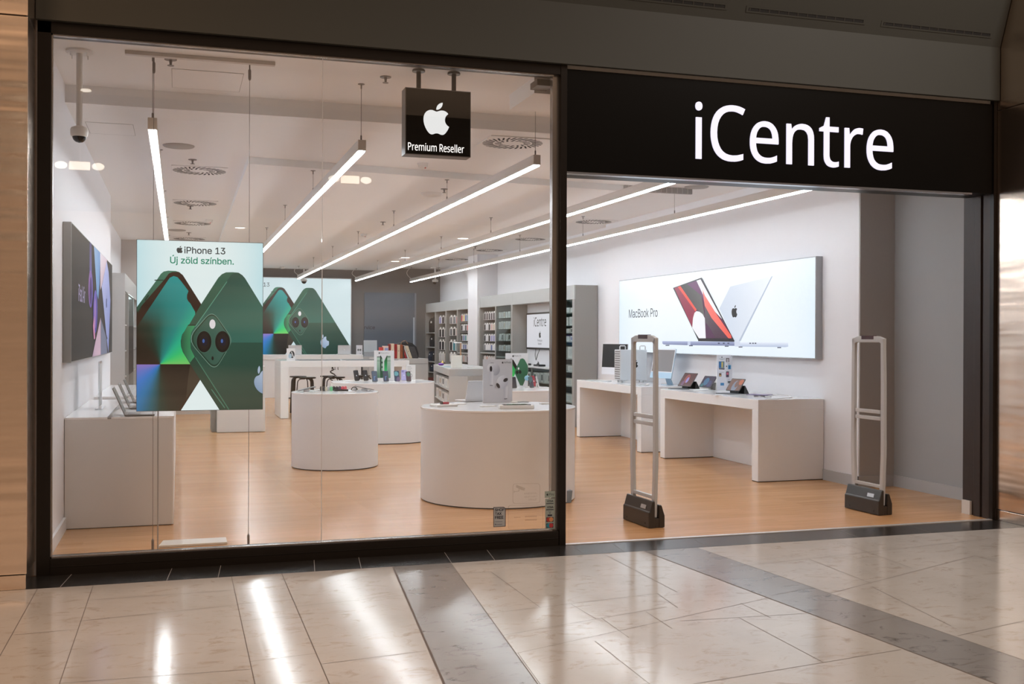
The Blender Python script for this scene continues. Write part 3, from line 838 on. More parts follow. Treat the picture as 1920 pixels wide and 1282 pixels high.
seg(ext(RA2, RB2, -4), ext(RA2, RB2, 7.29), 0.004)
for x_, wd in ((-0.848, .004), (-0.52, .0035), (0.337, .004), (0.664, .005), (-1.75, .005), (-2.6, .005)):
    seg((x_, -2), (x_, 7.29), wd)
JO = [((-0.525, 6.397), (0.335, 6.511)), ((-0.521, 6.886), (0.338, 6.898)), ((0.337, 6.528), (0.664, 6.554)), ((0.337, 6.138), (0.664, 6.162)),
      ((0.337, 5.361), (0.664, 5.403)), ((0.664, 6.375), (1.331, 6.458)), ((0.664, 5.22), (1.207, 5.285)), ((-0.52, 5.278), (0.337, 5.237)),
      ((1.348, 6.503), (1.765, 6.52)), ((1.281, 5.741), (1.70, 5.835)), ((1.199, 4.962), (1.61, 4.971)),
      ((1.805, 6.942), (2.03, 6.942)), ((2.03, 6.942), (2.042, 5.942)), ((1.70, 5.895), (2.854, 6.053)), ((2.854, 6.053), (2.82, 5.70)),
      ((1.655, 5.44), (2.766, 5.738)), ((2.30, 5.62), (2.29, 5.206)), ((1.64, 5.116), (3.45, 5.75)), ((2.601, 5.67), (2.589, 5.30)), ((1.64, 5.116), (1.55, 4.2)),
      ((3.231, 5.69), (3.229, 5.343)), ((2.093, 5.20), (2.06, 3.8)), ((1.62, 4.33), (3.545, 4.605)), ((3.056, 5.40), (3.034, 4.53)), ((2.70, 5.43), (3.48, 5.368)),
      ((2.993, 7.29), (2.989, 6.05)), ((2.245, 5.96), (2.263, 5.608)), ((3.395, 6.545), (3.82, 6.641)), ((3.482, 5.795), (3.884, 5.916)), ((3.525, 5.056), (3.94, 5.166)),
      ((3.608, 4.286), (4.001, 4.386)), ((3.90, 5.75), (5.6, 6.44)), ((4.256, 5.82), (4.10, 4.9)), ((4.868, 6.213), (4.95, 7.29)), ((4.0, 4.73), (5.9, 5.2)),
      ((3.83, 6.62), (6.9, 7.05)), ((5.6, 6.44), (5.5, 5.1)), ((5.9, 6.91), (5.95, 7.29)), ((4.35, 6.69), (4.31, 5.9)), ((-0.848, 6.2), (-0.525, 6.22)), ((5.6, 6.3), (9, 6.9)),
      ((6.3, 6.42), (6.15, 5.3)), ((7.3, 7.1), (7.0, 4.5)), ((4.9, 4.96), (4.7, 3.6)), ((5.5, 5.1), (8, 5.6))]
for p, q in JO:
    seg(p, q, 0.0032)
struct('floor_mall', b, [LIME, GREYST, GROUT])

b = MB()
b.box(-3.2, 7.29, -0.1, 9.2, 7.665, 0.001, 0)
for p, q in (((-0.716, 7.279), (-0.681, 7.647)), ((-0.073, 7.288), (-0.042, 7.653)), ((0.251, 7.287), (0.282, 7.663)), ((0.885, 7.291), (0.925, 7.657)),
             ((1.202, 7.284), (1.244, 7.658)), ((1.842, 7.273), (1.882, 7.617)), ((2.161, 7.291), (2.209, 7.643)), ((2.85, 7.29), (2.88, 7.66)), ((3.17, 7.29), (3.21, 7.66)),
             ((3.85, 7.29), (3.9, 7.66)), ((4.5, 7.29), (4.56, 7.66)), ((5.2, 7.29), (5.25, 7.66)), ((5.9, 7.29), (5.95, 7.66))):
    d = Vector((q[0] - p[0], q[1] - p[1], 0)).normalized()
    n = Vector((-d.y, d.x, 0)) * 0.0016
    b.add([(p[0] - n.x, 7.29, 0.0018), (p[0] + n.x, 7.29, 0.0018), (q[0] + n.x, 7.66, 0.0018), (q[0] - n.x, 7.66, 0.0018)], [(0, 1, 2, 3)], 1)
struct('floor_strip', b, [GRANITE, GROUTL])
b = MB()
b.box(2.84, 7.655, -0.02, 6.86, 7.70, 0.006)
struct('trim_1', b, M('threshold_metal', (0.72, 0.70, 0.68), 0.35, 0.6, noise=0.02))

# walls
b = MB(); b.box(XL - 0.2, YF, 0, XL, 15.6, 3.8)
b.box(XL - 0.2, 15.6, 0, XL - 0.21 + 0.0, 16.0, 3.8)
struct('wall_left', b, WALL)
b = MB(); b.box(-1.4, 15.5, 0, -1.11, 23.0, 3.8)
struct('wall_left_far', b, WALL)
b = MB(); b.box(-1.4, 22.6, 0, 1.2, 30.0, 3.8)
struct('wall_left_return', b, M('beige_wall_paint', (0.52, 0.47, 0.44), 0.7, noise=0.02))
b = MB(); b.box(XR, 9.75, 0, 7.7, 16.83, 3.8)
struct('wall_right', b, WALL)
b = MB(); b.box(7.12, 16.83, 0, 7.7, 30.0, 3.8)
struct('wall_right_far', b, WALL)
b = MB(); b.box(7.39, 7.9, 0, 7.7, 9.8, 3.8)
struct('wall_niche', b, SIDEGREY)
b = MB(); b.box(XR + 0.004, 9.735, 0, 7.5, 9.76, 3.8)
struct('wall_niche_return', b, M('niche_return_paint', (0.42, 0.40, 0.39), 0.65, noise=0.02))
b = MB(); b.box(1.1, YB, 0, 7.7, 30.0, 3.8)
struct('wall_back', b, GREYWALL)
b = MB(); b.box(6.63, 23.86, 0, 7.13, 24.70, 3.6)
struct('wall_column', b, WALL)

# ceilings: high front bay, lower field, lowest panel
b = MB(); b.box(-1.2, 7.70, ZC0, 7.7, 9.46, 3.9)
struct('ceiling', b, CEIL)
b = MB(); b.box(-1.4, 9.455, ZC1, 7.7, 30, 3.9)
struct('ceiling_field', b, CEIL)
b = MB()
b.prism([(0.70, 11.69, ZC2), (5.35, 12.38, ZC2), (5.35, 29.59, ZC2), (0.80, 29.59, ZC2)], (0, 0, 0.08))
struct('ceiling_panel', b, CEIL)
b = MB(); b.box(2.69, 8.01, 3.537, 7.3, 8.67, 3.70)
struct('ceiling_bulkhead', b, CEIL)

# baseboards
b = MB(); b.box(XL, 7.72, 0, XL + 0.02, 9.42, 0.105); struct('baseboard_left', b, M('white_baseboard', (0.72, 0.71, 0.71), 0.5, noise=0.01))
b = MB()
b.box(XR - 0.018, 9.72, 0, XR, 10.38, 0.12)
b.box(XR - 0.018, 9.717, 0, 7.39, 9.735, 0.12)
struct('baseboard_right', b, BASEB)
b = MB(); b.box(7.372, 8.3, 0, 7.39, 9.72, 0.12); struct('baseboard_niche', b, BASEB)
b = MB(); b.box(XR - 0.015, 16.83, 0, XR, 15.995, 0.12); b.box(7.105, 16.83, 0, 7.12, 17.59, 0.12); struct('baseboard_far', b, BASEB)

# shop front: frame, posts, glass
b = MB()
b.box(-0.90, 7.66, 0, -0.815, 7.80, 3.69)                # jamb beside the pillar
b.box(-0.815, 7.655, 0, 2.78, 7.80, 0.112)               # sill
b.box(-0.815, 7.652, 0.055, 2.78, 7.655, 0.06)
b.box(-0.90, 7.66, 3.608, 2.84, 7.80, 3.70)              # head
struct('trim_2', b, BLACKFR, bevel=0.002)
b = MB()
b.box(2.785, 7.655, 0, 2.838, 7.83, 3.70)                # post beside the doorway
struct('trim_3', b, BLACKFR, bevel=0.003)
b = MB()
b.box(2.735, 7.70, 0.112, 2.785, 7.76, 3.608)
b.box(-0.815, 7.675, 0.112, 2.735, 7.715, 0.122)
b.box(-0.815, 7.675, 3.598, 2.735, 7.715, 3.608)
b.box(-0.815, 7.675, 0.112, -0.807, 7.715, 3.608)
struct('trim_4', b, M('glazing_bead', (0.30, 0.28, 0.27), 0.25, 0.8, noise=0.03))
for i, (xa, xb) in enumerate(((-0.807, 0.978), (0.983, 2.74))):
    b = MB(); b.box(xa, 7.690, 0.118, xb, 7.702, 3.602)
    o = struct('window_%d' % (i + 1), b, GLASS)
b = MB(); b.box(0.9788, 7.6895, 0.118, 0.9822, 7.7025, 3.602)
struct('trim_5', b, M('silicone_joint', (0.62, 0.61, 0.60), 0.3, noise=0.02))
# door jamb at the other side, with the shutter guide rails
b = MB()
b.box(6.86, 7.66, 0, 7.4, 7.72, 3.70)
b.box(6.862, 7.72, 0, 6.95, 8.058, 3.70)
b.box(6.845, 7.70, 0, 6.865, 7.79, 3.70)
b.box(6.845, 7.82, 0, 6.865, 7.90, 3.70)
struct('trim_6', b, JAMB, bevel=0.003)
b = MB(); b.box(6.838, 7.655, 0, 6.868, 7.70, 3.7); struct('trim_7', b, BLACKFR)
b = MB(); b.box(6.84, 7.94, 0, 6.862, 8.045, 0.125); struct('trim_8', b, WPL)
b = MB(); b.box(6.952, 7.74, 0, 7.39, 8.05, 3.70); struct('wall_jamb', b, SIDEGREY)
b = MB(); b.box(7.30, 8.06, 0, 7.39, 8.32, 0.17); struct('baseboard_end', b, BASEB)

# pillars clad in brushed steel, both sides of the front
for nm, xa, xb in (('pillar', -3.6, -0.91), ('pillar', 6.872, 9.6)):
    b = MB()
    b.box(xa, 7.287, 0.098, xb, 7.70, 3.60, 0)
    b.box(xa, 7.287, 3.606, xb, 7.70, 7.2, 0)
    b.box(xa + 0.012, 7.30, 0, xb - 0.012, 7.69, 3.7, 1)
    b.box(xa + 0.006, 7.293, 0, xb - 0.006, 7.695, 0.092, 0)
    struct('pillar', b, [STEEL, SHOE], bevel=0.004)

# bulkhead above the front: upright face then a slope leaning out over the mall
b = MB()
ring = [(7.62, 3.685), (7.62, 4.148), (7.492, 4.527), (7.29, 5.13), (7.29, 7.2), (8.2, 7.2), (8.2, 3.70), (7.66, 3.70), (7.66, 3.685)]
b.prism([(-0.905, y, z) for y, z in ring][::-1], (7.772, 0, 0))
struct('wall_bulkhead', b, FASCIA)
# slot vents on the slope
def slope_pt(x, z): return Vector((x, 7.62 - (z - 4.148) * 0.3377, z))
sn = Vector((0, -0.947, -0.32)).normalized()
for xa, xb, lb in ((3.02, 4.17, 'slot vent beside the upper edge of the picture, partly cut off'), (4.34, 5.46, 'slot vent with its whole length above the glowing shop name'), (5.615, 6.75, 'slot vent next to the steel pillar by the doorway')):
    t = thing('slot_vent', 'long black ' + lb, 'vent', slope_pt(xa, 4.235), group='slot vents over the shop sign')
    za, zb = 4.215, 4.262
    fr_ = MB()
    ou, inn = [], []
    for x, z in ((xa, za), (xb, za), (xb, zb), (xa, zb)): ou.append(slope_pt(x, z))
    for x, z in ((xa + .02, za + .012), (xb - .02, za + .012), (xb - .02, zb - .012), (xa + .02, zb - .012)): inn.append(slope_pt(x, z))
    o2, i2 = [p + sn * 0.004 for p in ou], [p + sn * 0.004 for p in inn]
    fr_.add(o2 + i2 + inn + ou, [(k, (k + 1) % 4, 4 + (k + 1) % 4, 4 + k) for k in range(4)] + [(4 + k, 4 + (k + 1) % 4, 8 + (k + 1) % 4, 8 + k) for k in range(4)] + [((k + 1) % 4, k, 12 + k, 12 + (k + 1) % 4) for k in range(4)])
    part(t, 'frame', fr_, FASCIA)
    s_ = MB(); s_.add([p + sn * 0.001 for p in inn], [(0, 1, 2, 3)]); part(t, 'slot', s_, DISP_DARK)
    nb = 12
    for k in range(nb):
        x0 = xa + .03 + (xb - xa - .06) * k / nb
        lv = MB()
        lv.prism([slope_pt(x0, za + .013) + sn * .0015, slope_pt(x0 + .008, za + .013) + sn * .0015, slope_pt(x0 + .008, zb - .013) + sn * .0015, slope_pt(x0, zb - .013) + sn * .0015], sn * .002)
        part(t, 'louver', lv, M('vent_louver', (0.05, 0.045, 0.04), 0.5, noise=0.05))

# mall ceiling behind the viewer, with its lamps (they show as reflections in the glass)
b = MB(); b.box(-9, -9, 4.25, 16, 1.7, 4.5); struct('ceiling_mall', b, M('mall_ceiling_paint', (0.10, 0.075, 0.055), 0.8, noise=0.02))

# ------------------------------------------------------------------ shop sign
t = thing('shop_sign', 'long black fascia sign with glowing white shop name over the doorway', 'sign', (2.84, 7.69, 2.873))
b = MB(); b.box(2.838, 7.668, 2.873, 6.845, 8.0, 3.66); part(t, 'sign_box', b, SIGNB, bevel=0.003)
b = MB(); b.box(2.84, 7.672, 2.858, 6.62, 7.74, 2.873); part(t, 'bottom_lip', b, M('lip_metal', (0.45, 0.48, 0.55), 0.2, 0.8, noise=0.02))


def glyph_letters(parent, body, fr, x0, x1, yb, ytop, mat, thick, caph, name='letter'):
    """raised letters; x0..x1 extent, baseline yb, height of caph (font units) reaching ytop"""
    pen, L_ = 0, []
    for ch in body:
        if ch == ' ':
            pen += 170
            continue
        adv, loops = GLYPH[ch]
        L_.append((pen, loops))
        pen += adv
    lo = min(p[0] + a for a, lp in L_ for l in lp for p in l)
    hi = max(p[0] + a for a, lp in L_ for l in lp for p in l)
    kx, ky = (x1 - x0) / (hi - lo), (ytop - yb) / caph
    for a, lp in L_:
        loops = [[(x0 + (p[0] + a - lo) * kx, yb + p[1] * ky) for p in l] for l in lp]
        mb = MB()
        groups = glyph_groups(loops)
        for g in groups:
            flat = [p for l in g for p in l]
            tris = tessellate_polygon([[Vector((p[0], p[1], 0)) for p in l] for l in g])
            vs = [fr.w(p[0], p[1], thick) for p in flat]
            fs = []
            for tr in tris:
                A_, B_, C_ = [flat[i] for i in tr]
                ar = (B_[0] - A_[0]) * (C_[1] - A_[1]) - (B_[1] - A_[1]) * (C_[0] - A_[0])
                fs.append(tuple(tr) if ar > 0 else tuple(tr)[::-1])
            mb.add(vs, fs)
            for l in g:
                n = len(l)
                mb.add([fr.w(p[0], p[1], thick) for p in l] + [fr.w(p[0], p[1], 0) for p in l], [(i, (i + 1) % n, n + (i + 1) % n, n + i) for i in range(n)])
        part(parent, name, mb, mat)


fs_ = fy(7.668)
xa, zb_ = fs_.px(1303, 297.5)
xb, _ = fs_.px(1673.5, 300)
_, zt_ = fs_.px(1310, 191)
glyph_letters(t, 'iCentre', fs_, xa, xb, zb_, zt_, LETTER, 0.012, 495)

# ------------------------------------------------------------------ hanging square sign behind the glass
yS = 8.0
p0, p1 = aty(760, 163, yS), aty(883, 172, yS)
p2 = aty(760, 288.5, yS)
sx0, sx1, sz1, sz0 = p0.x, p1.x, p0.z, p2.z
t = thing('hanging_sign', 'square black hanging sign with a glowing white fruit emblem behind the window', 'sign', ((sx0 + sx1) / 2, yS + .06, sz0))
b = MB(); b.box(sx0, yS, sz0, sx1, yS + .135, sz1); part(t, 'sign_box', b, SIGNE, bevel=0.003)
b = MB(); b.box(sx0 + .006, yS - .003, sz0 + .006, sx1 - .006, yS, sz1 - .006); part(t, 'face', b, SIGNB)
for u in (785, 851):
    p = aty(u, 150, yS + .065)
    b = MB(); b.cyl((p.x, yS + .065, sz1), 0.018, ZC0 - sz1 - .02); b.lathe([(.05, 0), (.05, .012), (.045, .02)], (p.x, yS + .065, ZC0 - .02), 24)
    part(t, 'rod', b, BLACK)
fs_ = fy(yS - .003)
a = Art(fs_)
c0, c1 = fs_.px(793, 190), fs_.px(843, 254)
a.logo((c0[0] + c1[0]) / 2, (c0[1] + c1[1]) / 2, c0[1] - c1[1], (0.85, 0.86, 0.86))
a.put(t, LIT, 'emblem')
x0, zb_ = fs_.px(765, 281)
x1, _ = fs_.px(870, 283)
_, zt_ = fs_.px(765, 267)
glyph_letters(t, 'Premium Reseller', fs_, x0, x1, zb_, zt_, M('lit_small_letter', (0.9, 0.9, 0.9), 0.4, emit=1.0, ecol=(1, 1, 1)), 0.003, 475)

# ------------------------------------------------------------------ linear pendant lights
LZ = 3.10
LIGHTS = [(-0.19, 8.24, 27.9, 'first linear pendant light, hanging beside the wall with the dark tablet poster'),
          (1.42, 8.63, 28.35, 'second linear pendant light, ending in front of the large green phone mural'),
          (3.00, 8.85, 28.4, 'third linear pendant light, starting under the square swirl vent near the window frame'),
          (4.60, 9.2, 28.9, 'fourth linear pendant light, passing behind the window post to the doorway'),
          (6.13, 9.2, 28.95, 'fifth linear pendant light, hanging along the wall with the laptop poster')]
for i, (x, ya, yb, lb) in enumerate(LIGHTS):
    t = thing('linear_pendant_light', 'long white ' + lb, 'ceiling light', (x, ya, LZ), group='linear pendant lights')
    b = MB()
    b.box(x - .033, ya, LZ + .012, x + .033, yb, LZ + .10)
    part(t, 'housing', b, LEDH, bevel=0.003)
    b = MB(); b.box(x - .023, ya + .004, LZ, x + .023, yb - .004, LZ + .0119)
    part(t, 'diffuser', b, LEDE)
    n = 7
    for k in range(n):
        y = ya + .05 + (yb - ya - .10) * k / (n - 1)
        zc = ZC0 if y < 9.45 else (ZC2 if (0.72 < x < 5.3 and y > 11.7 + (x - .7) * .15) else ZC1)
        if k == n - 1 and 0.72 < x < 5.3:
            zc = ZC2
        if x > 2.69 and y < 8.67:
            zc = 3.537
        b = MB()
        b.tube([(x, y, LZ + .10), (x, y, zc - .03)], 0.0022, 6)
        b.lathe([(.007, 0), (.007, .04), (.004, .045)], (x, y, LZ + .10), 8)
        b.lathe([(.006, 0), (.006, .034), (.028, .036), (.028, .04)], (x, y, zc - .04), 12)
        part(t, 'suspension_wire', b, WIRE)
    if i in (1, 2, 3, 4):
        b = MB()
        pts = []
        zc = ZC2 if x < 5.3 else ZC1
        for k in range(13):
            s_ = k / 12
            pts.append((x - .10 * math.sin(math.pi * s_), yb - .03 + .1 * math.sin(math.pi * s_), LZ + .10 + (zc - LZ - .10) * s_))
        b.tube(pts, 0.006, 8)
        part(t, 'power_cable', b, WPL)

# ------------------------------------------------------------------ swirl diffusers
def swirl(x, y, z, lb, half=0.31):
    if x > 5.4: x = 6.56
    t = thing('swirl_air_vent', lb, 'vent', (x, y, z), group='square swirl air vents')
    b = MB()
    b.box(x - half, y - half, z - .010, x + half, y + half, z - .001)
    part(t, 'plate', b, CEIL, bevel=0.003)
    b = MB()
    N = 32
    for k in range(N):
        a = 2 * math.pi * k / N
        for r0, r1, tw in ((.63 * half, .96 * half, .0), (.36 * half, .57 * half, .0)):
            if r0 < .6 * half and k % 2:
                continue
            ca, sa = math.cos(a), math.sin(a)
            ca2, sa2 = math.cos(a + .20), math.sin(a + .20)
            wd = .0105
            q = [(r0 * ca + wd * sa, r0 * sa - wd * ca), (r0 * ca - wd * sa, r0 * sa + wd * ca), (r1 * ca2 - wd * sa2, r1 * sa2 + wd * ca2), (r1 * ca2 + wd * sa2, r1 * sa2 - wd * ca2)]
            b.prism([(x + p[0], y + p[1], z - .0112) for p in q], (0, 0, .004))
    part(t, 'slots', b, DISP_DARK)
    return t


for (u, v), z, lb in (((374, 319), ZC1, 'square swirl air vent closest to the round ceiling speaker and hanging poster'), ((366, 380), ZC1, 'square swirl air vent, second from the speaker above the hanging poster'),
                      ((361, 418), ZC1, 'square swirl air vent, third from the speaker, beside a small ceiling detector'), ((355, 447), ZC1, 'square swirl air vent half hidden by the top edge of the hanging phone poster'),
                      ((961, 267), ZC1, 'large square swirl air vent beside the square hanging sign'), ((1086, 414), ZC1, 'square swirl air vent cut by the window post, seen over the doorway'),
                      ((972, 447), ZC1, 'square swirl air vent just above the fourth pendant light'), ((894, 468), ZC1, 'square swirl air vent in the middle of the row over the accessory shelves'), ((835, 485), ZC1, 'faint square swirl air vent furthest along the row over the accessory shelves'),):
    p = atz(u, v, z)
    swirl(p.x, min(p.y, 28.5), z, lb)

# round flush speakers
def cdisc(name, lb, cat, u, v, z, r, mats, prof, group=None):
    p = atz(u, v, z)
    b = MB(); b.lathe([(q[0] * r, q[1]) for q in prof], (p.x, p.y, z), 28)
    return solo(name, lb, cat, b, mats, (p.x, p.y, z), group=group, smooth=True)


SPK = M('speaker_grille', (0.40, 0.37, 0.345), 0.7, noise=0.1, nscale=300)
SPKP = [(.2, -.014), (.93, -.013), (1, -.004), (1.0, 0)]
cdisc('ceiling_speaker', 'round flush ceiling speaker in front of the first swirl vent', 'speaker', 335, 273, ZC1, .155, SPK, SPKP, 'round ceiling speakers')
cdisc('ceiling_speaker', 'round flush ceiling speaker between swirl vents over the hanging poster', 'speaker', 332, 431, ZC1, .155, SPK, SPKP, 'round ceiling speakers')
cdisc('ceiling_speaker', 'round flush ceiling speaker seen under the shop sign near the doorway', 'speaker', 1306, 350, ZC1, .155, SPK, SPKP, 'round ceiling speakers')
cdisc('ceiling_lamp', 'shallow white dome lamp on the ceiling under the square hanging sign', 'ceiling light', 809, 362, ZC2, .15, WPL, [(.05, -.05), (.5, -.045), (.85, -.03), (1, 0)])
DLG = M('downlight_glow', (1, .95, .85), 0.4, emit=3.0, ecol=(1, .95, .86))
def downlight(u, v, z, r, lb):
    p = atz(u, v, z)
    t = thing('recessed_downlight', lb, 'ceiling light', p, group='recessed downlights')
    b = MB(); b.lathe([(r, -.002), (r * 1.22, -.004), (r * 1.25, 0)], p, 24); part(t, 'trim_ring', b, WPL)
    b = MB(); b.lathe([(.2 * r, -.003), (r, -.002)], p, 24); part(t, 'lamp', b, DLG)
downlight(450, 427, ZC2, .08, 'small glowing downlight over the end of the second pendant light')
downlight(868, 447, ZC2, .10, 'glowing downlight beside the fourth pendant light')
downlight(760, 483, ZC2, .10, 'small glowing downlight over the dark service opening, further from the back wall')
downlight(741, 490, ZC2, .10, 'small glowing downlight over the dark service opening, closer to the back wall')

# sprinklers
def sprinkler(u, v, z, lb):
    p = atz(u, v, z)
    b = MB()
    b.lathe([(.045, -.006), (.045, 0)], p, 16)
    b.lathe([(.008, -.045), (.012, -.006)], p, 8)
    b.lathe([(.024, -.05), (.024, -.046)], p, 12)
    solo('fire_sprinkler', lb, 'sprinkler', b, WIRE, p, group='fire sprinklers')
for u, v, z, lb in ((320, 111, ZC0, 'metal sprinkler head under the hanging rail of the poster'), (723, 144, ZC0, 'metal sprinkler head between the second pendant light and the hanging sign'),
                    (361, 299, ZC1, 'metal sprinkler head in front of the first swirl vent'), (833, 354, ZC2, 'metal sprinkler head beside the shallow white dome lamp'), (354, 436, ZC1, 'metal sprinkler head just over the hanging phone poster'),
                    (357, 386, ZC1, 'metal sprinkler head at the edge of the second swirl vent'), (718, 416, ZC2, 'metal sprinkler head beside a wire of the third pendant light'), (891, 462, ZC1, 'metal sprinkler head between the fourth pendant light and the shelf vents')):
    sprinkler(u, v, z, lb)
# smoke detectors
def detector(u, v, z, lb):
    p = atz(u, v, z)
    t = thing('smoke_detector', lb, 'detector', p, group='smoke detectors')
    b = MB(); b.lathe([(.03, -.055), (.052, -.045), (.055, -.02), (.062, -.018), (.062, 0)], p, 20); part(t, 'body', b, WPL, smooth=True)
    b = MB(); b.cyl((p.x + .02, p.y - .03, p.z - .06), .008, .012, 10); part(t, 'indicator', b, M('red_indicator', (.5, .04, .03), .4, noise=.02))
detector(793, 306, ZC1, 'white smoke detector hanging just under the square hanging sign')
detector(682, 438, ZC2, 'white smoke detector over the middle of the third pendant light')
detector(392, 412, ZC1, 'white detector beside the third swirl vent')
detector(529, 500, ZC2, 'white detector over the large green phone mural at the back')

# dome cameras on stems
def dome(x, y, zc, zb, lb, r=.055):
    t = thing('dome_camera', lb, 'security camera', (x, y, zc), group='dome cameras on ceiling stems')
    b = MB(); b.lathe([(r * 1.55, 0), (r * 1.55, -.016), (r * 1.3, -.022)][::-1], (x, y, zc), 28)
    for k in range(4):
        a = math.pi / 4 + k * math.pi / 2
        b.cyl((x + r * 1.25 * math.cos(a), y + r * 1.25 * math.sin(a), zc - .05), .004, .035, 8)
    part(t, 'ceiling_flange', b, WPL)
    b = MB(); b.cyl((x, y, zb + .105), .0215, zc - zb - .12, 20); part(t, 'stem', b, WPL, smooth=True)
    b = MB(); b.lathe([(r * .82, .035), (r * .95, .045), (r, .06), (r, .085), (r * .9, .10), (r * .5, .112), (.02, .115)], (x, y, zb), 28); part(t, 'housing', b, WPL, smooth=True)
    b = MB(); b.sphere((x, y, zb + .04), r * .8, 24, 8, z0=-1, z1=0); part(t, 'lens_dome', b, M('smoked_dome', (.012, .01, .01), .06), smooth=True)
p = atz(149, 95, ZC0)
dome(p.x, p.y, ZC0, 3.005, 'white dome camera on a long stem behind the window beside the steel pillar', .061)
p = aty(570, 505, 29.0); q = aty(568, 530, 29.0)
dome(p.x, 29.0, ZC2, q.z, 'white dome camera in front of the large green phone mural', .085)
p = aty(816, 505, 28.8); q = aty(816, 531, 28.8)
dome(p.x, 28.8, ZC1, q.z, 'white dome camera in the grey corner above the end of the accessory shelves', .085)

# ceiling hatches (fine outline panels)
for us, z, lb in ((((322, 128), (457, 138), (463, 173), (340, 164)), ZC0, 'flush white access hatch behind the hanging rail of the poster'), (((160, 228), (250, 236), (254, 254), (172, 247)), ZC1, 'flush white access hatch beside the dome camera at the window')):
    P = [atz(u, v, z) for u, v in us]
    P = [Vector((P[0].x, P[0].y, z)), Vector((P[1].x, P[0].y, z)), Vector((P[1].x, P[2].y, z)), Vector((P[0].x, P[2].y, z))]
    t = thing('ceiling_hatch', lb, 'hatch', P[0], group='flush ceiling hatches')
    b = MB(); b.prism([(p.x, p.y, z - .003) for p in P], (0, 0, .0028)); part(t, 'panel', b, CEIL)
    b = MB()
    for k in range(4):
        p, q = P[k], P[(k + 1) % 4]
        d = (q - p).normalized() * .0017
        n = Vector((-d.y, d.x, 0))
        b.prism([p - d - n + Vector((0, 0, -.0035)), q + d - n + Vector((0, 0, -.0035)), q + d + n + Vector((0, 0, -.0035)), p - d + n + Vector((0, 0, -.0035))], (0, 0, .001))
    part(t, 'frame_joint', b, M('hatch_joint', (.32, .30, .28), .7, noise=.05))
# slatted grille at the end of the lowered panel
t = thing('ceiling_grille', 'grey slatted ceiling grille glimpsed between shop sign and fourth pendant light', 'vent', (5.37, 12.33, ZC2))
b = MB(); b.box(5.36, 12.36, ZC2, 6.3, 12.40, ZC1 - .001); part(t, 'panel', b, M('grille_grey', (.42, .40, .385), .5, noise=.02))
for k in range(12):
    b = MB()
    b.box(5.40 + k * .075, 12.352, ZC2 + .004, 5.415 + k * .075, 12.36, ZC1 - .002)
    part(t, 'slat', b, M('grille_slat', (.55, .53, .51), .4, .3, noise=.02))
# door closer and bracket in the corner of the window
b = MB(); p0 = aty(1005, 140, 7.86); p1 = aty(1043, 164, 7.86); b.box(p0.x, 7.83, p1.z, 2.785, 8.0, 3.605)
solo('shutter_housing', 'brown metal housing in the top corner of the window beside the post', 'housing', b, M('brown_housing', (.09, .062, .042), .4, .4, noise=.05), (p0.x, 7.9, p1.z))

# ------------------------------------------------------------------ poster pictures
def lerp(a, b, t):
    t = max(0, min(1, t))
    return tuple(a[i] + (b[i] - a[i]) * t for i in range(3))


def ramp(stops):
    def f(t):
        for i in range(len(stops) - 1):
            if t <= stops[i + 1][0]:
                a, b = stops[i], stops[i + 1]
                return lerp(a[1], b[1], (t - a[0]) / max(1e-6, b[0] - a[0]))
        return stops[-1][1]
    return f


def lin(T, p, q, ca, cb):
    """linear gradient between two art points"""
    a, b = T(*p), T(*q)
    d = (b[0] - a[0], b[1] - a[1])
    l2 = d[0] ** 2 + d[1] ** 2
    return lambda x, y: lerp(ca, cb, ((x - a[0]) * d[0] + (y - a[1]) * d[1]) / l2)


def rounded(pts, r, n=6):
    """round the corners of a polygon"""
    out = []
    m = len(pts)
    for i in range(m):
        p, a, b = Vector(pts[i]), Vector(pts[i - 1]), Vector(pts[(i + 1) % m])
        rr = r[i] if isinstance(r, (list, tuple)) else r
        if rr <= 0:
            out.append(tuple(p))
            continue
        da, db = (a - p).normalized() * rr, (b - p).normalized() * rr
        for k in range(n + 1):
            t = k / n
            q = (p + da) * (1 - t) ** 2 + p * 2 * t * (1 - t) + (p + db) * t * t
            out.append(tuple(q))
    return out


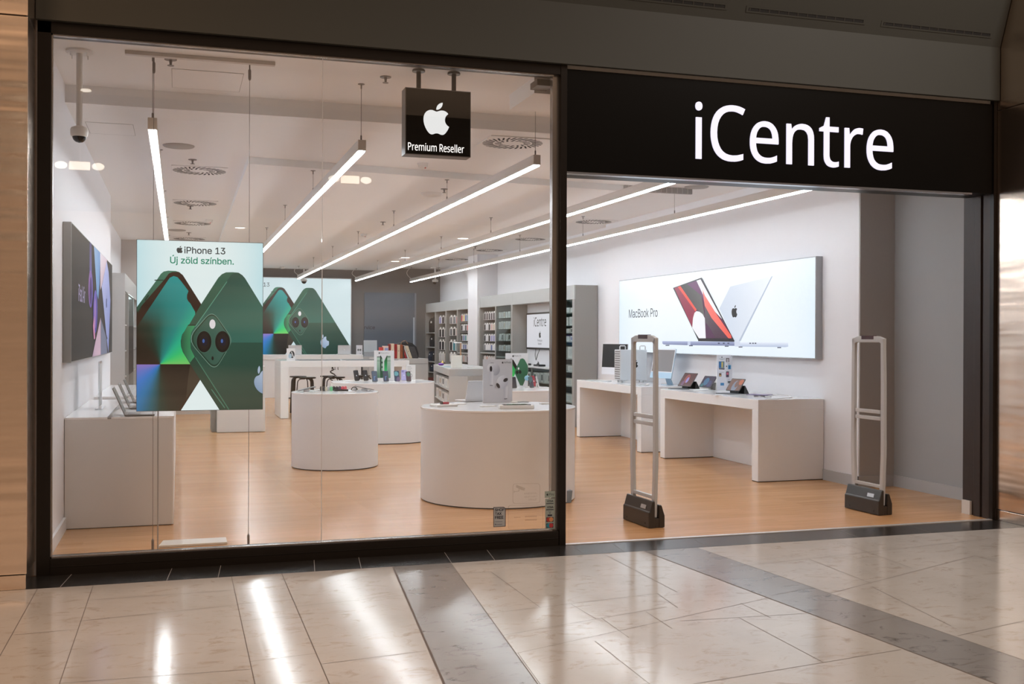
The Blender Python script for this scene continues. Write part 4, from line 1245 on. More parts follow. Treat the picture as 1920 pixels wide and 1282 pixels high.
def phones_art(a, T, n1=70, k=1.0):
    c = lambda r, g, b: tuple(min(1, v * k) for v in L(r, g, b))
    P = lambda pts: [T(*p) for p in pts]
    E2 = lambda cx, cy, rx, ry, col: a.poly([T(cx + rx * math.cos(t * math.pi / 15), cy + ry * math.sin(t * math.pi / 15)) for t in range(30)], col)
    # first phone, screen towards us: frame, bezel, screen
    bodyA = [(-518, 1252), (22, 515), (165, 320), (195, 276), (215, 260), (245, 254), (300, 256), (330, 267), (355, 300), (480, 490), (520, 560), (480, 1015), (330, 1252)]
    a.poly(P(bodyA), lin(T, (22, 515), (300, 256), c(34, 74, 60), c(62, 118, 96)))
    a.poly(P([(-560, 1320), (22, 552), (60, 500), (225, 310), (250, 275), (275, 264), (320, 262), (350, 285), (480, 490), (520, 560), (480, 1015), (330, 1252)]), c(38, 20, 14))
    a.poly(P([(78, 462), (104, 424), (112, 430), (86, 470)]), c(20, 48, 38))
    a.poly(P([(30, 545), (52, 508), (58, 514), (34, 553)]), c(20, 48, 38))
    a.poly(P([(150, 318), (212, 318), (216, 324), (150, 325)]), c(24, 52, 42))
    up = ramp([(0, c(112, 190, 100)), (14, c(80, 196, 100)), (32, c(42, 186, 110)), (52, c(28, 170, 132)), (68, c(22, 128, 120)), (82, c(22, 108, 100)), (92, c(20, 78, 68)), (106, c(24, 48, 38)), (128, c(36, 30, 22)), (180, c(30, 20, 14))])
    lo = ramp([(0, c(136, 112, 186)), (22, c(92, 112, 190)), (42, c(44, 112, 192)), (62, c(18, 108, 160)), (78, c(8, 84, 98)), (90, c(10, 48, 40)), (101, c(24, 32, 24)), (118, c(26, 22, 16)), (180, c(24, 18, 14))])
    o = T(190, 915)

    def fu(x, y):
        ang = math.degrees(math.atan2(max(0, y - o[1]), x - o[0]))
        base = up(ang)
        top = T(190, 290)[1]
        t = (y - o[1]) / (top - o[1])
        return lerp(base, lerp(base, c(30, 150, 150), 0.85 if ang < 110 else 0.45), max(0, (t - .45)) * 1.7)

    def fl(x, y):
        return lo(180 - math.degrees(math.atan2(max(0, o[1] - y), x - o[0])))
    scr_u = [(-170, 915), (22, 655), (240, 330), (258, 304), (285, 292), (312, 300), (335, 325), (390, 398), (380, 425), (379, 450), (388, 470), (402, 484), (437, 545), (437, 600), (350, 760), (404, 915)]
    a.grid(P(scr_u), fu, n1)
    a.grid(P([(-170, 917), (404, 917), (385, 1020), (370, 1160), (318, 1252), (-420, 1252)]), fl, n1)
    a.poly(P([(404, 900), (480, 1015), (440, 1075), (372, 1160), (388, 1010)]), c(52, 46, 36))
    E2(403, 447, 8, 12, c(20, 14, 18))
    # second phone, camera side towards us
    bodyB = [(480, 490), (600, 305), (625, 280), (655, 266), (700, 265), (740, 268), (770, 285), (790, 308), (1260, 1071), (1370, 1252), (618, 1252), (440, 975), (350, 830), (337, 790), (335, 750), (345, 705), (395, 635)]
    a.poly(P(bodyB), lin(T, (340, 900), (640, 290), c(28, 60, 48), c(46, 92, 74)))
    a.poly(P([(385, 640), (440, 640), (410, 690), (402, 740), (405, 800), (435, 860), (400, 905), (352, 830), (338, 780), (340, 720)]), lin(T, (340, 760), (430, 760), c(30, 80, 58), c(58, 146, 96)))
    a.poly(P([(388, 636), (442, 636), (442, 643), (384, 643)]), c(16, 40, 32))
    face = [(660, 330), (690, 285), (712, 270), (745, 269), (772, 288), (792, 313), (1258, 1075), (1366, 1252), (682, 1252), (436, 868), (405, 805), (402, 735), (412, 690), (436, 648)]
    a.poly(P(face), lin(T, (600, 330), (760, 740), c(34, 74, 64), c(50, 106, 93)))
    # the same face below the sheen line
    lower = clip_convex([(p[0], p[1]) for p in face], [(0, -1, -762)])
    a.poly(P(lower), lin(T, (600, 780), (800, 1240), c(34, 76, 63), c(26, 56, 47)))
    a.poly(P([(436, 648), (660, 330), (664, 333), (442, 650)]), c(84, 142, 120))
    a.poly(P([(436, 868), (682, 1252), (690, 1252), (442, 866)]), c(62, 112, 92))
    a.poly(P([(548, 1092), (556, 1092), (648, 1220), (644, 1226)]), c(70, 118, 100))
    # camera bump
    bump = rounded([(557, 531), (708, 745), (576, 965), (378, 735)], [70, 62, 70, 90])
    a.poly(P(bump), c(112, 146, 130))
    bump2 = rounded([(557, 536), (704, 745), (576, 960), (384, 736)], [68, 60, 68, 86])
    a.poly(P(bump2), c(26, 58, 46))
    bump3 = rounded([(558, 546), (694, 745), (577, 945), (398, 737)], [66, 58, 66, 82])
    a.poly(P(bump3), lin(T, (420, 760), (640, 700), c(40, 78, 64), c(58, 96, 84)))
    for cx, cy in ((500, 756), (630, 756)):
        E2(cx, cy, 57, 80, c(60, 92, 80))
        E2(cx, cy, 52, 75, c(12, 14, 14))
        E2(cx, cy, 38, 56, c(26, 22, 22))
        E2(cx + 4, cy, 20, 30, c(18, 22, 40))
        E2(cx - 4, cy - 5, 8, 14, c(66, 100, 168))
    E2(559, 632, 21, 33, c(222, 218, 222))
    E2(560, 873, 8, 14, c(14, 18, 16))
    # emblem on the back of the phone
    ca, sa = math.cos(math.radians(-34)), math.sin(math.radians(-34))
    RT = [[((q[0] - 12) * ca - (q[1] - 12) * sa, (q[0] - 12) * sa + (q[1] - 12) * ca) for q in lp] for lp in FRUIT]
    xs, ys = [q[0] for l in RT for q in l], [q[1] for l in RT for q in l]
    for l in RT:
        a.poly(P([(853 + (q[0] - min(xs)) / (max(xs) - min(xs)) * 121, 926 + (q[1] - min(ys)) / (max(ys) - min(ys)) * 196) for q in l]), lin(T, (860, 1100), (970, 980), c(120, 146, 176), c(176, 190, 212)), True)
    a.k += 1


# --- poster hanging in the window
yP = 8.2
fr = fy(yP)
TL, BR = aty(256, 448.3, yP), aty(493.5, 767.5, yP)
TR = aty(493.2, 455.3, yP)
x0, x1, z0, z1 = TL.x, (TR.x + BR.x) / 2, BR.z, (TL.z + TR.z) / 2
t = thing('hanging_poster', 'backlit poster of two green phones hanging on wires in the window', 'poster', ((x0 + x1) / 2, yP + .02, z0))
b = MB(); b.box(x0, yP, z0, x1, yP + .035, z1)
part(t, 'light_box', b, M('poster_edge', (.06, .06, .06), .35, .5, noise=.05), bevel=.002)
a = Art(fr)
ins = .0035
a.clip = rect_edges(x0 + ins, z0 + ins, x1 - ins, z1 - ins)
bgc = lambda x, y: lerp(L(188, 224, 232), L(226, 240, 241), 1 - abs(((x - x0) / (x1 - x0)) * 2 - 1) ** 2.2 * .95)
a.grid([(x0, z0), (x1, z0), (x1, z1), (x0, z1)], bgc, 24)
T8 = lambda x, y: fr.px(250 + x / 3.772, 440 + y / 3.772)
phones_art(a, T8)
INK = L(48, 58, 62)
p, q = T8(360, 133), T8(648, 140)
a.clip = None
a.text('iPhone 13', p[0], p[1], INK, width=q[0] - p[0], bold=.0018)
p0, p1 = T8(305, 80), T8(350, 132)
a.logo((p0[0] + p1[0]) / 2, (p0[1] + p1[1]) / 2, p0[1] - p1[1], INK)
p, q = T8(260, 203), T8(708, 212)
a.text('\u00daj z\u00f6ld sz\u00ednben.', p[0], p[1], L(28, 132, 104), width=q[0] - p[0], bold=.0018)
a.put(t, LIT)
# its rail on the ceiling and its wires
rl, rr_ = atz(235, 98, ZC0), atz(515, 119, ZC0)
t2 = thing('ceiling_rail', 'white rail on the ceiling carrying the hanging window poster', 'rail', ((rl.x + rr_.x) / 2, yP, ZC0))
b = MB(); b.box(rl.x, yP - .025, ZC0 - .028, rr_.x, yP + .025, ZC0 - .0005); part(t2, 'rail_bar', b, M('rail_white', (.58, .55, .53), .4, .1, noise=.02), bevel=.002)
for k, u in enumerate((288, 468)):
    xw = aty(u, 300, yP).x
    b = MB()
    b.tube([(xw, yP + .017, z1), (xw, yP + .017, ZC0 - .14)], .0018, 6)
    b.lathe([(.006, 0), (.011, .012), (.011, .075), (.005, .085), (.005, .115)], (xw, yP + .017, ZC0 - .145), 10)
    part(t, 'upper_wire', b, WIRE)
    b = MB()
    b.tube([(xw, yP + .017, .10), (xw, yP + .017, z0)], .0018, 6)
    b.lathe([(.016, 0), (.016, .006), (.007, .010), (.009, .03), (.009, .10), (.004, .11)], (xw, yP + .017, 0), 10)
    part(t, 'lower_wire', b, WIRE)
xw = aty(296, 900, yP).x
b = MB(); b.tube([(xw, yP + .02, .02), (xw, yP + .02, z0)], .0045, 8); part(t, 'power_cable', b, M('grey_cable', (.33, .32, .32), .5, noise=.02))
# floor plate under it
P = [atz(297, 1028), atz(309, 1016.5), atz(424, 1011.5), atz(421, 1023)]
b = MB(); b.prism([(P[0].x, 8.42, 0), (P[2].x, 8.42, 0), (P[2].x, 8.63, 0), (P[0].x + .03, 8.63, 0)], (0, 0, .02))
solo('floor_plate', 'flat pale plate lying on the wooden floor under the hanging poster', 'plate', b, M('pale_plate', (.62, .60, .56), .45, noise=.03), (P[0].x + .25, 8.52, 0), bevel=.004)

# --- large mural at the back
yM = YB - .08
fr = fy(yM)
q = aty(659, 522, yM); r = aty(659, 665, yM)
zt_, xr_ = q.z, q.x
Z5 = lambda x, y: fr.px(480 + x / 7.12, 490 + y / 7.12)
T5 = lambda x, y: Z5(.94 * x + 56, .94 * y + 103)
t = thing('wall_poster', 'large backlit mural of two green phones on the grey back wall', 'poster', (2.9, YB - .04, 1.06))
b = MB(); b.box(1.25, yM, 1.06, xr_, YB - .001, zt_); part(t, 'light_box', b, ALU)
a = Art(fr, .0012, .001)
a.clip = rect_edges(1.26, 1.07, xr_ - .02, zt_ - .02)
a.poly([(1.25, 1.06), (xr_, 1.06), (xr_, zt_), (1.25, zt_)], lambda x, y: L(208, 228, 234))
phones_art(a, T5, 60, 1.15)
a.clip = None
p, q = Z5(98, 335), Z5(178, 340)
wd = (q[0] - p[0])
s13 = wd / text2d('13')[2]
full = text2d('iPhone 13')[2] * s13
a.text('iPhone 13', q[0] - full, p[1], INK, width=full)
a.put(t, LIT)

# --- wide laptop poster on the wall
xf = 6.86
fr = fxr(xf)
q0, q1 = fr.px(1161, 525.8), fr.px(1529, 480.2)
r0, r1 = fr.px(1160.5, 662), fr.px(1530, 670)
a0, a1, zt_, zb_ = (q0[0] + r0[0]) / 2, (q1[0] + r1[0]) / 2, (q0[1] + q1[1]) / 2, (r0[1] + r1[1]) / 2
t = thing('wall_poster', 'wide white backlit poster of two open laptops over the tables', 'poster', (6.9, -(a0 + a1) / 2, zb_))
b = MB(); b.box(xf, -a1, zb_, XR - .001, -a0, zt_); part(t, 'light_box', b, M('poster_alu', (.40, .41, .43), .4, .4, noise=.02), bevel=.003)
a = Art(fr)
a.clip = rect_edges(a0 + .012, zb_ + .012, a1 - .012, zt_ - .012)
a.grid([(a0, zb_), (a1, zb_), (a1, zt_), (a0, zt_)], lambda x, y: lerp(L(240, 246, 252), L(222, 236, 248), max(abs((x - a0) / (a1 - a0) * 2 - 1) ** 4, (1 - (y - zb_) / (zt_ - zb_)) ** 3 * .7)), 24)
T6 = lambda x, y: fr.px(1060 + x / 2.786, 460 + y / 2.786)
pg = lambda pts, col: a.poly([T6(*p) for p in pts], col)
# right laptop (lid seen from behind) and bases
pg([(862, 215), (1078, 162), (1083, 166), (912, 500), (885, 500), (805, 330)], lin(T6, (840, 300), (1040, 200), L(206, 216, 232), L(236, 241, 248)))
pg([(1077, 163), (1084, 160), (916, 500), (906, 500)], L(176, 188, 208))
a.logo(*T6(884, 344), T6(884, 310)[1] - T6(884, 374)[1], L(20, 22, 28), 1.15)
pg([(912, 506), (1165, 508), (1166, 528), (1150, 531), (912, 528)], lin(T6, (920, 508), (920, 530), L(226, 233, 246), L(176, 190, 216)))
pg([(508, 500), (886, 503), (886, 524), (640, 521), (515, 517), (508, 512)], lin(T6, (520, 500), (520, 522), L(170, 180, 214), L(112, 120, 158)))
pg([(640, 502), (655, 502), (655, 521), (640, 521)], L(196, 206, 230))
pg([(885, 501), (914, 501), (914, 530), (885, 527)], L(206, 214, 232))
for xx, yy in ((535, 520), (658, 522), (845, 525), (1120, 532), (918, 529)):
    pg([(xx - 10, yy - 1), (xx + 10, yy - 1), (xx + 10, yy + 4), (xx - 10, yy + 4)], L(70, 76, 100))
for xx in (800, 826, 850, 965, 980, 993):
    pg([(xx, 508), (xx + 9, 508), (xx + 9, 514), (xx, 514)], L(60, 66, 92))
# left laptop screen
pg([(566, 222), (716, 168), (722, 176), (889, 500), (884, 503), (700, 500)], L(44, 46, 54))
clipscr = [(574, 223), (712, 177), (878, 484), (703, 485)]
pg(clipscr, L(84, 40, 72))
pg([(574, 223), (594, 216), (690, 345), (668, 430)], L(150, 48, 76))
pg([(592, 217), (606, 212), (692, 334), (684, 345)], L(236, 84, 72))
pg([(606, 212), (640, 201), (716, 260), (733, 372), (690, 334)], lin(T6, (620, 220), (720, 330), L(40, 40, 44), L(104, 100, 100)))
pg([(640, 201), (688, 185), (722, 230), (733, 300), (716, 262)], lin(T6, (650, 200), (730, 290), L(92, 44, 92), L(118, 70, 110)))
pg([(668, 430), (672, 380), (680, 352), (690, 343), (706, 346), (722, 358), (734, 380), (739, 485), (703, 485)], L(240, 240, 246))
pg([(690, 184), (712, 177), (824, 384), (800, 360), (745, 300)], L(238, 240, 246))
pg([(722, 230), (735, 262), (790, 350), (872, 470), (874, 485), (858, 485), (770, 380), (734, 315)], lin(T6, (730, 270), (870, 480), L(250, 128, 120), L(236, 92, 76)))
pg([(734, 315), (770, 380), (858, 485), (740, 485), (736, 380)], lin(T6, (740, 340), (800, 480), L(96, 88, 96), L(72, 34, 62)))
pg([(736, 400), (760, 430), (790, 485), (740, 485)], L(82, 40, 78))
pg([(700, 486), (880, 485), (889, 500), (884, 503), (700, 500)], L(30, 28, 36))
p, q = T6(338, 378), T6(488, 376)
a.text('MacBook Pro', p[0], p[1], L(40, 44, 52), width=q[0] - p[0])
a.put(t, LIT)

# --- dark tablet poster on the other wall
xl = -.833
fr = fxl(xl)
ya, yb = 9.28, 14.78
za, zc = 1.376, 2.52
t = thing('wall_poster', 'dark poster of purple tablets on the white wall beside the window', 'poster', (XL, (ya + yb) / 2, za))
b = MB(); b.box(XL + .001, ya, za, xl, yb, zc); part(t, 'frame', b, M('poster_frame_grey', (.33, .335, .33), .45, .3, noise=.02), bevel=.004)
a = Art(fr)
a.clip = rect_edges(ya + .01, za + .01, yb - .01, zc - .01)
a.rect(ya, za, yb, zc, L(62, 59, 56))
Tn = lambda x, y: fr.px(100 + x / 4.27, 400 + y / 4.27)
pn = lambda pts, col: a.poly([Tn(*p) for p in pts], col)
def ov(cx, cy, rx, ry, col): pn([(cx + rx * math.cos(k * math.pi / 12), cy + ry * math.sin(k * math.pi / 12)) for k in range(24)], col)
pn([(288, 215), (304, 235), (306, 470), (288, 470)], lin(Tn, (288, 240), (306, 460), L(66, 62, 96), L(120, 110, 170)))
ov(297, 605, 18, 150, lin(Tn, (285, 500), (310, 720), L(150, 110, 168), L(98, 92, 180)))
ov(298, 620, 9, 110, L(84, 66, 120))
pn([(322, 258), (374, 305), (368, 560), (358, 688), (345, 640)], lin(Tn, (330, 300), (365, 640), L(150, 180, 214), L(104, 150, 204)))
pn([(372, 306), (428, 372), (384, 580), (374, 612)], lin(Tn, (380, 340), (390, 580), L(222, 216, 222), L(206, 186, 200)))
pn([(425, 385), (440, 470), (454, 700), (438, 1120), (424, 1000), (384, 585)], lin(Tn, (400, 500), (440, 1080), L(176, 184, 224), L(140, 152, 208)))
ov(333, 785, 17, 172, lin(Tn, (320, 640), (345, 920), L(120, 108, 190), L(78, 72, 160)))
ov(331, 800, 8, 120, L(150, 120, 190))
pn([(312, 900), (322, 820), (330, 1000), (320, 1010)], L(214, 150, 190))
pn([(374, 832), (374, 1135), (303, 1160)], lin(Tn, (374, 850), (320, 1150), L(216, 190, 208), L(198, 172, 194)))
pn([(376, 840), (420, 985), (426, 1124), (374, 1136)], L(124, 130, 152))
pn([(374, 840), (378, 830), (428, 1000), (424, 1010)], L(60, 58, 66))
c_, d_ = Tn(420, 650), Tn(420, 752)
a.logo(*Tn(421, 705), c_[1] - d_[1], L(70, 78, 120), 1.1)
p, q = Tn(192, 700), Tn(246, 702)
a.text('iPad Air', p[0], p[1], L(196, 186, 226), width=q[0] - p[0])
a.put(t, FABRIC)

# ------------------------------------------------------------------ round tables
def round_table(cx, cy, r, h, lb):
    t = thing('round_table', lb, 'table', (cx, cy, 0), group='white round display tables')
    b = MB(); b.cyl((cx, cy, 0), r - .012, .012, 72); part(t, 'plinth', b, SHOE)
    b = MB(); b.cyl((cx, cy, .012), r, h - .032, 96); part(t, 'drum', b, DRUM, smooth=True)
    b = MB(); b.lathe([(r + .001, 0), (r + .003, .002), (r + .003, .017), (r, .020)], (cx, cy, h - .020), 96); part(t, 'tabletop', b, WTOP)


round_table(3.04, 10.157, .767, .91, 'big white drum table with the large white earphone card, behind the window post')
round_table(1.842, 13.168, .527, .917, 'small white drum table carrying coloured watch straps')
round_table(3.026, 16.338, .792, .901, 'white drum table with a row of upright phones')
round_table(4.31, 13.51, .62, .91, 'white drum table mostly hidden behind the big earphone table')

# ------------------------------------------------------------------ white tables along the wall
def wall_table(y0, y1, lb):
    x0, x1, h = 6.11, 6.945, .912
    t = thing('display_table', lb, 'table', ((x0 + x1) / 2, (y0 + y1) / 2, 0), group='white block tables along the wall')
    b = MB(); b.box(x0, y0, h - .115, x1, y1, h - .004); part(t, 'top', b, WHITE, bevel=.002)
    b = MB(); b.box(x0 + .002, y0 + .002, h - .0039, x1 - .002, y1 - .002, h); part(t, 'top_surface', b, WTOP)
    for ya, yb in ((y0, y0 + .135), (y1 - .135, y1)):
        b = MB(); b.box(x0, ya, .008, x1, yb, h - .1151); part(t, 'side_panel', b, WHITE, bevel=.002)
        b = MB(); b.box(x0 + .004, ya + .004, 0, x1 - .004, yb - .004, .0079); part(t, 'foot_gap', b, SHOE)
    b = MB(); b.box(x1 - .12, y0 + .136, .002, x1 - .10, y1 - .136, h - .116); part(t, 'back_panel', b, WHITE)


wall_table(10.385, 12.885, 'white block table with tilted tablets under the laptop poster')
wall_table(13.50, 15.995, 'white block table carrying the silver tower computer')

# ------------------------------------------------------------------ cabinets along the other wall
def wall_counter(y0, y1, lb):
    x0, x1, h = XL + .004, -.04, .92
    t = thing('display_counter', lb, 'counter', ((x0 + x1) / 2, (y0 + y1) / 2, 0), group='counters along the poster wall')
    b = MB(); b.box(x0, y0, .006, x1 - .012, y1, h - .016); part(t, 'body', b, COUNTER, bevel=.002)
    b = MB(); b.box(x1 - .0118, y0 + .004, .006, x1, y1 - .004, h - .016); part(t, 'front_panel', b, WHITE)
    b = MB(); b.box(x0, y0 - .002, h - .0158, x0 + .33, y1, h); b.box(x0 + .36, y0 - .002, h - .0158, x1 + .002, y1, h); part(t, 'top', b, WTOP)
    b = MB(); b.box(x0 + .331, y0, h - .0158, x0 + .359, y1, h - .004); part(t, 'cable_slot', b, SHELFG)
    b = MB(); b.box(x0 + .01, y0 + .01, 0, x1 - .02, y1 - .01, .0059); part(t, 'foot_gap', b, SHOE)


wall_counter(9.43, 12.0, 'grey fronted counter with open laptops beside the window')
wall_counter(12.6, 15.5, 'white topped counter behind the laptop counter along the poster wall')

# grey cabinet behind the hanging poster
t = thing('storage_cabinet', 'low grey cabinet standing behind the hanging window poster', 'cabinet', (.947, 18.5, 0))
b = MB(); b.box(.60, 18.151, .004, 1.375, 19.1, 1.075); part(t, 'body', b, COUNTER, bevel=.003)
b = MB(); b.box(.52, 18.30, .004, .598, 19.05, 1.07); part(t, 'side_shelf', b, SHELFG)
b = MB(); b.box(.595, 18.145, 1.0755, 1.38, 19.105, 1.09); part(t, 'top', b, COUNTER)
b = MB(); b.box(.606, 18.146, .012, 1.369, 18.1505, .76); part(t, 'door', b, COUNTER)
b = MB(); b.box(.606, 18.146, .765, 1.369, 18.1505, 1.07); part(t, 'drawer', b, COUNTER)

# ------------------------------------------------------------------ high white table and stools
t = thing('bar_table', 'long high white table with black stools in front of the back counter', 'table', (3.0, 21.5, 0))
b = MB(); b.box(1.875, 20.9, .995, 4.40, 22.22, 1.118); part(t, 'top', b, WHITE, bevel=.003)
b = MB(); b.box(1.878, 20.903, 1.1181, 4.397, 22.217, 1.122); part(t, 'top_surface', b, WTOP)
for xa in (1.875, 4.25):
    b = MB(); b.box(xa, 20.9, .006, xa + .15, 22.22, .9949); part(t, 'side_panel', b, WHITE, bevel=.003)
b = MB()
for k in range(3): b.tube([(2.9 + .06 * k, 21.2, .994), (2.9 + .06 * k, 21.2, .94), (2.91 + .06 * k, 21.2, .93)], .006, 6)
part(t, 'cable_hook', b, BLACK)
xw = aty(624, 690, 21.3).x
b = MB()
b.tube([(xw + .05 * math.sin(k * .9) * (k > 2), 21.3 + .03 * math.cos(k * .9), .994 - .02 * k) for k in range(15)], .011, 8)
part(t, 'coiled_cable', b, BLACK)
for (xa, xb, ya, yb, nm) in ((2.25, 3.05, 21.1, 21.5, 0), (3.15, 4.2, 21.0, 21.6, 1)):
    b = MB(); b.box(xa, ya, 1.1225, xb, yb, 1.132)
    solo('desk_mat', 'dark flat mat lying on the high white table ' + ('near the round picture card' if not nm else 'toward the boxed phone cases'), 'mat', b, M('mat_grey', (.09, .095, .10), .5, noise=.05), ((xa + xb) / 2, (ya + yb) / 2, 1.1225))


def stool_proto():
    t = thing('bar_stool', '', 'stool', (0, 0, 0), group='black bentwood stools at the high table')
    b = MB(); b.lathe([(.165, 0), (.175, .006), (.175, .022), (.168, .028)], (0, 0, .735), 32); part(t, 'seat', b, STOOL, local=True)
    for k in range(3):
        a = math.radians(90 + 120 * k)
        d = Vector((math.cos(a), math.sin(a), 0))
        s = Vector((-d.y, d.x, 0))
        pts = [d * .04 + Vector((0, 0, .727)), d * .11 + Vector((0, 0, .726)), d * .155 + Vector((0, 0, .715)), d * .182 + Vector((0, 0, .69)), d * .194 + Vector((0, 0, .65)), d * .22 + Vector((0, 0, .3)), d * .24 + Vector((0, 0, 0.001))]
        b = MB(); b.bar(pts, .052, .018, s); part(t, 'leg', b, STOOL, local=True)
    b = MB()
    b.tube([(.213 * math.cos(k * math.pi / 12), .213 * math.sin(k * math.pi / 12), .30) for k in range(25)], .008, 6)
    part(t, 'foot_ring', b, STOOL, local=True)
    return t


ST = [(559, 706, 22.6, 'black bentwood stool standing closest to the end panel of the high table'), (576, 709, 21.9, 'black bentwood stool, second from the end panel of the high table'),
      (616, 705, 22.65, 'black bentwood stool under the coiled cable, tucked further under'), (631, 708, 22.0, 'black bentwood stool just behind the drum table with upright phones'), (679, 704, 22.75, 'black bentwood stool behind two dark upright phones')]
s0 = stool_proto()
for k, (u, v, y, lb) in enumerate(ST):
    x = aty(u, v, y).x
    if k == 0:
        s0.location = (x, y, 0)
        s0.rotation_euler = (0, 0, .3)
        s0['label'] = lb
    else:
        dup(s0, (x, y, 0), .3 + 1.1 * k, lb)

# ------------------------------------------------------------------ back counter
t = thing('service_counter', 'long white service counter under the green phone mural', 'counter', (3.0, 28.4, 0))
b = MB(); b.box(1.3, 28.0, .985, 4.655, 28.85, 1.11); part(t, 'top', b, WHITE, bevel=.003)
b = MB(); b.box(1.35, 28.02, .004, 4.60, 28.80, .9849); part(t, 'front_panel', b, WHITE)
b = MB(); b.box(4.66, 28.1, .004, 5.25, 28.8, 1.06); part(t, 'end_cabinet', b, GREYLAM)

# service opening in the back wall, with a sliding panel
p0, p1 = aty(683, 548, YB), aty(780, 548, YB)
t = thing('service_door', 'dark blue-grey panel with raised lettering set in the grey back wall', 'door', ((p0.x + p1.x) / 2, YB - .02, .0))
b = MB(); b.box(p0.x, YB - .03, 0, p1.x - .05, YB - .001, p0.z); part(t, 'panel', b, M('blue_grey_panel', (.115, .14, .175), .35, noise=.04, nscale=5))
b = MB(); b.box(p1.x - .049, YB - .045, 0, p1.x, YB - .001, p0.z); part(t, 'post', b, M('door_post_grey', (.24, .26, .29), .4, .2, noise=.03))
b = MB(); q = aty(776, 595, YB - .06); b.box(q.x - .02, YB - .07, .9, q.x + .02, YB - .046, q.z); part(t, 'handle', b, M('pale_handle', (.55, .62, .70), .3, .2, noise=.02))
a = Art(fy(YB - .0305)); a.base = .004
p, q = a.fr.px(683, 617), a.fr.px(703, 617)
a.text('rvice', p[0], p[1], L(40, 40, 42), width=q[0] - p[0])
a.put(t, MATTE, 'lettering')

# ------------------------------------------------------------------ grey islands
t = thing('display_island', 'grey block island topped with boxed leather cases', 'counter', (5.2, 25, 0))
b = MB(); b.box(4.42, 24.5, .004, 5.612, 25.7, .952); part(t, 'body', b, GREYLAM, bevel=.003)
b = MB(); b.box(4.42, 24.5, .958, 5.612, 25.7, 1.078); part(t, 'top', b, GREYLAM, bevel=.003)
b = MB(); b.box(4.43, 24.51, .9521, 5.60, 25.69, .9579); part(t, 'groove', b, SHOE)
isl_top = 1.078

# the angled island with product niches; plan is a chamfered block
IB = [Vector((4.86, 19.45)), Vector((5.72, 19.95)), Vector((5.95, 21.6)), Vector((5.30, 22.55)), Vector((4.98, 21.4))]
zi = .985
P1, P2, P0 = atz(842, 692, zi), atz(908, 688, zi), atz(813, 683, zi)
yN = 19.0
P1 = aty(842, 692, yN); zi = P1.z
P2 = Vector((aty(908, 690, yN + .15).x, yN + .15, zi))
P0 = atz(813, 683, zi)
P3, P4 = Vector((P2.x + .35, P2.y + .5, zi)), Vector((P0.x + .75, P0.y + .6, zi))
ring = [P1, P2, P3, P4, P0]
t = thing('display_island', 'grey angled island with product niches, between drum tables and accessory shelves', 'counter', (P1.x + .3, P1.y + .8, 0))
b = MB(); b.prism([(p.x, p.y, zi - .13) for p in ring], (0, 0, .13)); part(t, 'top', b, GREYLAM, bevel=.003)
ctr = sum(ring, Vector((0, 0, 0))) / 5
b = MB()
inn = [Vector((p.x, p.y, 0)) for p in ring]
d01 = (inn[0] - inn[4]).normalized()
nrm = Vector((d01.y, -d01.x, 0))
if nrm.dot(ctr - inn[0]) < 0: nrm = -nrm
A0, A1 = inn[4] + nrm * .35, inn[0] + nrm * .35
b.prism([(p.x, p.y, .004) for p in (A1 + d01 * .0, inn[1], inn[2], inn[3], A0)], (0, 0, zi - .1341)); part(t, 'core', b, GREYLAM)
b = MB()
q = inn[0] - d01 * .04
b.prism([(p.x, p.y, .004) for p in (inn[0], q, q + nrm * .349, inn[0] + nrm * .349)], (0, 0, zi - .1342)); part(t, 'side_panel', b, GREYLAM)
q = inn[4] + d01 * .04
b = MB(); b.prism([(p.x, p.y, .004) for p in (inn[4], q, q + nrm * .349, inn[4] + nrm * .349)], (0, 0, zi - .1342)); part(t, 'side_panel', b, GREYLAM)
e0, e1 = inn[4] + d01 * .041, inn[0] - d01 * .041
ISH = (.02, .30, .585)
for z in ISH:
    b = MB(); b.prism([(p.x, p.y, z) for p in (e0 + nrm * .02, e1 + nrm * .02, e1 + nrm * .349, e0 + nrm * .349)], (0, 0, .02)); part(t, 'shelf', b, GREYLAM)
ISL = (e0, e1, nrm, d01, zi)

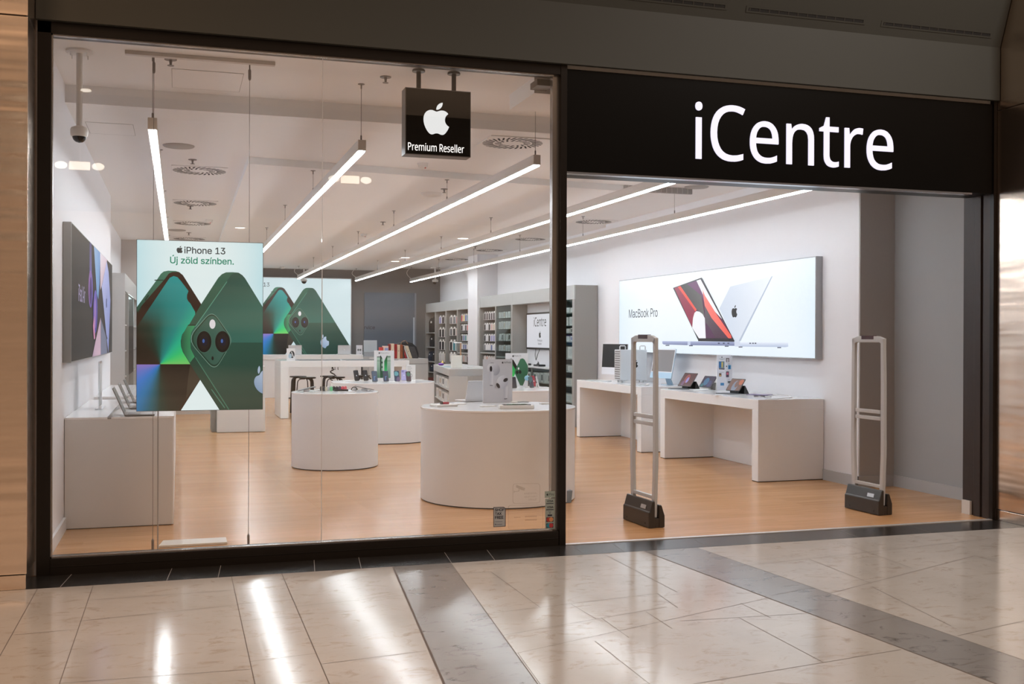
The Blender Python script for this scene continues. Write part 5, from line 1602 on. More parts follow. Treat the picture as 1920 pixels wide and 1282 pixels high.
# ------------------------------------------------------------------ security gates
def gate_proto():
    t = thing('security_gate', '', 'security gate', (0, 0, 0), group='security gates at the doorway')
    # local: frame in the plane x=0, long in y from 0 (towards the mall) to .44
    H = 1.62
    yw = [(0, .022, .05), (.55, .0, .05), (1.2, .004, .048), (H - .03, .012, .044)]
    b = MB()
    for sgn in (0, 1):
        pts = []
        for z, off, wd in yw:
            pts.append((z, off, wd))
        ring_o, ring_i = [], []
        for z, off, wd in pts:
            z = max(z, .08)
            yo = off if sgn == 0 else .47 - off
            yi = off + wd * (1 if sgn == 0 else 1) if sgn == 0 else .47 - off - wd
            ring_o.append((yo, z)); ring_i.append((yi, z))
        poly = ring_o + ring_i[::-1]
        b2 = MB(); b2.prism([(-.016, y, z) for y, z in poly], (.032, 0, 0))
        part(t, 'upright', b2, GATE, bevel=.006, local=True)
    pts = [(.012, H - .028), (.09, H - .006), (.235, H), (.38, H - .006), (.458, H - .028)]
    low = [(.42, H - .075), (.40, H - .062), (.07, H - .062), (.05, H - .075)]
    b = MB(); b.prism([(-.016, y, z) for y, z in pts + [(.458, H - .08)] + low + [(.012, H - .08)]], (.032, 0, 0)); part(t, 'head_rail', b, GATE, bevel=.004, local=True)
    b = MB(); b.box(-.0175, .15, H - .034, .0175, .32, H + .001); part(t, 'alarm_lamp', b, M('dark_red_lens', (.055, .010, .014), .2, noise=.05), 'dark red lens in the head rail', local=True)
    for z in (.865, .925):
        b = MB(); b.box(-.012, .058, z - .017, .012, .412, z + .017); part(t, 'crossbar', b, GATE, bevel=.004, local=True)
    b = MB(); b.box(-.014, .06, .235, .014, .41, .265); part(t, 'lower_rail', b, GATE, bevel=.004, local=True)
    b = MB()
    b.prism([(-.0205, -.01, .001), (-.0205, -.01, .225), (-.042, -.01, .225), (-.066, -.01, .14), (-.078, -.01, .13), (-.078, -.01, .001)], (0, .49, 0))
    part(t, 'base_front', b, GATEB, bevel=.008, local=True)
    b = MB(); b.prism([(.0205, -.005, .001), (.075, -.005, .001), (.075, -.005, .10), (.045, -.005, .19), (.0205, -.005, .19)], (0, .48, 0)); part(t, 'base_rear', b, GATEB, bevel=.008, local=True)
    b = MB(); b.box(-.0204, .0, .001, .0204, .47, .079); part(t, 'base_core', b, GATEB, local=True)
    b = MB(); b.prism([(-.0645, .08, .150), (-.0645, .17, .150), (-.055, .17, .182), (-.055, .08, .182)], (-.003, 0, .0015)); part(t, 'badge', b, M('badge_silver', (.5, .5, .52), .3, .6), local=True)
    for y in (.06, .40):
        b = MB(); b.cyl((0, 0, 0), .006, .004, 10)
        b.v = [Vector((-.0775 - p.z, y + p.x, .035 + p.y)) for p in b.v]
        part(t, 'screw', b, SHOE, local=True)
    return t


g0 = gate_proto()
g0.location = (3.828, 8.135, 0.001)
g0.rotation_euler = (0, 0, math.radians(3.0))
g0['label'] = 'tall grey security gate standing in front of the tower computer table'
dup(g0, (6.085, 8.135, 0.001), math.radians(2.5), 'tall grey security gate standing in front of the grey doorway niche')

# small grey box on the floor behind the window post
p = atz(1062, 943)
b = MB(); b.prism([(p.x - .02, p.y, 0), (p.x + .05, p.y, 0), (p.x + .065, p.y, .12), (p.x - .02, p.y, .12)], (0, .10, 0))
solo('floor_box', 'small blue-grey box on the floor peeking out behind the window post', 'box', b, M('blue_grey_plastic', (.20, .25, .30), .4, noise=.03), (p.x, p.y + .05, 0), bevel=.004)

# ------------------------------------------------------------------ shelf wall (accessory shelves)
SXF, SXB, SH = 6.67, 7.11, 2.52
HB = 2.27      # underside of header
def shelf_segment(name, lb, ups, y0, y1, skip_back=()):
    t = thing(name, lb, 'shelf unit', (SXF + .2, (y0 + y1) / 2, 0), group='grey accessory shelf units')
    edges = sorted(ups)
    for i in range(len(edges) - 1):
        b = MB(); b.box(SXF, edges[i][0] + .002, HB, SXF + .02, edges[i + 1][0] - .002, SH); part(t, 'header_panel', b, SHELFH)
    b = MB(); b.box(SXF + .021, y0, SH - .02, SXB, y1, SH); part(t, 'top_panel', b, SHELFG)
    b = MB(); b.box(SXF + .021, y0 + .05, HB, SXB - .02, y1 - .05, HB + .02); part(t, 'soffit_panel', b, SHELFG)
    b = MB(); b.box(SXB - .018, y0, .004, SXB, y1, SH - .021); part(t, 'back_panel', b, SHELFG)
    for ya, yb in ups:
        b = MB(); b.box(SXF + (.021 if ya > y0 + .01 and yb < y1 - .01 else 0.021), ya, .004, SXB - .019, yb, SH - .021); 
        b.box(SXF, ya, .004, SXF + .0209, yb, HB - .001)
        part(t, 'upright', b, SHELFG)
    return t


UP = [(17.593, 17.70), (18.80, 18.86), (21.26, 21.36), (22.46, 22.54), (23.76, 23.85)]
sh1 = shelf_segment('shelf_unit', 'grey shelf unit with glass case and screen niche, up to the white column', UP, 17.593, 23.85)
UF = [(24.71, 24.80), (25.85, 25.93), (27.02, 27.14), (28.23, 28.35), (29.44, 29.54)]
sh2 = shelf_segment('shelf_unit', 'grey shelf unit of hanging phone cases between the white column and the back wall', UF, 24.71, 29.54)
# niche
b = MB(); b.box(7.0, 18.861, .9, SXB - .0185, 21.259, HB - .001); part(sh1, 'niche_back', b, WALL)
b = MB(); b.box(SXF + .03, 18.861, .985, 6.9995, 21.259, 1.015); part(sh1, 'niche_counter', b, WHITE)
b = MB(); b.box(SXF + .002, 17.705, .3, SXF + .008, 18.795, HB - .002); part(sh1, 'glass_door', b, SHELFGL)
b = MB(); b.box(SXF + .002, 21.362, .95, SXF + .008, 22.458, HB - .002); part(sh1, 'glass_door', b, SHELFGL)
b = MB(); b.box(SXF + .002, 18.865, .06, SXF + .008, 21.255, .975); part(sh1, 'glass_door', b, SHELFGL)
for z in (.42, .70): 
    b = MB(); b.box(SXF + .03, 18.862, z, SXB - .0185, 21.258, z + .02); part(sh1, 'shelf', b, SHELFH)
b = MB(); b.box(SXF + .03, 20.05, .06, SXF + .05, 20.09, .98); part(sh1, 'mullion', b, SHELFG)

# wall screen in the niche
fr = fxr(6.955)
q0, q1, r0, r1 = fr.px(987, 587), fr.px(1033, 584.5), fr.px(989, 654), fr.px(1033, 655)
t = thing('wall_screen', 'wide white screen with shop name hanging in the grey shelf niche', 'screen', (6.97, 20.4, 1.3))
ya, yb = -q1[0] - .55, -q0[0]
zt_, zb_ = q0[1], r0[1]
b = MB(); b.box(6.955, ya, zb_, 6.9995, yb, zt_); part(t, 'bezel', b, BLACK)
a = Art(fr)
a.rect(-yb + .04, zb_ + .035, -ya - .04, zt_ - .035, L(232, 234, 244))
T = lambda x, y: fr.px(890 + x / 6.4125, 560 + y / 6.4125)
p, q = T(710, 333), T(860, 333)
a.text('iCentre', p[0], p[1], L(20, 18, 20), width=q[0] - p[0], sx=.92, font=GLYPH)
a.logo(*T(785, 428), T(785, 385)[1] - T(785, 470)[1], L(14, 14, 16), 1.0)
p, q = T(757, 515), T(812, 515); a.text('Premium', p[0], p[1], L(30, 28, 30), width=q[0] - p[0], font=GLYPH)
p, q = T(764, 553), T(806, 553); a.text('Reseller', p[0], p[1], L(30, 28, 30), width=q[0] - p[0], font=GLYPH)
a.put(t, SCREEN)
b = MB(); b.tube([(6.97, 20.6, zb_ + .02), (6.96, 20.62, zb_ - .12), (6.94, 20.5, zb_ - .22), (6.93, 20.38, zb_ - .12), (6.97, 20.36, zb_)], .006, 6); part(t, 'cable', b, DGREY)

# left shelf unit on the poster wall
t = thing('shelf_unit', 'grey shelf cabinet with a lit glass front behind the dark tablet poster', 'shelf unit', (-.93, 18.6, 0), group='grey accessory shelf units')
b = MB(); b.box(-1.108, 16.66, .004, -.762, 16.72, 2.52); part(t, 'side_panel', b, GREYLAM)
b = MB(); b.box(-.78, 16.721, 2.26, -.762, 21.9, 2.52); part(t, 'header_panel', b, SHELFH)
b = MB(); b.box(-1.089, 16.721, 2.45, -.781, 21.839, 2.50); part(t, 'top_panel', b, SHELFG)
b = MB(); b.box(-1.108, 16.721, .004, -1.09, 21.9, 2.52); part(t, 'back_panel', b, WHITE)
b = MB(); b.box(-1.089, 21.84, .004, -.781, 21.9, 2.5); part(t, 'side_panel', b, GREYLAM)
for y in (17.9, 19.9):
    b = MB(); b.box(-1.089, y, .004, -.765, y + .06, 2.255); part(t, 'upright', b, SHELFG)
for z in (.3, .62, .95, 1.35, 1.75):
    b = MB(); b.box(-1.089, 16.722, z, -.79, 17.899, z + .02); b.box(-1.089, 17.961, z, -.79, 19.899, z + .02); b.box(-1.089, 19.961, z, -.79, 21.839, z + .02); part(t, 'shelf', b, SHELFH)
b = MB(); b.box(-1.07, 18.0, 2.235, -.80, 19.85, 2.25); part(t, 'strip_lamp', b, M('cabinet_lamp', (.8, .95, 1), .4, emit=22, ecol=(.75, .95, 1)))
b = MB(); b.box(-.772, 17.97, .97, -.766, 19.89, 2.25); part(t, 'glass_door', b, SHELFGL)

# ------------------------------------------------------------------ devices
def slab(parent, name, w_, h_, d_, mat, org=(0, 0, 0), tilt=0.0, bevel=.002, rnd=0.0, n=4):
    """upright slab facing -Y in the parent's frame, leaning back by tilt; org = bottom middle of the front"""
    c, s = math.cos(tilt), math.sin(tilt)
    pr = []
    if rnd:
        for cx, cy, a0 in ((w_ / 2 - rnd, rnd, -90), (w_ / 2 - rnd, h_ - rnd, 0), (-w_ / 2 + rnd, h_ - rnd, 90), (-w_ / 2 + rnd, rnd, 180)):
            for k in range(n + 1):
                a = math.radians(a0 + 90 * k / n)
                pr.append((cx + rnd * math.cos(a), cy + rnd * math.sin(a)))
    else:
        pr = [(-w_ / 2, 0), (w_ / 2, 0), (w_ / 2, h_), (-w_ / 2, h_)]
    tr = lambda x, z, y: Vector((org[0] + x, org[1] + z * s + y * c, org[2] + z * c - y * s))
    b = MB()
    m = len(pr)
    b.add([tr(x, z, 0) for x, z in pr] + [tr(x, z, d_) for x, z in pr], [tuple(range(m)), tuple(range(m, 2 * m))[::-1]] + [(i, m + i, m + (i + 1) % m, (i + 1) % m) for i in range(m)])
    o = part(parent, name, b, mat, local=True)
    R_, U_ = Vector((1, 0, 0)), Vector((0, s, c))
    return o, Fr(tr(0, 0, 0), R_, U_)


def screen_art(parent, fr, w_, h_, inset, col, name='screen', mat=None, extra=None, rnd=0):
    a = Art(fr, .0004, .0004)
    pts = [(-w_ / 2 + inset, inset), (w_ / 2 - inset, inset), (w_ / 2 - inset, h_ - inset), (-w_ / 2 + inset, h_ - inset)]
    if rnd:
        pts = rounded(pts, rnd, 3)
    a.clip = None
    a.poly(pts, col)
    if extra:
        a.clip = rect_edges(-w_ / 2 + inset, inset, w_ / 2 - inset, h_ - inset)
        extra(a)
    o = bpy.data.objects.new(name, a.mb.mesh(name, [mat or SCREEN]))
    COL.objects.link(o)
    o.parent = parent
    return o


def inside(p, c, m=.09):
    d = Vector((p.x - c[0], p.y - c[1]))
    if d.length > c[2] - m:
        d = d.normalized() * (c[2] - m)
    return Vector((c[0] + d.x, c[1] + d.y, p.z))


def phone(u, v, z, rot, lb, body, scr, back=False, y=None, w_=.075, h_=.15, tilt=.25, extra=None, group='phones on the display tables'):
    p = aty(u, v, y) if y else atz(u, v, z)
    p = inside(p, (4.31, 13.51, .62) if z == ZT else (3.026, 16.338, .792))
    t = thing('smartphone', lb, 'phone', (p.x, p.y, z), rot, group)
    b = MB(); b.box(-.035, .012, 0, .035, .07, .006); b.box(-.012, .03, .006, .012, .045, .06); part(t, 'stand', b, ACRYL if False else WPL, local=True)
    o, fr = slab(t, 'body', w_, h_, .009, body, (0, 0, .008), tilt, rnd=.011)
    if back:
        a = Art(fr, .0004, .0004)
        a.logo(0, h_ * .5, h_ * .13, L(232, 234, 240))
        a.poly(rounded([(-w_ * .44, h_ * .76), (-w_ * .02, h_ * .76), (-w_ * .02, h_ * .97), (-w_ * .44, h_ * .97)], .006, 3), tuple(c * .7 for c in scr))
        oo = bpy.data.objects.new('back_emblem', a.mb.mesh('back_emblem', [MATTE])); COL.objects.link(oo); oo.parent = o
    else:
        screen_art(o, fr, w_, h_, .004, scr, extra=extra, rnd=.008)
    return t


def laptop(p, rot, lb, w_=.31, d_=.22, open_=1.92, mat=SILVER, scr=L(60, 60, 64), emblem=None, group='open laptops'):
    """local: keyboard side towards -Y, hinge at y=0"""
    t = thing('laptop', lb, 'laptop', p, rot, group)
    b = MB(); b.box(-w_ / 2, -d_, .004, w_ / 2, 0, .016); bs_ = part(t, 'base', b, mat, bevel=.002, local=True)
    b = MB(); b.box(-w_ * .43, -d_ * .52, .0161, w_ * .43, -d_ * .1, .017); part(bs_, 'keyboard', b, BLACK, local=True)
    b = MB(); b.box(-w_ * .45, -d_ * .95, 0, w_ * .45, -d_ * .05, .0039); part(t, 'foot', b, BLACK, local=True)
    ti = open_ - math.pi / 2
    o, fr = slab(t, 'lid', w_, d_, .006, mat, (0, -.003, .017), ti)
    a = Art(fr, .0004, .0005)
    a.rect(-w_ / 2 + .008, .012, w_ / 2 - .008, d_ - .008, scr)
    oo = bpy.data.objects.new('screen', a.mb.mesh('screen', [SCREEN])); COL.objects.link(oo); oo.parent = o
    if emblem is not None:
        fr2 = Fr(fr.O - fr.N * .006, -fr.R, fr.U)
        a = Art(fr2, .0004, .0005)
        if emblem == 'dot': a.ell(0, d_ * .5, .014, .014, L(250, 250, 250))
        else: a.logo(0, d_ * .5, .05, emblem)
        oo = bpy.data.objects.new('back_emblem', a.mb.mesh('back_emblem', [MATTE])); COL.objects.link(oo); oo.parent = o
    return t


def card(uL, vL, uR, vR, z, vtop, lb, cat='display card', mat=WHITE, thick=.012, name='display_card', y=None):
    """upright card whose base runs between two photo pixels, height to row vtop"""
    if y is not None:
        A, B = aty(uL, vL, y), aty(uR, vR, y)
        A.z = B.z = z
    else:
        A, B = atz(uL, vL, z), atz(uR, vR, z)
    fr = Fr(A, B - A)
    W = (B - A).length
    h = fr.px(uL, vtop)[1]
    t = thing(name, lb, cat, (A + B) / 2)
    N = fr.N
    b = MB(); b.prism([fr.w(0, 0), fr.w(W, 0), fr.w(W, h), fr.w(0, h)][::-1], -N * thick); part(t, 'panel', b, mat)
    return t, fr, W, h


def flatbox(name, lb, cat, u, v, z, rot, w_, d_, h_, mat, group=None, y=None, bevel=.002):
    p = aty(u, v, y) if y else atz(u, v, z)
    if z == ZT and y is None:
        p = inside(p, (3.04, 10.157, .767), .11)
    b = MB(); b.box(-w_ / 2, -d_ / 2, 0, w_ / 2, d_ / 2, h_)
    return solo(name, lb, cat, b, mat, (p.x, p.y, z), rot, group, bevel, local=True)


# ---- big drum table
ZT = .9102
t, fr, W, h = card(906, 755.5, 960.5, 753.8, ZT, 673.5, 'large grey-white card with two white wireless earphones on the big drum table', mat=M('card_grey', (.56, .57, .60), .4, noise=.01))
a = Art(fr)
K = lambda x, y: fr.px(890 + x / 6.4125, 560 + y / 6.4125)
a.poly([(0.002, 0.002), (W - .002, 0.002), (W - .002, h - .002), (.002, h - .002)], lambda x, y: lerp(L(204, 206, 214), L(222, 224, 230), y / h))
def kel(cx, cy, rx, ry, col, rot=0):
    pts = []
    for k in range(26):
        g = 2 * math.pi * k / 26
        x, y = rx * math.cos(g), ry * math.sin(g)
        pts.append(K(cx + x * math.cos(rot) - y * math.sin(rot), cy + x * math.sin(rot) + y * math.cos(rot)))
    a.poly(pts, col)
def kp(pts, col): a.poly([K(*p) for p in pts], col)
G = lambda p, q, ca, cb: lin(K, p, q, ca, cb)
kel(248, 850, 55, 72, G((200, 800), (300, 900), L(236, 238, 244), L(168, 172, 186)))
kel(200, 835, 52, 58, G((160, 800), (240, 880), L(242, 244, 248), L(196, 200, 212)))
kp([(175, 870), (225, 880), (218, 1040), (178, 1040)], G((175, 900), (225, 900), L(206, 210, 220), L(238, 240, 246)))
kp([(180, 1036), (216, 1036), (214, 1046), (182, 1046)], L(120, 122, 132))
kel(194, 842, 15, 34, L(34, 34, 40))
kp([(188, 768), (226, 766), (226, 772), (188, 775)], L(150, 152, 160))
kel(330, 1000, 68, 84, G((280, 950), (390, 1060), L(240, 242, 248), L(190, 194, 208)), .5)
kp([(345, 1070), (395, 1050), (390, 1200), (348, 1206)], G((345, 1100), (395, 1100), L(190, 194, 206), L(236, 238, 244)))
kp([(350, 1198), (388, 1194), (386, 1206), (352, 1210)], L(120, 122, 132))
kel(368, 976, 30, 20, L(40, 40, 46), -.6)
kel(278, 1044, 18, 34, L(34, 34, 40), -.5)
a.logo(*K(332, 765), K(332, 752)[1] - K(332, 778)[1], L(44, 46, 52))
p, q = K(344, 775), K(434, 775); a.text('AirPods', p[0], p[1], L(54, 56, 62), width=q[0] - p[0])
a.put(t, MATTE)
p = atz(893, 753, ZT)
laptop((p.x + .02, p.y + .02, ZT), math.radians(196), 'silver laptop with its lid towards the window on the big drum table', w_=.305, d_=.215, open_=1.85, scr=L(120, 130, 140))
p = atz(968, 766, ZT)
t = thing('display_tray', 'white tray holding a dark tablet on the big drum table', 'tray', (p.x, p.y, ZT), math.radians(-8))
b = MB(); b.box(-.165, -.055, 0, .165, .085, .035); part(t, 'tray_box', b, WPL, bevel=.008, local=True)
b = MB(); b.box(-.13, -.03, .0352, .14, .07, .041); tb_ = part(t, 'tablet', b, SCREENOFF, local=True)
a = Art(Fr((0, 0, .0412), (1, 0, 0), (0, 1, 0)), .0004, .0004)
a.poly([(-.10, -.01), (-.04, -.01), (-.02, .05), (-.08, .05)], L(40, 110, 80)); a.poly([(-.02, -.01), (.05, -.01), (.06, .05), (.0, .05)], L(34, 60, 52))
o = bpy.data.objects.new('screen', a.mb.mesh('screen', [SCREEN])); COL.objects.link(o); o.parent = tb_
p = atz(833, 762, ZT)
t = thing('display_tray', 'white tray with a red watch strap on the big drum table', 'tray', (p.x, p.y + .02, ZT), math.radians(20))
b = MB(); b.box(-.12, -.07, 0, .12, .07, .022); part(t, 'tray_box', b, WPL, bevel=.005, local=True)
RED = M('red_strap', (.42, .03, .06), .5, noise=.04)
b = MB(); b.box(-.02, -.018, .0222, .055, .022, .043); part(t, 'strap', b, RED, bevel=.006, local=True)
b = MB(); b.box(-.035, -.02, .0222, -.021, .02, .052); part(t, 'watch_case', b, BLACK, bevel=.003, local=True)
for (u, v, w_, d_, r, lb) in ((915, 762, .16, .06, .2, 'thin white card lying in front of the large earphone card'), (862, 758, .12, .07, .3, 'thin white card lying beside the red watch strap tray'), (985, 751, .16, .10, -.2, 'thin grey tablet lying behind the white tray with tablet'), (1018, 748, .12, .08, .1, 'thin grey tablet lying near the window post on the big drum table'),
                           (1022, 757, .11, .06, .1, 'thin white card lying at the window post on the big drum table')):
    flatbox('flat_card', lb, 'card', u, v, ZT, r, w_, d_, .008, WPL if 'white' in lb else M('grey_tablet', (.34, .36, .39), .3, .2, noise=.02), 'flat cards and tablets on the big drum table')
t, fr, W, h = card(1030, 745, 1040, 744.5, ZT, 727,  'small blue card next to the window post on the big drum table', mat=M('blue_card', (.10, .25, .45), .4, noise=.04), y=10.45)

# ---- drum table behind it
t, fr, W, h = card(948, 723, 990, 723, ZT, 662, 'tall white card of a green phone, behind the large earphone card', y=13.99)
a = Art(fr)
K2 = lambda x, y: fr.px(890 + x / 6.4125, 560 + y / 6.4125)
a.rect(.002, .002, W - .002, h - .002, L(226, 227, 230))
a.clip = rect_edges(.003, .003, W - .003, h - .003)
k2 = lambda pts, col: a.poly([K2(*p) for p in pts], col)
k2([(415, 730), (440, 718), (465, 735), (520, 830), (470, 935), (415, 935)], lin(K2, (420, 740), (480, 920), L(26, 120, 80), L(60, 196, 90)))
k2([(440, 718), (465, 735), (520, 830), (500, 870), (462, 800)], L(30, 26, 22))
k2([(548, 724), (575, 716), (598, 728), (638, 800), (645, 880), (578, 1044), (545, 1040), (480, 890), (484, 862)], lin(K2, (520, 760), (600, 1000), L(66, 118, 88), L(40, 92, 62)))
for cx, cy in ((510, 884), (545, 880)):
    a.ell(*K2(cx, cy), (K2(cx + 16, cy)[0] - K2(cx, cy)[0]), (K2(cx, cy)[1] - K2(cx, cy + 22)[1]), L(14, 16, 16))
a.ell(*K2(527, 838), (K2(537, 838)[0] - K2(527, 838)[0]), (K2(527, 838)[1] - K2(527, 852)[1]), L(225, 225, 226))
p, q = K2(470, 693), K2(556, 691)
a.text('iPhone 13', p[0], p[1], L(60, 62, 66), width=q[0] - p[0])
a.logo(*K2(461, 687), .03, L(50, 52, 56))
a.put(t, MATTE)
GB = 'phones on the drum table behind the earphone card'
phone(965, 727, ZT, .25, 'black phone upright beside the large earphone card', BLACK, L(30, 22, 34), group=GB, y=13.5)
phone(998, 727, ZT, .5, 'phone with green and grey screen, upright before a red phone', DGREY, L(70, 100, 104), group=GB, y=13.55, extra=lambda a: a.poly([(-.03, .06), (.03, .10), (.03, .02), (-.03, .0)], L(60, 60, 72)))
phone(1003, 724.5, ZT, .6, 'red phone upright, half hidden by the phone with green and grey screen', M('red_phone', (.35, .02, .035), .3), L(150, 20, 40), back=True, group=GB, y=13.86)
phone(1011, 722.5, ZT, 1.1, 'white edged phone turned sideways next to the red phone', WPL, L(170, 172, 178), group=GB, y=13.66)
p = aty(988.5, 722, 13.82); p.z = ZT
t = thing('gadget_stand', 'small blue and white gadget on a stand beside the green phone card', 'gadget', (p.x, p.y, ZT))
b = MB(); b.cyl(p, .04, .012, 16); part(t, 'foot', b, WPL)
b = MB(); b.tube([p + Vector((0, 0, .012)), p + Vector((0, 0, .09))], .008, 8); part(t, 'stem', b, WPL)
b = MB(); b.sphere(p + Vector((0, 0, .125)), .038, 16, 8); part(t, 'ball', b, M('sky_blue', (.25, .48, .62), .35, noise=.05), smooth=True)
flatbox('flat_card', 'white card lying at the rim of the drum table behind the window post', 'card', 1022, 728, ZT, .3, .14, .06, .006, WPL, y=13.45)

# ---- drum table with upright phones
ZM = .9012
t, fr, W, h = card(701.5, 716, 739, 715, ZM, 657, 'tall white card showing two green phones edge on', y=16.5)
a = Art(fr)
K3 = lambda x, y: fr.px(680 + x / 11.653, 620 + y / 11.653)
a.rect(.002, .002, W - .002, h - .002, L(226, 226, 228))
a.clip = rect_edges(.003, .003, W - .003, h - .003)
k3 = lambda pts, col: a.poly([K3(*p) for p in pts], col)
k3([(310, 570), (375, 570), (372, 1030), (312, 1030)], lin(K3, (310, 600), (310, 1030), L(176, 202, 184), L(70, 116, 88)))
k3([(378, 560), (392, 535), (440, 620), (444, 1030), (375, 1030)], lin(K3, (400, 560), (400, 1030), L(34, 60, 44), L(28, 84, 56)))
for cy in (640, 745, 840): a.ell(*K3(425, cy), K3(440, cy)[0] - K3(425, cy)[0], K3(425, cy)[1] - K3(425, cy + 38)[1], L(150, 190, 164))
k3([(312, 562), (378, 562), (378, 578), (312, 578)], L(40, 56, 46)); k3([(312, 652), (375, 652), (375, 660), (312, 660)], L(60, 96, 74))
k3([(535, 540), (608, 540), (606, 1030), (538, 1030)], lin(K3, (540, 560), (540, 1030), L(180, 206, 188), L(90, 132, 108)))
k3([(530, 535), (536, 545), (534, 880), (470, 880), (470, 660)], lin(K3, (530, 560), (480, 880), L(18, 30, 22), L(60, 190, 110)))
k3([(535, 562), (606, 562), (606, 578), (535, 578)], L(40, 56, 46)); k3([(535, 652), (608, 652), (608, 660), (535, 660)], L(60, 96, 74))
a.clip = None
p, q = K3(384, 494), K3(570, 494); a.text('iPhone 13 Pro', p[0], p[1], L(60, 60, 66), width=q[0] - p[0])
a.logo(*K3(362, 482), .028, L(40, 40, 44))
a.put(t, MATTE)
GM = 'upright phones on the drum table'
NAVY = M('navy_phone', (.03, .05, .09), .3, noise=.05)
bluebar = lambda a: (a.rect(-.015, .02, -.004, .08, L(80, 130, 190)), a.rect(-.012, .07, .012, .082, L(80, 130, 190)))
PW = dict(w_=.088, h_=.165)
phone(703.5, 714, ZM, .25, 'blue phone upright beside the card of edge-on green phones', NAVY, L(58, 78, 104), extra=bluebar, group=GM, y=16.1, **PW)
phone(724.5, 714, ZM, .25, 'dark blue phone upright in front of the card of edge-on green phones', NAVY, L(34, 44, 70), extra=bluebar, group=GM, y=16.1, **PW)
phone(745.5, 713.5, ZM, .3, 'phone with teal and violet screen upright, next after the dark blue phone', NAVY, L(46, 62, 92), group=GM, extra=lambda a: (a.ell(-.01, .12, .04, .035, L(100, 168, 178)), a.ell(.02, .02, .035, .05, L(112, 92, 130))), y=16.1, **PW)
phone(757.5, 709, ZM, -.2, 'lilac phone with its back turned, behind the row of upright phones', M('lilac_phone', (.45, .42, .72), .3), L(160, 156, 214), back=True, group=GM, y=16.5, **PW)
phone(767, 713, ZM, .25, 'phone with green and wine red screen, last of the upright row', BLACK, L(70, 40, 56), group=GM, extra=lambda a: a.ell(0, .11, .03, .035, L(60, 120, 90)), y=16.1, w_=.08, h_=.155)
phone(670, 709.5, ZM, .5, 'black phone with its back turned, further from the card of edge-on phones', BLACK, L(40, 40, 44), back=True, group=GM, y=16.5, **PW)
phone(687, 709.5, ZM, .5, 'black phone with its back turned, closer to the card of edge-on phones', BLACK, L(40, 40, 44), back=True, group=GM, y=16.5, **PW)
t, fr, W, h = card(762, 707.5, 779, 707.5, ZM, 684, 'small white info card behind the upright phones', y=16.85)
a = Art(fr); a.rect(.002, .002, W - .002, h - .002, L(226, 224, 222))
for k in range(4): a.rect(W * .12, h * (.86 - .1 * k), W * (.5 + .1 * (k % 2)), h * (.89 - .1 * k), L(170, 168, 168))
a.ell(W * .5, h * .28, W * .14, h * .12, L(90, 92, 92)); a.ell(W * .5, h * .28, W * .10, h * .09, L(226, 224, 222)); a.put(t, MATTE)
for u, v, lb in ((652, 715, 'flat white base lying at the rim near the coiled cable'), (785, 712, 'flat white base lying at the rim past the last upright phone'), (737, 716.5, 'flat white base between the upright phones')):
    flatbox('flat_card', lb, 'card', u, v, ZM, .2, .16, .07, .008, WPL, 'flat white bases on the phone table')

# ---- small drum table with straps
ZS = .9172
for u0, v0, u1, v1, lb in ((558, 731, 590, 727, 'dark tablet tilted over the rim of the small drum table, by the stools'), (667, 724, 698, 729, 'dark tablet tilted over the rim of the small drum table, by the phone table')):
    A, B = aty(u0, v0 + 3, 13.2), aty(u1, v1 + 3, 13.25)
    mid = (A + B) / 2
    rot = 0
    t = thing('tilted_tablet', lb, 'tablet', (mid.x, 13.2, ZS), 0, 'tablets on the small drum table')
    wd = abs(B.x - A.x)
    s_ = 1 if u0 < 600 else -1
    b = MB()
    b.hexa([(-wd / 2, -.08, .012 + (0 if s_ > 0 else .045)), (wd / 2, -.08, .012 + (.045 if s_ > 0 else 0)), (wd / 2, .09, .012 + (.045 if s_ > 0 else 0)), (-wd / 2, .09, .012 + (0 if s_ > 0 else .045)),
            (-wd / 2, -.08, .019 + (0 if s_ > 0 else .045)), (wd / 2, -.08, .019 + (.045 if s_ > 0 else 0)), (wd / 2, .09, .019 + (.045 if s_ > 0 else 0)), (-wd / 2, .09, .019 + (0 if s_ > 0 else .045))])
    part(t, 'body', b, DGREY, bevel=.002, local=True)
    b = MB(); b.box(-.03, -.05, 0, .03, .06, .0285); part(t, 'stand', b, SILVER, local=True)
STR = [(611, 727, L(214, 204, 186), 'cream'), (616, 728.5, L(205, 205, 210), 'pale grey'), (621, 726.5, L(120, 210, 150), 'mint green'), (626, 728.5, L(60, 62, 66), 'dark grey'), (631.5, 727, L(52, 48, 66), 'plum black'),
       (637, 728.5, L(90, 78, 104), 'violet grey'), (642.5, 726.5, L(224, 90, 104), 'coral pink'), (647.5, 728.5, L(232, 110, 118), 'light pink'), (607, 725.5, L(40, 40, 44), 'black'), (602.5, 726.5, L(70, 66, 62), 'brown grey')]
DONE = []
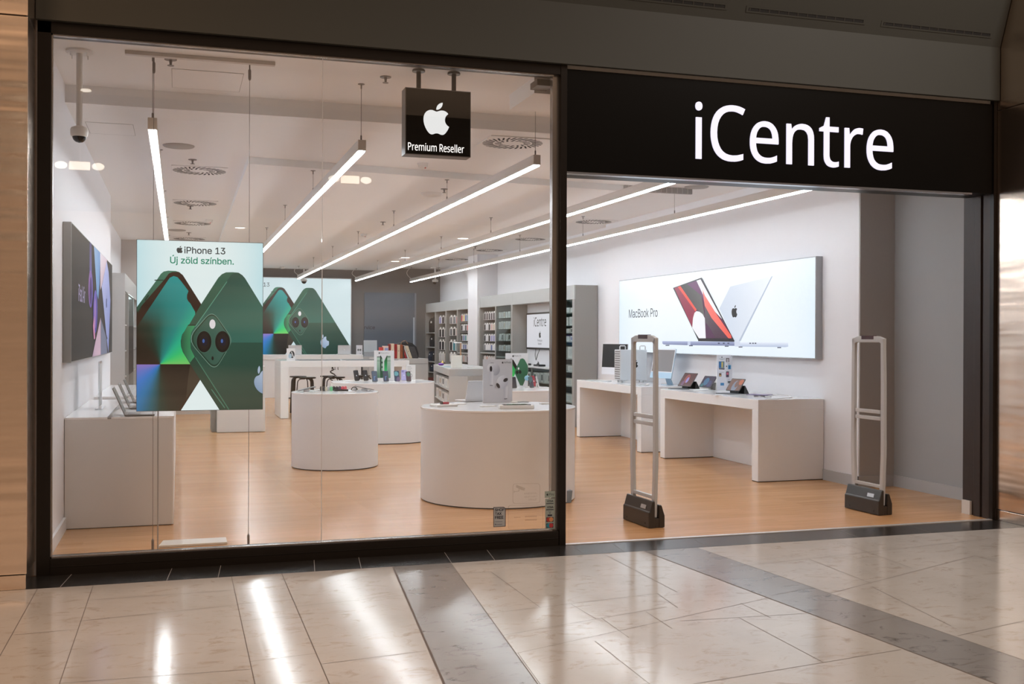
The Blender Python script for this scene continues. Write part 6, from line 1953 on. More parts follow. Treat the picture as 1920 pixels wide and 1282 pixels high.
for u, v, c, nm in STR:
    p = atz(u, v + 1.5, ZS)
    m = M('strap_' + nm.replace(' ', '_'), c, .5, noise=.03)
    t = thing('watch_strap', nm + ' watch strap looped on a holder on the small drum table', 'watch strap', (aty(u, v, 13.26 + .06 * (len(DONE) % 2)).x, 13.26 + .06 * (len(DONE) % 2), ZS), .1, 'coloured watch straps')
    DONE.append(u)
    b = MB()
    n = 12
    ro, ri = .0165, .0135
    vs = []
    for k in range(n):
        g = 2 * math.pi * k / n
        for r_, y_ in ((ro, -.018), (ro, .018), (ri, .018), (ri, -.018)):
            vs.append((r_ * math.cos(g), y_, .030 + r_ * 1.78 * math.sin(g)))
    fs = []
    for k in range(n):
        k2 = (k + 1) % n
        for j in range(4):
            j2 = (j + 1) % 4
            fs.append((k * 4 + j, k * 4 + j2, k2 * 4 + j2, k2 * 4 + j))
    b.add(vs, fs)
    part(t, 'band', b, m, local=True)
    b = MB(); b.box(-.0125, -.016, .004, .0125, .016, .048); part(t, 'holder', b, m, local=True)
for (u, v, w_, d_, lb) in ((634, 733, .10, .05, 'black tray in front of the plum black strap'), (647, 733, .07, .05, 'black tray in front of the pink straps')):
    flatbox('strap_tray', lb, 'tray', u, v, ZS, .1, w_, d_, .022, BLACK, 'black strap trays')
p = atz(664, 732.5, ZS)
t = thing('smart_watch', 'white faced watch with a black strap loop on the small drum table', 'watch', (p.x, p.y, ZS))
b = MB(); b.lathe([(.03, 0), (.03, .03)], p, 20); part(t, 'holder', b, WPL, smooth=True)
b = MB()
b.tube([p + Vector((.036 * math.cos(k * math.pi / 8), -.012, .012 + .036 * math.sin(k * math.pi / 8))) for k in range(9)], .006, 6); part(t, 'strap', b, BLACK)
b = MB(); b.box(p.x - .016, p.y - .036, ZS + .008, p.x + .016, p.y - .0305, ZS + .04); part(t, 'case', b, SILVER, bevel=.003)
for u, v, lb in ((587, 736.5, 'white slim tray on the small drum table by the stools'), (650, 735.5, 'white slim tray in front of the watch'), (605, 732.5, 'white slim tray in front of the cream strap')):
    flatbox('slim_tray', lb, 'tray', u, v, ZS, .05, .22, .05, .010, WPL, 'white slim trays')

# ---- counters by the poster wall
ZL = .9202
lap = [(9.62, 'first open laptop on the grey fronted counter, seen edge on beside the hanging poster'), (10.50, 'second open laptop on the grey fronted counter, behind the first'), (11.45, 'third open laptop on the grey fronted counter, half hidden by the hanging poster')]
for y, lb in lap:
    laptop((-.435, y, ZL), math.radians(90), lb, w_=.31, d_=.24, open_=1.98, mat=M('space_grey', (.13, .125, .125), .35, .4, noise=.03), scr=L(26, 24, 23), group='laptops on the grey fronted counter')
p = atz(193, 766, .92)
t = thing('acrylic_stand', 'tall clear acrylic info stand on the grey fronted counter', 'stand', (-.70, 10.6, ZL))
b = MB(); b.box(-.73, 10.36, .9202, -.665, 10.80, .93); part(t, 'foot', b, ACRYL)
b = MB(); b.box(-.704, 10.40, .9302, -.694, 10.76, 1.36); part(t, 'plate', b, ACRYL)
b = MB(); b.box(-.6935, 10.42, .95, -.692, 10.74, 1.34); part(t, 'paper', b, M('paper_grey', (.62, .63, .64), .6, noise=.05, nscale=60))

# ---- table with tilted tablets
ZW = .9122
PADS = [(1290, 729, 13.0, .28, .215, lambda a: (a.ell(-.02, .12, .05, .07, L(150, 70, 70)), a.ell(.0, .10, .025, .045, L(150, 140, 210)), a.ell(-.06, .05, .03, .04, L(110, 70, 110))), L(84, 40, 44), BLACK, 'first tilted tablet with a red and violet screen, on the table under the laptop poster'),
        (1342, 731, 12.1, .25, .18, lambda a: (a.ell(-.03, .09, .05, .06, L(60, 110, 150)), a.ell(.05, .06, .04, .05, L(56, 60, 110)), a.ell(-.08, .03, .03, .03, L(50, 110, 120))), L(48, 34, 66), WPL, 'second tilted tablet with a blue and purple screen in front of the picture card'),
        (1381, 738, 11.45, .25, .18, lambda a: (a.ell(.0, .07, .05, .08, L(130, 140, 160)), a.ell(.08, .13, .04, .04, L(190, 110, 84)), a.ell(0.02, .10, .03, .05, L(120, 86, 76))), L(118, 88, 80), BLACK, 'third tilted tablet with a copper coloured screen on the table under the laptop poster')]
for u, v, y, w_, h_, ex, col, km, lb in PADS:
    p = atz(u, v, .91)
    t = thing('tablet', lb, 'tablet', (min(p.x, 6.62) - .02, p.y, ZW), math.radians(-79), 'tablets on keyboard stands')
    b = MB(); b.box(-w_ / 2, -.20, 0, w_ / 2, .0, .008); part(t, 'keyboard', b, M('keyboard_grey', (.08, .085, .095), .5, noise=.03) if km is BLACK else M('keyboard_white', (.66, .68, .70), .5), bevel=.002, local=True)
    b = MB(); b.hexa([(-w_ * .42, .05, 0), (w_ * .42, .05, 0), (w_ * .42, .13, 0), (-w_ * .42, .13, 0), (-w_ * .42, .062, .10), (w_ * .42, .062, .10), (w_ * .42, .07, .10), (-w_ * .42, .07, .10)]); part(t, 'stand', b, km, local=True)
    o, fr = slab(t, 'body', w_, h_, .006, DGREY, (0, -.045, .035), .62, rnd=.008)
    screen_art(o, fr, w_, h_, .008, col, extra=ex)
    b = MB(); b.hexa([(-.06, -.03, .0085), (.06, -.03, .0085), (.06, .0, .0085), (-.06, .0, .0085), (-.06, -.03, .04), (.06, -.03, .04), (.06, .05, .10), (-.06, .05, .10)]); part(t, 'hinge', b, km, local=True)
t, fr, W, h = card(1344, 734, 1373, 735.5, ZW, 665, 'tall white card of small device pictures behind the tilted tablets', y=12.35)
a = Art(fr)
K4 = lambda x, y: fr.px(1260 + x / 8, 650 + y / 8)
a.rect(.002, .002, W - .002, h - .002, L(232, 234, 242))
for pts, c in ((((700, 218), (785, 218), (785, 320), (700, 320)), L(120, 140, 150)), (((702, 222), (740, 222), (740, 316), (702, 316)), L(64, 116, 170)), (((740, 230), (762, 230), (758, 310), (740, 310)), L(220, 200, 110)), (((700, 322), (790, 322), (784, 342), (704, 338)), L(90, 88, 96)),
               (((808, 168), (856, 168), (856, 230), (808, 230)), L(110, 100, 100)), (((820, 180), (846, 180), (846, 228), (820, 228)), L(200, 196, 200)), (((838, 272), (882, 272), (882, 336), (838, 336)), L(96, 168, 206)), (((850, 284), (872, 284), (872, 330), (850, 330)), L(36, 96, 150)),
               (((702, 396), (738, 396), (738, 444), (702, 444)), L(96, 60, 40)), (((708, 420), (732, 420), (732, 442), (708, 442)), L(210, 170, 110)), (((808, 370), (850, 370), (850, 455), (808, 455)), L(62, 46, 70)), (((815, 385), (842, 385), (842, 420), (815, 420)), L(190, 96, 120)),
               (((722, 540), (776, 540), (776, 580), (722, 580)), L(70, 130, 180)), (((832, 512), (880, 512), (880, 546), (832, 546)), L(80, 80, 86)), (((700, 178), (788, 178), (788, 183), (700, 183)), L(150, 150, 158)), (((722, 192), (764, 192), (764, 197), (722, 197)), L(150, 150, 158)),
               (((830, 252), (862, 252), (862, 258), (830, 258)), L(160, 160, 168)), (((712, 380), (770, 380), (770, 385), (712, 385)), L(160, 160, 168)), (((834, 488), (862, 488), (862, 494), (834, 494)), L(160, 160, 168))):
    a.poly([K4(*q) for q in pts], c)
a.logo(*K4(742, 154), .02, L(60, 60, 66))
a.logo(*K4(812, 290), .022, L(60, 60, 66))
a.put(t, MATTE)
p = aty(1424, 739, 11.0)
t = thing('folded_tablet', 'closed violet-grey tablet folio lying flat next to the third tilted tablet', 'tablet', (min(p.x, 6.68), p.y, ZW), math.radians(-55))
b = MB(); b.box(-.125, -.09, .014, .125, .09, .024); part(t, 'folio', b, M('violet_folio', (.22, .19, .30), .5, noise=.04), bevel=.002, local=True)
b = MB(); b.box(-.04, -.06, 0, .04, .06, .0138); part(t, 'stand', b, WPL, local=True)
for (u, v, w_, lb) in ((1310, 733, .14, 'thin white cable plate in front of the first tilted tablet'), (1345, 741, .12, 'thin white cable plate in front of the third tilted tablet'), (1434, 744, .16, 'thin white cable plate near the table corner under the laptop poster')):
    p = atz(u, v, .91)
    flatbox('flat_card', lb, 'card', u, v, ZW, -.9, w_, .05, .004, WPL, 'thin white plates on the tablet table')
b = MB()
P = [atz(u, v, .916) for u, v in ((1432, 745), (1440, 743), (1455, 740), (1480, 741), (1486, 745), (1460, 747), (1440, 748))]
P = [Vector((min(q.x, 6.90), max(q.y, 10.45), .9155)) for q in P]
b.tube(P, .003, 6)
solo('charging_cable', 'thin white cable curling near the table corner under the laptop poster', 'cable', b, WPL, P[0])

# ---- table with the tower computer
yT = 14.80
p0, p1 = aty(1163.5, 712, yT), aty(1213, 711, yT)
xT0, xT1 = p0.x, min(p1.x, 6.83)
zt_ = aty(1165, 655.5, yT).z
wT = .23
t = thing('tower_computer', 'silver tower computer with a drilled front and handles on the white table', 'computer', ((xT0 + xT1) / 2, yT + wT / 2, ZW))
b = MB(); b.box(xT0, yT, ZW + .035, xT1, yT + wT, zt_); part(t, 'case', b, M('tower_silver', (.66, .70, .73), .35, .25, noise=.02), bevel=.006)
b = MB(); b.box(xT0 - .004, yT + .006, ZW + .042, xT0 - .0001, yT + wT - .006, zt_ - .008); part(t, 'front_plate', b, M('tower_front', (.62, .62, .62), .35, .3, noise=.02))
b = MB()
nh = 13
for k in range(nh):
    z = ZW + .06 + (zt_ - ZW - .09) * k / (nh - 1)
    for j in range(2):
        yy = yT + .022 + j * .006 * (k % 2)
        if j == 0: b.box(xT0 - .0048, yT + .016 + .010 * (k % 2), z - .0062, xT0 - .0041, yT + wT - .026 + .010 * (k % 2), z + .0062)
part(t, 'vent_holes', b, M('drill_shadow', (.16, .14, .14), .6, noise=.05))
for xx in (xT0 + .03, xT1 - .075):
    b = MB()
    yy0, yy1 = yT + .03, yT + wT - .03
    P = [(xx, yT + .025, zt_ - .001), (xx, yT + .025, zt_ + .045), (xx, yT + .035, zt_ + .06), (xx, yT + wT - .035, zt_ + .06), (xx, yT + wT - .025, zt_ + .045), (xx, yT + wT - .025, zt_ - .001)]
    b.tube(P, .010, 10)
    b2 = MB()
    P = [(xx - .03, yT + .03, zt_ - .001), (xx - .03, yT + .03, zt_ + .045), (xx - .02, yT + .03, zt_ + .058), (xx + .05, yT + .03, zt_ + .058), (xx + .06, yT + .03, zt_ + .045), (xx + .06, yT + .03, zt_ - .001)]
    b2.tube(P, .009, 10)
    part(t, 'handle', b2, ALU, smooth=True)
for xx, yy in ((xT0 + .04, yT + .04), (xT0 + .04, yT + wT - .04), (xT1 - .04, yT + .04), (xT1 - .04, yT + wT - .04)):
    b = MB(); b.cyl((xx, yy, ZW), .010, .0345, 12); part(t, 'foot', b, ALU)
fr = fy(yT)
a = Art(fr)
c0, c1 = fr.px(1190, 675), fr.px(1190, 689)
a.logo((fr.px(1191, 682))[0], (c0[1] + c1[1]) / 2, c0[1] - c1[1], L(16, 16, 18))
a.put(t, MATTE, 'emblem')


def desktop(x, y, rot, lb, w_, h_, chin, body, chinm, scr, tilt, z=ZW, zb=.10, mat=None):
    t = thing('desktop_computer', lb, 'computer', (x, y, z), rot, 'all-in-one desktop computers')
    o, fr = slab(t, 'display', w_, h_, .014, body, (0, 0, zb), tilt, rnd=.006)
    a = Art(fr, .0004, .0004)
    a.rect(-w_ / 2 + .002, .001, w_ / 2 - .002, chin, chinm)
    a.rect(-w_ / 2 + .002, chin, w_ / 2 - .002, h_ - .002, scr[0])
    a.rect(-w_ / 2 + .016, chin + .012, w_ / 2 - .016, h_ - .016, scr[1])
    oo = bpy.data.objects.new('screen', a.mb.mesh('screen', [mat or MATTE])); COL.objects.link(oo); oo.parent = o
    b = MB(); b.box(-w_ * .13, .06, 0, w_ * .13, .19, .006); b.hexa([(-w_ * .13, .165, .006), (w_ * .13, .165, .006), (w_ * .13, .18, .006), (-w_ * .13, .18, .006), (-w_ * .11, .075, .22), (w_ * .11, .075, .22), (w_ * .11, .085, .22), (-w_ * .11, .085, .22)])
    part(t, 'stand', b, body, local=True)
    return t


p = aty(1238, 719, 13.95)
d = desktop(min(p.x, 6.64), 13.95, math.radians(-80), 'light blue desktop computer beside the silver tower', .52, .43, .085, M('pale_blue_case', (.42, .55, .66), .35, .2, noise=.02), L(176, 206, 228), (L(225, 228, 236), L(124, 120, 122)), .20)
d2 = desktop(6.52, 15.45, math.radians(-74), 'dark screened desktop computer behind the silver tower', .62, .48, .11, SILVER, L(226, 226, 232), (L(26, 18, 15), L(18, 14, 13)), .06)
for (x, y, w_, d_, r, lb) in ((6.27, 15.45, .42, .12, -1.1, 'flat keyboard in front of the dark screened desktop computer'), (6.24, 14.0, .42, .11, -1.1, 'flat keyboard in front of the light blue desktop computer')):
    b = MB(); b.box(-w_ / 2, -d_ / 2, 0, w_ / 2, d_ / 2, .009)
    b.box(-w_ / 2 + .008, -d_ / 2 + .008, .0091, w_ / 2 - .008, d_ / 2 - .008, .011)
    solo('keyboard', lb, 'keyboard', b, M('keyboard_silver', (.60, .61, .62), .4, noise=.03), (x, y, ZW), r, 'flat keyboards', .002, local=True)
p = atz(1214, 722.5, .91)
b = MB(); b.sphere((0, 0, .004), .045, 16, 6, sz=.45, z0=0, z1=1)
o = solo('computer_mouse', 'white mouse on the table edge in front of the light blue computer', 'mouse', b, WPL, (p.x, max(p.y, 13.56), ZW), -.6, None, 0, True, local=True)
o.scale = (.62, 1.1, 1)

# ---- high table and back counter
ZB = 1.1222
t, fr, W, h = card(537.5, 674.5, 553.5, 674.5, ZB, 653, 'white card with a round black and white headphone picture on the high table', y=21.0)
a = Art(fr); a.rect(.002, .002, W - .002, h - .002, L(232, 232, 234))
a.ell(W * .62, h * .5, W * .30, h * .30, L(40, 40, 44)); a.poly([(W * .5, h * .72), (W * .6, h * .74), (W * .85, h * .3), (W * .74, h * .26)], L(214, 214, 216)); a.ell(W * .4, h * .38, W * .2, h * .2, L(178, 200, 214)); a.put(t, MATTE)
ZC = 1.1102
for (u, lb, em) in ((553, 'open silver laptop with lid turned outward, beside the round picture card', None), (645.5, 'open silver laptop with a round white emblem on the back counter', 'dot')):
    p = aty(u, 664, 28.3)
    laptop((p.x, 28.3, ZC), math.pi, lb, w_=.345, d_=.235, open_=1.72, emblem=em, scr=L(80, 80, 84), group='laptops on the back counter')
t, fr, W, h = card(668, 663.5, 679.5, 663.5, ZC, 647, 'small white card with two round speakers on the back counter', y=28.25)
a = Art(fr); a.rect(.002, .002, W - .002, h - .002, L(222, 222, 226))
for s_ in (.33, .67): a.ell(W * s_, h * .5, W * .15, h * .11, L(60, 62, 64)); a.ell(W * s_, h * .5, W * .07, h * .05, L(150, 160, 150))
a.rect(W * .6, h * .08, W * .7, h * .16, L(60, 62, 64)); a.put(t, MATTE)
p = aty(695.5, 668, 28.2)
t = thing('cash_monitor', 'grey monitor on the end of the back counter by the service opening', 'monitor', (p.x, 28.3, 1.0602))
b = MB(); b.box(max(p.x - .19, 4.66), 28.2, 1.0602, p.x + .19, 28.6, 1.19); part(t, 'base', b, M('till_grey', (.36, .38, .40), .4, noise=.02), bevel=.006)
o, fr = slab(t, 'screen', .36, .30, .02, M('till_screen', (.44, .48, .51), .3, noise=.02), (0, -.03, .135), .12)

# ---- boxed leather cases on the grey island
ZI = 1.0782
CS = [(712, 718.4, 651, L(206, 74, 70), 0, 'red', 0), (718.8, 728.8, 648.5, L(226, 196, 180), 0, 'pale rose', 0), (722, 728, 652, L(150, 158, 206), 0, 'slim lavender', 2), (729.2, 732.8, 645, L(130, 28, 32), 0, 'deep wine', 0), (733, 739.3, 644, L(222, 200, 176), 0, 'tall cream', 0), (739.6, 744.7, 645, L(160, 32, 34), 0, 'crimson', 0), (745, 750, 646, L(222, 204, 176), 0, 'ivory', 0),
      (750.6, 755.3, 646, L(150, 78, 44), 0, 'cognac brown', 0), (755.6, 758, 648, L(60, 40, 34), 0, 'dark chocolate', 0), (760.5, 764, 647.5, L(176, 40, 48), .34, 'leaning red', 1), (764.3, 767.2, 647.5, L(224, 220, 214), .34, 'leaning white', 1), (767.5, 773.6, 648, L(214, 196, 170), .34, 'leaning beige', 1), (774, 785, 650, L(66, 62, 64), .34, 'large leaning charcoal', 1)]
for k, (u0, u1, vt, c, tl, nm, rw) in enumerate(CS):
    yy = (24.58, 24.78, 24.53)[rw]
    A, B = aty(u0, 670, yy), aty(u1, 670, yy)
    hh = max(.15, aty(u0, vt, yy).z - ZI)
    wd = max(.03, (B.x - A.x) * .97)
    t = thing('boxed_case', nm + ' boxed leather case standing on the grey block island', 'case', (A.x + wd / 2, yy, ZI), 0, 'boxed leather cases on the grey island')
    o = MB()
    off = -math.tan(tl) * hh
    dd = (.16, .16, .03)[rw]
    o.hexa([(-wd / 2, 0, 0), (wd / 2, 0, 0), (wd / 2, dd, 0), (-wd / 2, dd, 0), (-wd / 2 + off, 0, hh), (wd / 2 + off, 0, hh), (wd / 2 + off, dd, hh), (-wd / 2 + off, dd, hh)])
    part(t, 'case', o, M('leather_' + nm.replace(' ', '_'), c, .6, noise=.05, nscale=80), bevel=.003, local=True)
    if hh > .2 and wd > .045:
        o = MB(); o.lathe([(.009, 0), (.009, .002)], (0, 0, 0), 10); o.v = [Vector((q.x + off * .55, -.0005 - q.z, hh * .55 + q.y)) for q in o.v]
        part(t, 'badge', o, SHOE, local=True)
pb = aty(757, 640, 25.1)
t = thing('black_bag', 'rounded black bag lying on top behind the boxed leather cases', 'bag', (pb.x, 25.15, ZI))
b = MB()
prof = [(-.34, 0), (-.33, .18), (-.26, .28), (-.12, .36), (.05, .39), (.2, .36), (.3, .27), (.35, .12), (.35, 0)]
b.prism([(pb.x + x, 25.02, ZI + z) for x, z in prof], (0, .28, 0)); part(t, 'body', b, M('black_fabric', (.012, .012, .014), .7, noise=.2, nscale=40), bevel=.03, smooth=True)
b = MB(); b.tube([(pb.x - .1, 25.01, ZI + .3), (pb.x - .06, 25.0, ZI + .40), (pb.x + .02, 25.0, ZI + .42), (pb.x + .08, 25.01, ZI + .34)], .012, 8); part(t, 'strap', b, M('brown_strap', (.20, .12, .07), .6, noise=.05))

# ---- things on the angled island
zi = ISL[4] + .0002
t = thing('desk_lamp_organizer', 'white ribbed box with a wooden post and white lamp arm on the angled island', 'lamp', (P1.x, P1.y, 0))
pp = aty(857.5, 682, yN + .55)
t.location = (pp.x, pp.y, zi)
hb = aty(857, 666, yN + .55).z - zi
b = MB(); b.box(-.095, 0, 0, .095, .14, hb); part(t, 'box', b, M('ivory_plastic', (.78, .76, .70), .5, noise=.01), bevel=.01, local=True)
zp = aty(865, 643, yN + .55).z - zi
b = MB(); b.box(.07, .05, hb + .0002, .09, .07, zp); part(t, 'post', b, M('pale_wood', (.55, .33, .19), .5, noise=.08), local=True)
b = MB(); b.box(-.05, .035, zp + .0002, .092, .085, zp + .012); part(t, 'lamp_arm', b, M('lamp_white', (.8, .8, .8), .4, emit=.6), local=True)
pp = aty(827, 681.5, 21.3); zz = zi
t = thing('toy_gadget', 'small purple gadget with a yellow top on the angled island', 'gadget', (pp.x, 21.3, zi))
b = MB(); b.sphere((0, 0, .03), .06, 16, 8, sz=.5); part(t, 'body', b, M('purple_plastic', (.22, .08, .42), .4, noise=.05), local=True, smooth=True)
b = MB(); b.lathe([(.03, 0), (.001, .07)], (.03, 0, .055), 12); part(t, 'tip', b, M('yellow_plastic', (.7, .5, .15), .4), local=True)
flatbox('flat_card', 'pale blue flat box on the angled island beside the purple gadget', 'card', 840, 682, zi, .3, .24, .14, .012, M('pale_blue_box', (.35, .52, .62), .5, noise=.03), y=20.3)
flatbox('flat_card', 'white cable card on the angled island beside the large earphone card', 'card', 890, 682, zi, .1, .26, .12, .012, WPL, y=19.9)

# ---- hanging packs
PK = {}
def pack_mesh(col, w_, h_):
    key = (tuple(round(c, 3) for c in col), round(w_, 3), round(h_, 3))
    if key in PK:
        return PK[key]
    b = MB()
    # local: front faces -X, hangs from the top
    b.box(-.012, -w_ / 2, -h_, .012, w_ / 2, -h_ * .16, 0)
    b.box(-.004, -w_ * .28, -h_ * .16, .004, w_ * .28, 0, 1)
    b.box(-.0128, -w_ * .36, -h_ * .97, -.0121, w_ * .36, -h_ * .22, 2)
    me = b.mesh('hanging_pack', [WPL, WPL, M('pack_%02x%02x%02x' % tuple(int(255 * c) for c in col), col, .5, noise=.03)])
    PK[key] = me
    return me


PALN = {'k': (L(34, 32, 34), 'black'), 'w': (L(206, 204, 206), 'white'), 'g': (L(110, 110, 114), 'grey'), 'r': (L(190, 60, 62), 'red'), 'o': (L(212, 140, 104), 'orange'), 'y': (L(214, 184, 110), 'yellow'), 'b': (L(92, 110, 160), 'blue'),
        'l': (L(150, 148, 192), 'lilac'), 'p': (L(204, 168, 160), 'rose'), 't': (L(70, 140, 150), 'teal'), 'n': (L(58, 44, 52), 'wine'), 's': (L(196, 176, 158), 'sand')}
ORD = ['first', 'second', 'third', 'fourth', 'fifth', 'sixth', 'seventh']


def bay(root, y_far, y_near, rows, bayname, group, depth=.08, shelf_under=()):
    """rows: list of (v_top, v_bot at the bay middle, letters from the back-wall side)"""
    ym = (y_far + y_near) / 2
    for ri, (vt, vb, cols) in enumerate(rows):
        xx = SXF + depth
        pm = [at(u_, vt, 0, xx) for u_ in (800,)]
        # height from pixel row at the bay middle
        du = _r2.dot(Vector((xx, ym, 0)) - CAM)
        zc = _fw.dot(Vector((xx, ym, 1.6)) - CAM)
        um = 960 + FPX * _r2.dot(Vector((xx, ym, 1.6)) - CAM) / zc
        zt, zb = atx(um, vt, xx).z, atx(um, vb, xx).z
        n = len(cols)
        span = y_far - y_near - .08
        w_ = min(.92 * span / n, .30)
        h_ = (zt - zb) * .93
        pb_ = MB()
        for k, ch in enumerate(cols):
            y = y_far - .06 - span * (k + .5) / n
            col, cn = PALN[ch]
            o = bpy.data.objects.new('hanging_pack', pack_mesh(col, w_, h_))
            COL.objects.link(o)
            o.location = (xx, y, zt)
            o['label'] = '%s hanging pack, %s from back wall, %s row, %s' % (cn, ORD[k], ORD[ri], bayname)
            o['category'] = 'accessory pack'
            o['group'] = group
            pb_.tube([(xx + .0042, y, zt - .004), (SXB - .018, y, zt - .004)], .003, 6)
        part(root, 'hook_row', pb_, ALU)


Z3 = lambda y: 550 + y / 8.547
R3 = lambda *rows: [(Z3(a_), Z3(b_), c_) for a_, b_, c_ in rows]
bay(sh2, 28.20, 27.16, R3((350, 492, 'lnk'), (540, 712, 'kkk'), (735, 918, 'kkk'), (932, 1110, 'wws')), 'second shelf bay', 'packs hanging in the second shelf bay')
bay(sh2, 27.0, 25.95, R3((345, 496, 'ggr'), (535, 686, 'gkp'), (740, 932, 'ktt'), (940, 1110, 'wwk')), 'third shelf bay', 'packs hanging in the third shelf bay')
bay(sh2, 25.83, 24.82, R3((320, 455, 'rybto'), (490, 605, 'kwkro'), (650, 768, 'kbtwo'), (800, 900, 'wbbwp'), (980, 1108, 'npwnp')), 'shelf bay by white column', 'packs hanging in the bay beside the column')
bay(sh1, 23.74, 22.56, R3((285, 432, 'knknnl'), (470, 598, 'kwkpsp'), (650, 775, 'kwklll'), (800, 920, 'gwwbwo'), (1000, 1075, 'wpwwwn')), 'shelf bay before white column', 'packs hanging in the bay before the column')
for z in (atx(868, Z3(940), 6.9).z,):
    b = MB(); b.box(SXF + .01, 24.801, z - .03, SXB - .0185, 25.849, z); part(sh2, 'shelf', b, SHELFH)
    z = atx(913, Z3(962), 6.75).z
    b = MB(); b.box(SXF + .01, 22.541, z, SXB - .0185, 23.759, z + .03); part(sh1, 'shelf', b, SHELFH)
for y0_, y1_, zs in ((24.801, 25.849, (atx(868, Z3(462), 6.9).z, atx(868, Z3(614), 6.9).z, atx(868, Z3(778), 6.9).z)), ):
    for z in zs:
        b = MB(); b.box(SXF + .06, y0_, z - .02, SXB - .0185, y1_, z - .008); part(sh2, 'shelf', b, SHELFH)
# bags in the far bay
BAGM = M('bag_black', (.014, .014, .016), .7, noise=.25, nscale=30)
BAGN = M('bag_navy', (.022, .034, .062), .7, noise=.2, nscale=30)
zs_ = [atx(807, Z3(v), 6.85).z for v in (625, 850, 1075)]
for z in zs_:
    b = MB(); b.box(SXF + .01, 28.351, z - .03, SXB - .0185, 29.439, z); part(sh2, 'shelf', b, SHELFH)
for (z0_, z1v, ya, yb, m, lb) in ((zs_[0], 365, 28.46, 29.30, BAGM, 'tall black backpack on the top shelf of the far bay at the back wall'), (zs_[1], 650, 28.46, 29.20, BAGM, 'black shoulder bag on the second shelf of the far bay'), (zs_[2], 890, 28.40, 28.84, BAGM, 'black laptop bag on the third shelf of the far bay'), (zs_[2], 905, 28.88, 29.36, BAGN, 'navy bag leaning on the third shelf of the far bay'), (.62, 1100, 28.42, 29.2, BAGN, 'navy bag on the lowest visible shelf of the far bay')):
    zt = atx(807, Z3(z1v), 6.85).z
    t = thing('bag', lb, 'bag', (6.86, (ya + yb) / 2, z0_ + .0005), 0, 'bags in the far shelf bay')
    b = MB()
    hh = (zt - z0_) * .9
    wd = yb - ya
    b.prism([(6.725, ya + wd * q[0], z0_ + .001 + hh * q[1]) for q in ((0, 0), (1, 0), (1.0, .7), (.9, .88), (.7, .97), (.3, .97), (.1, .88), (0, .7))], (.22, 0, 0))
    bb_ = part(t, 'body', b, m, bevel=.02, smooth=True)
    b = MB(); b.prism([(6.70, ya + wd * q[0], z0_ + .02 + hh * q[1]) for q in ((.15, 0.02), (.85, 0.02), (.85, .4), (.15, .4))], (.0245, 0, 0)); part(bb_, 'pocket', b, m, bevel=.008)
    b = MB(); b.tube([(6.80, ya + wd * .35, z0_ + hh * .95), (6.79, ya + wd * .4, z0_ + hh * 1.03), (6.79, ya + wd * .6, z0_ + hh * 1.03), (6.80, ya + wd * .65, z0_ + hh * .95)], .010, 6); part(t, 'handle', b, m)
    b = MB(); b.box(6.717, ya + wd * .55, z0_ + hh * .62, 6.7235, ya + wd * .72, z0_ + hh * .75); part(bb_, 'tag', b, WPL)
b = MB(); b.box(SXF + .01, 28.351, .59, SXB - .0185, 29.439, .62); part(sh2, 'shelf', b, SHELFH)
b = MB(); b.box(SXF + .01, 28.36, .20, SXB - .1, 29.2, .45)
solo('red_box', 'dark red box at the bottom of the far bay behind the grey island', 'box', b, M('dark_red_box', (.18, .02, .02), .5, noise=.05), (6.9, 28.8, .2))
b = MB(); b.box(SXF + .01, 28.351, .17, SXB - .0185, 29.439, .1995); part(sh2, 'shelf', b, SHELFH)


def row_boxes(root, y0, y1, z, n, hs, ds, cols, name, lbf, group, x0=SXF + .05, lean=.0, cat='box', first=0):
    """n boxes standing on a shelf at height z between y0..y1"""
    w_ = (y1 - y0) / n
    for k in range(n):
        y = y1 - w_ * (k + .5)
        col, cn = PALN[cols[k % len(cols)]]
        hh = hs * (.86 + .14 * random.random())
        ww = w_ * .78
        key = ('bx', cols[k % len(cols)], round(ww, 3), round(hh, 3), ds)
        b = MB()
        b.hexa([(-ds / 2, -ww / 2, 0), (ds / 2, -ww / 2, 0), (ds / 2, ww / 2, 0), (-ds / 2, ww / 2, 0), (-ds / 2, -ww / 2 - lean, hh), (ds / 2, -ww / 2 - lean, hh), (ds / 2, ww / 2 - lean, hh), (-ds / 2, ww / 2 - lean, hh)], 0)
        b.add([(-ds / 2 - .0008, ww * .3 - lean * .2, hh * .2), (-ds / 2 - .0008, -ww * .3 - lean * .2, hh * .2), (-ds / 2 - .0008, -ww * .3 - lean * .8, hh * .8), (-ds / 2 - .0008, ww * .3 - lean * .8, hh * .8)], [(0, 1, 2, 3)], 1)
        solo(name, lbf(k, cn), cat, b, [WPL, M('pack_%s' % cols[k % len(cols)], col, .5, noise=.03)], (x0 + ds / 2, y, z + .0005), 0, group, local=True)


# glass case bay: shelves with white boxes and black racks
RV = [(235, 155, 6, 'w', .0), (366, 265, 6, 'w', .01), (505, 415, 6, 'k', .05), (625, 552, 6, 'w', .02)]
for i, (vb, vt, n, c, ln) in enumerate(RV):
    z = atx(944, 560 + vb / 6.4125, 6.8).z
    zt = atx(944, 560 + vt / 6.4125, 6.8).z
    b = MB(); b.box(SXF + .02, 21.362, z - .015, SXB - .0185, 22.458, z); part(sh1, 'shelf', b, SHELFGL if i < 2 else BLACK)
    row_boxes(sh1, 21.40, 22.43, z, n, zt - z, .14, 'wkw' if i == 2 else 'wwsw', 'product_box', lambda k, cn, i=i: '%s box, %s from the column side on the %s shelf of the glass case' % (cn, ORD[k], ORD[i]), 'boxes in the tall glass case', lean=ln)
b = MB(); b.box(SXF + .04, 21.9, atx(944, 560 + 640 / 6.4125, 6.8).z - .04, SXF + .2, 22.4, atx(944, 560 + 640 / 6.4125, 6.8).z - .016)
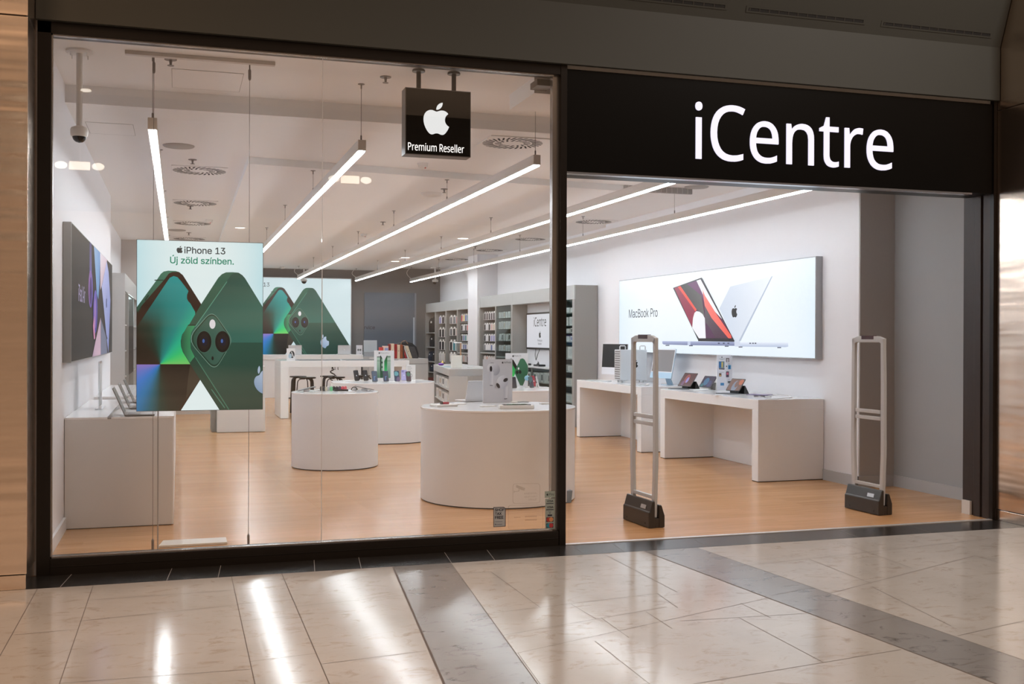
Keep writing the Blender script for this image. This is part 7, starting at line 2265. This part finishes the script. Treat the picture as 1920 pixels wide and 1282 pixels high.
zq = atx(944, 560 + 690 / 6.4125, 6.8).z
b = MB(); b.box(SXF + .01, 21.361, zq - .03, SXB - .0185, 22.459, zq); part(sh1, 'shelf', b, SHELFH)
# below the screen: speaker and headphone boxes behind glass
row_boxes(sh1, 18.95, 20.02, .72, 5, .20, .16, 'gwgwg', 'product_box', lambda k, cn: '%s box, %s from the mullion on the upper shelf under the wall screen' % (cn, ORD[k]), 'boxes under the wall screen')
row_boxes(sh1, 18.95, 20.02, .44, 5, .20, .16, 'wgwgw', 'product_box', lambda k, cn: '%s box, %s from the mullion on the lower shelf under the wall screen' % (cn, ORD[k]), 'boxes under the wall screen')
row_boxes(sh1, 20.15, 21.2, .72, 3, .18, .16, 'gwg', 'product_box', lambda k, cn: '%s box, %s from the glass case, upper shelf under the wall screen' % (cn, ORD[k]), 'boxes under the wall screen')
for y, lb, L_ in ((20.75, 'black set-top box on the white niche counter under the wall screen', .26), (19.9, 'black tangled controller on the white niche counter', .34)):
    t = thing('media_box', lb, 'media box', (6.8, y, 1.0155))
    b = MB(); b.box(6.74, y - L_ / 2, 1.0155, 6.88, y + L_ / 2, 1.055); part(t, 'body', b, BLACK, bevel=.008)
    b = MB(); b.tube([(6.76, y - .1, 1.06), (6.78, y, 1.10), (6.82, y + .08, 1.075), (6.8, y + .12, 1.06)], .012, 6); part(t, 'cable', b, BLACK)
# end bay next to the side panel
RZ = [(215, 180, 5, 'w'), (312, 245, 4, 'w'), (366, 330, 5, 'g'), (424, 385, 5, 'l'), (548, 462, 3, 'w'), (642, 598, 3, 'w'), (745, 692, 2, 'w'), (862, 805, 2, 'w')]
for i, (vb, vt, n, c) in enumerate(RZ):
    z = atx(1069, 530 + vb / 3.88, 6.78).z
    zt = atx(1069, 530 + vt / 3.88, 6.78).z
    b = MB(); b.box(SXF + .02, 17.702, z - .02, SXB - .0185, 18.798, z); part(sh1, 'shelf', b, BLACK if i in (1, 2) else SHELFH)
    row_boxes(sh1, 17.75, 18.77, z, n, zt - z, .16, {'w': 'ww', 'g': 'gw', 'l': 'lw'}[c], 'product_box', lambda k, cn, i=i: '%s box, %s from screen niche, %s shelf of the bay by the end panel' % (cn, ORD[k], (ORD + ['eighth'])[i]), 'boxes in the bay beside the grey end panel')
# angled island niches
e0, e1, nrm, dd, zi_ = ISL
for si, z in enumerate(ISH[1:]):
    n = 5
    Ls = (e1 - e0).length
    for k in range(n):
        c = e0 + dd * (Ls * (k + .5) / n) + nrm * .10
        w_ = Ls / n * .8
        hh = (.20 if si == 0 else .19) * (.8 + .2 * random.random())
        col, cn = PALN['wsgwb'[k]]
        b = MB(); b.box(-w_ / 2, -.05, 0, w_ / 2, .05, hh, 0); b.box(-w_ * .3, -.0508, hh * .25, w_ * .3, -.0501, hh * .8, 1)
        ang = math.atan2(dd.y, dd.x)
        if Vector((math.sin(ang), -math.cos(ang), 0)).dot(nrm) > 0: ang += math.pi
        solo('product_box', '%s box, %s from the far end, %s niche shelf of the angled island' % (cn, ORD[k], 'upper' if si else 'lower'), 'box', b, [WPL, M('pack_%s' % 'wsgwb'[k], col, .5, noise=.03)], (c.x, c.y, z + .0205), ang, 'boxes in the niches of the angled island', local=True)
# left shelf cabinet contents
for i, z in enumerate((.97, 1.37, 1.77)):
    for k in range(3):
        y = 18.25 + k * .55
        col, cn = PALN['wtw'[k]]
        b = MB(); b.box(-.06, -.12, 0, .06, .12, .2, 0); b.box(.0601, -.09, .03, .0608, .09, .17, 1)
        solo('product_box', '%s box, %s along the %s shelf of the lit cabinet' % (cn, ORD[k], ORD[i]), 'box', b, [WPL, M('pack_%s' % 'wtw'[k], col, .5, noise=.03)], (-.93, y, z + .0005), 0, 'boxes in the lit cabinet', local=True)

# ------------------------------------------------------------------ window stickers
yK = 7.6895
fr = fy(yK)
K7 = lambda x, y: fr.px(900 + x / 9.8625, 880 + y / 9.8625)
def sticker(name, lb, x0, y0, x1, y1, draw, bg, mat=MATTE):
    p0, p1 = K7(x0, y1), K7(x1, y0)
    a = Art(fr, .0002, .0006)
    t = thing(name, lb, 'sticker', ((p0[0] + p1[0]) / 2, yK, p0[1]))
    if bg is not None:
        b = MB(); b.box(p0[0], yK - .0004, p0[1], p1[0], yK, p1[1]); part(t, 'backing', b, M('sticker_back', (.42, .42, .40), .5, noise=.02))
        a.rect(p0[0], p0[1], p1[0], p1[1], bg)
    draw(a)
    a.put(t, mat, 'print')
def d1(a):
    kp_ = lambda pts, c: a.poly([K7(*q) for q in pts], c)
    nv = L(30, 34, 56)
    kp_([(248, 695), (440, 690), (474, 715), (474, 1052), (248, 1065)], nv)
    kp_([(258, 706), (436, 701), (462, 722), (462, 1042), (258, 1054)], L(172, 172, 172))
    for tx, x0, x1, yb in (('SHOP', 274, 446, 775), ('TAX', 276, 394, 845), ('FREE', 276, 428, 916)):
        p, q = K7(x0, yb), K7(x1, yb)
        a.text(tx, p[0], p[1], L(26, 30, 50), width=q[0] - p[0], bold=.0016)
    kp_([(276, 958), (412, 952), (412, 964), (276, 970)], L(140, 140, 146)); kp_([(278, 1000), (300, 1000), (300, 1026), (278, 1026)], L(110, 110, 120)); kp_([(312, 1006), (410, 1002), (410, 1014), (312, 1018)], L(132, 132, 140))
sticker('window_sticker', 'grey SHOP TAX FREE sticker with a navy border at the foot of the window', 248, 690, 474, 1065, d1, None)
def d2(a):
    kp_ = lambda pts, c: a.poly([K7(*q) for q in pts], c)
    nv = L(30, 34, 52)
    for yb in (606, 718):
        p, q = K7(1238, yb), K7(1352, yb)
        a.text('VISA', p[0], p[1], nv, width=q[0] - p[0], bold=.001)
        kp_([(1224, yb + 18), (1358, yb + 14), (1358, yb + 28), (1224, yb + 32)], nv)
    p, q = K7(1270, 818), K7(1312, 818); a.text('V', p[0], p[1], nv, width=q[0] - p[0])
    kp_([(1250, 832), (1332, 830), (1332, 858), (1250, 862)], nv)
    kp_([(1224, 884), (1356, 878), (1356, 962), (1224, 968)], L(52, 30, 30))
    a.ell(*K7(1268, 924), .017, .017, L(168, 52, 44)); a.ell(*K7(1314, 922), .017, .017, L(206, 136, 90))
    kp_([(1224, 994), (1356, 988), (1356, 1072), (1224, 1078)], L(46, 44, 60))
    a.ell(*K7(1268, 1034), .017, .017, L(40, 130, 150)); a.ell(*K7(1314, 1032), .017, .017, L(176, 52, 56))
sticker('window_sticker', 'tall strip of payment card emblems beside the window post', 1205, 532, 1385, 1100, d2, L(152, 158, 150))
def d3(a):
    a.logo(*K7(1247, 460), K7(1247, 438)[1] - K7(1247, 484)[1], L(24, 26, 28))
    p, q = K7(1282, 478), K7(1370, 476); a.text('Pay', p[0], p[1], L(40, 42, 44), width=q[0] - p[0])
sticker('window_sticker', 'grey-green pay sticker just above the strip of card emblems', 1197, 395, 1390, 524, d3, L(150, 158, 148))
ETCH = glassmat('etched_film', (.82, .80, .78), .6)
def outline_sticker(lb, x0, y0, x1, y1, draw):
    P = rounded([K7(x0, y1), K7(x1, y1 - 12), K7(x1, y0 - 6), K7(x0, y0)], .022, 5)
    c = Vector((sum(p[0] for p in P) / len(P), sum(p[1] for p in P) / len(P)))
    b = MB()
    n = len(P)
    I = [tuple(Vector(p) + (c - Vector(p)).normalized() * .0035) for p in P]
    b.add([fr.w(p[0], p[1], .0006) for p in P] + [fr.w(p[0], p[1], .0006) for p in I], [(i, (i + 1) % n, n + (i + 1) % n, n + i) for i in range(n)])
    t = thing('window_decal', lb, 'sticker', (c.x, yK, min(p[1] for p in P)))
    part(t, 'outline', b, ETCH)
    a = Art(fr, .0002, .0008); draw(a); a.mb.c = None
    part(t, 'print', a.mb, [ETCH])
def e1_(a):
    a.poly([K7(*q) for q in ((668, 290), (690, 288), (835, 345), (820, 388), (780, 385), (668, 330))], (0, 0, 0))
    a.poly([K7(*q) for q in ((715, 360), (730, 362), (722, 405), (640, 412), (640, 404), (712, 398))], (0, 0, 0))
    a.poly([K7(*q) for q in ((625, 392), (636, 392), (636, 430), (625, 430))], (0, 0, 0))
    for x0, yb, tx in ((820, 462, 'KAMERÁVAL'), (820, 522, 'MEGFIGYELT'), (885, 575, 'TERÜLET')):
        p, q = K7(x0, yb), K7(1062, yb); a.text(tx, p[0], p[1], (0, 0, 0), width=q[0] - p[0])
outline_sticker('faint etched camera notice decal with rounded outline on the window', 605, 262, 1110, 632, e1_)
def e2_(a):
    for yy in (880, 940):
        a.poly([K7(*q) for q in ((830, yy - 22), (1050, yy - 30), (1050, yy + 2), (830, yy + 8))], (0, 0, 0))
    a.poly([K7(*q) for q in ((630, 880), (750, 876), (750, 890), (630, 894))], (0, 0, 0))
outline_sticker('faint larger etched decal below the camera notice on the window', 520, 660, 1165, 1108, e2_)

# mall lamp units behind the viewer: a panel between two round heads, they show as reflections in the window
def mirrored(u, v, y):
    r0 = ray(u, v)
    hit = CAM + r0 * (7.69 / r0.y)
    d0 = Vector((r0.x, -r0.y, r0.z))
    return hit + d0 * ((y - hit.y) / d0.y)


PG = M('panel_glow', (1, .85, .7), .5, emit=9, ecol=(1, .84, .66))
SG = M('spot_glow', (1, .9, .8), .5, emit=9, ecol=(1, .9, .75))
for k, (u, v) in enumerate(((149, 310), (657, 336))):
    c = mirrored(u, v, 1.4)
    t = thing('emergency_light', 'lamp unit with two round heads reflected in the window ' + ('over the side wall' if k == 0 else 'under the second pendant light'), 'emergency light', c, group='mall lamp units reflected in the window')
    b = MB(); b.box(c.x - .118, c.y - .03, c.z - .048, c.x + .118, c.y, c.z + .048); part(t, 'panel', b, PG)
    b = MB(); b.box(c.x - .24, c.y - .06, c.z - .03, c.x + .24, c.y - .0301, c.z + .03); b.cyl((c.x, c.y - .045, c.z + .03), .012, 4.25 - c.z - .03, 10); part(t, 'bracket', b, SIGNE)
    for s_ in (-.212, .212):
        b = MB(); b.lathe([(.05, -.012), (.072, 0), (.05, .012)], (0, 0, 0), 24)
        b.v = [Vector((c.x + s_ + q.x, c.y - .015 + q.z, c.z + q.y * .62)) for q in b.v]
        part(t, 'spot_head', b, SG)
c = mirrored(161, 169, .9)
t = thing('mall_spot_lamp', 'round spot lamp reflected in the window next to the dome camera stem', 'ceiling light', c)
b = MB(); b.lathe([(.035, -.012), (.066, 0), (.035, .012)], (0, 0, 0), 24)
b.v = [Vector((c.x + q.x, c.y + q.z, c.z + q.y * .35)) for q in b.v]
part(t, 'lamp', b, SG)
b = MB(); b.cyl((c.x, c.y - .03, c.z), .012, max(.01, 4.25 - c.z), 10); part(t, 'stem', b, SIGNE)
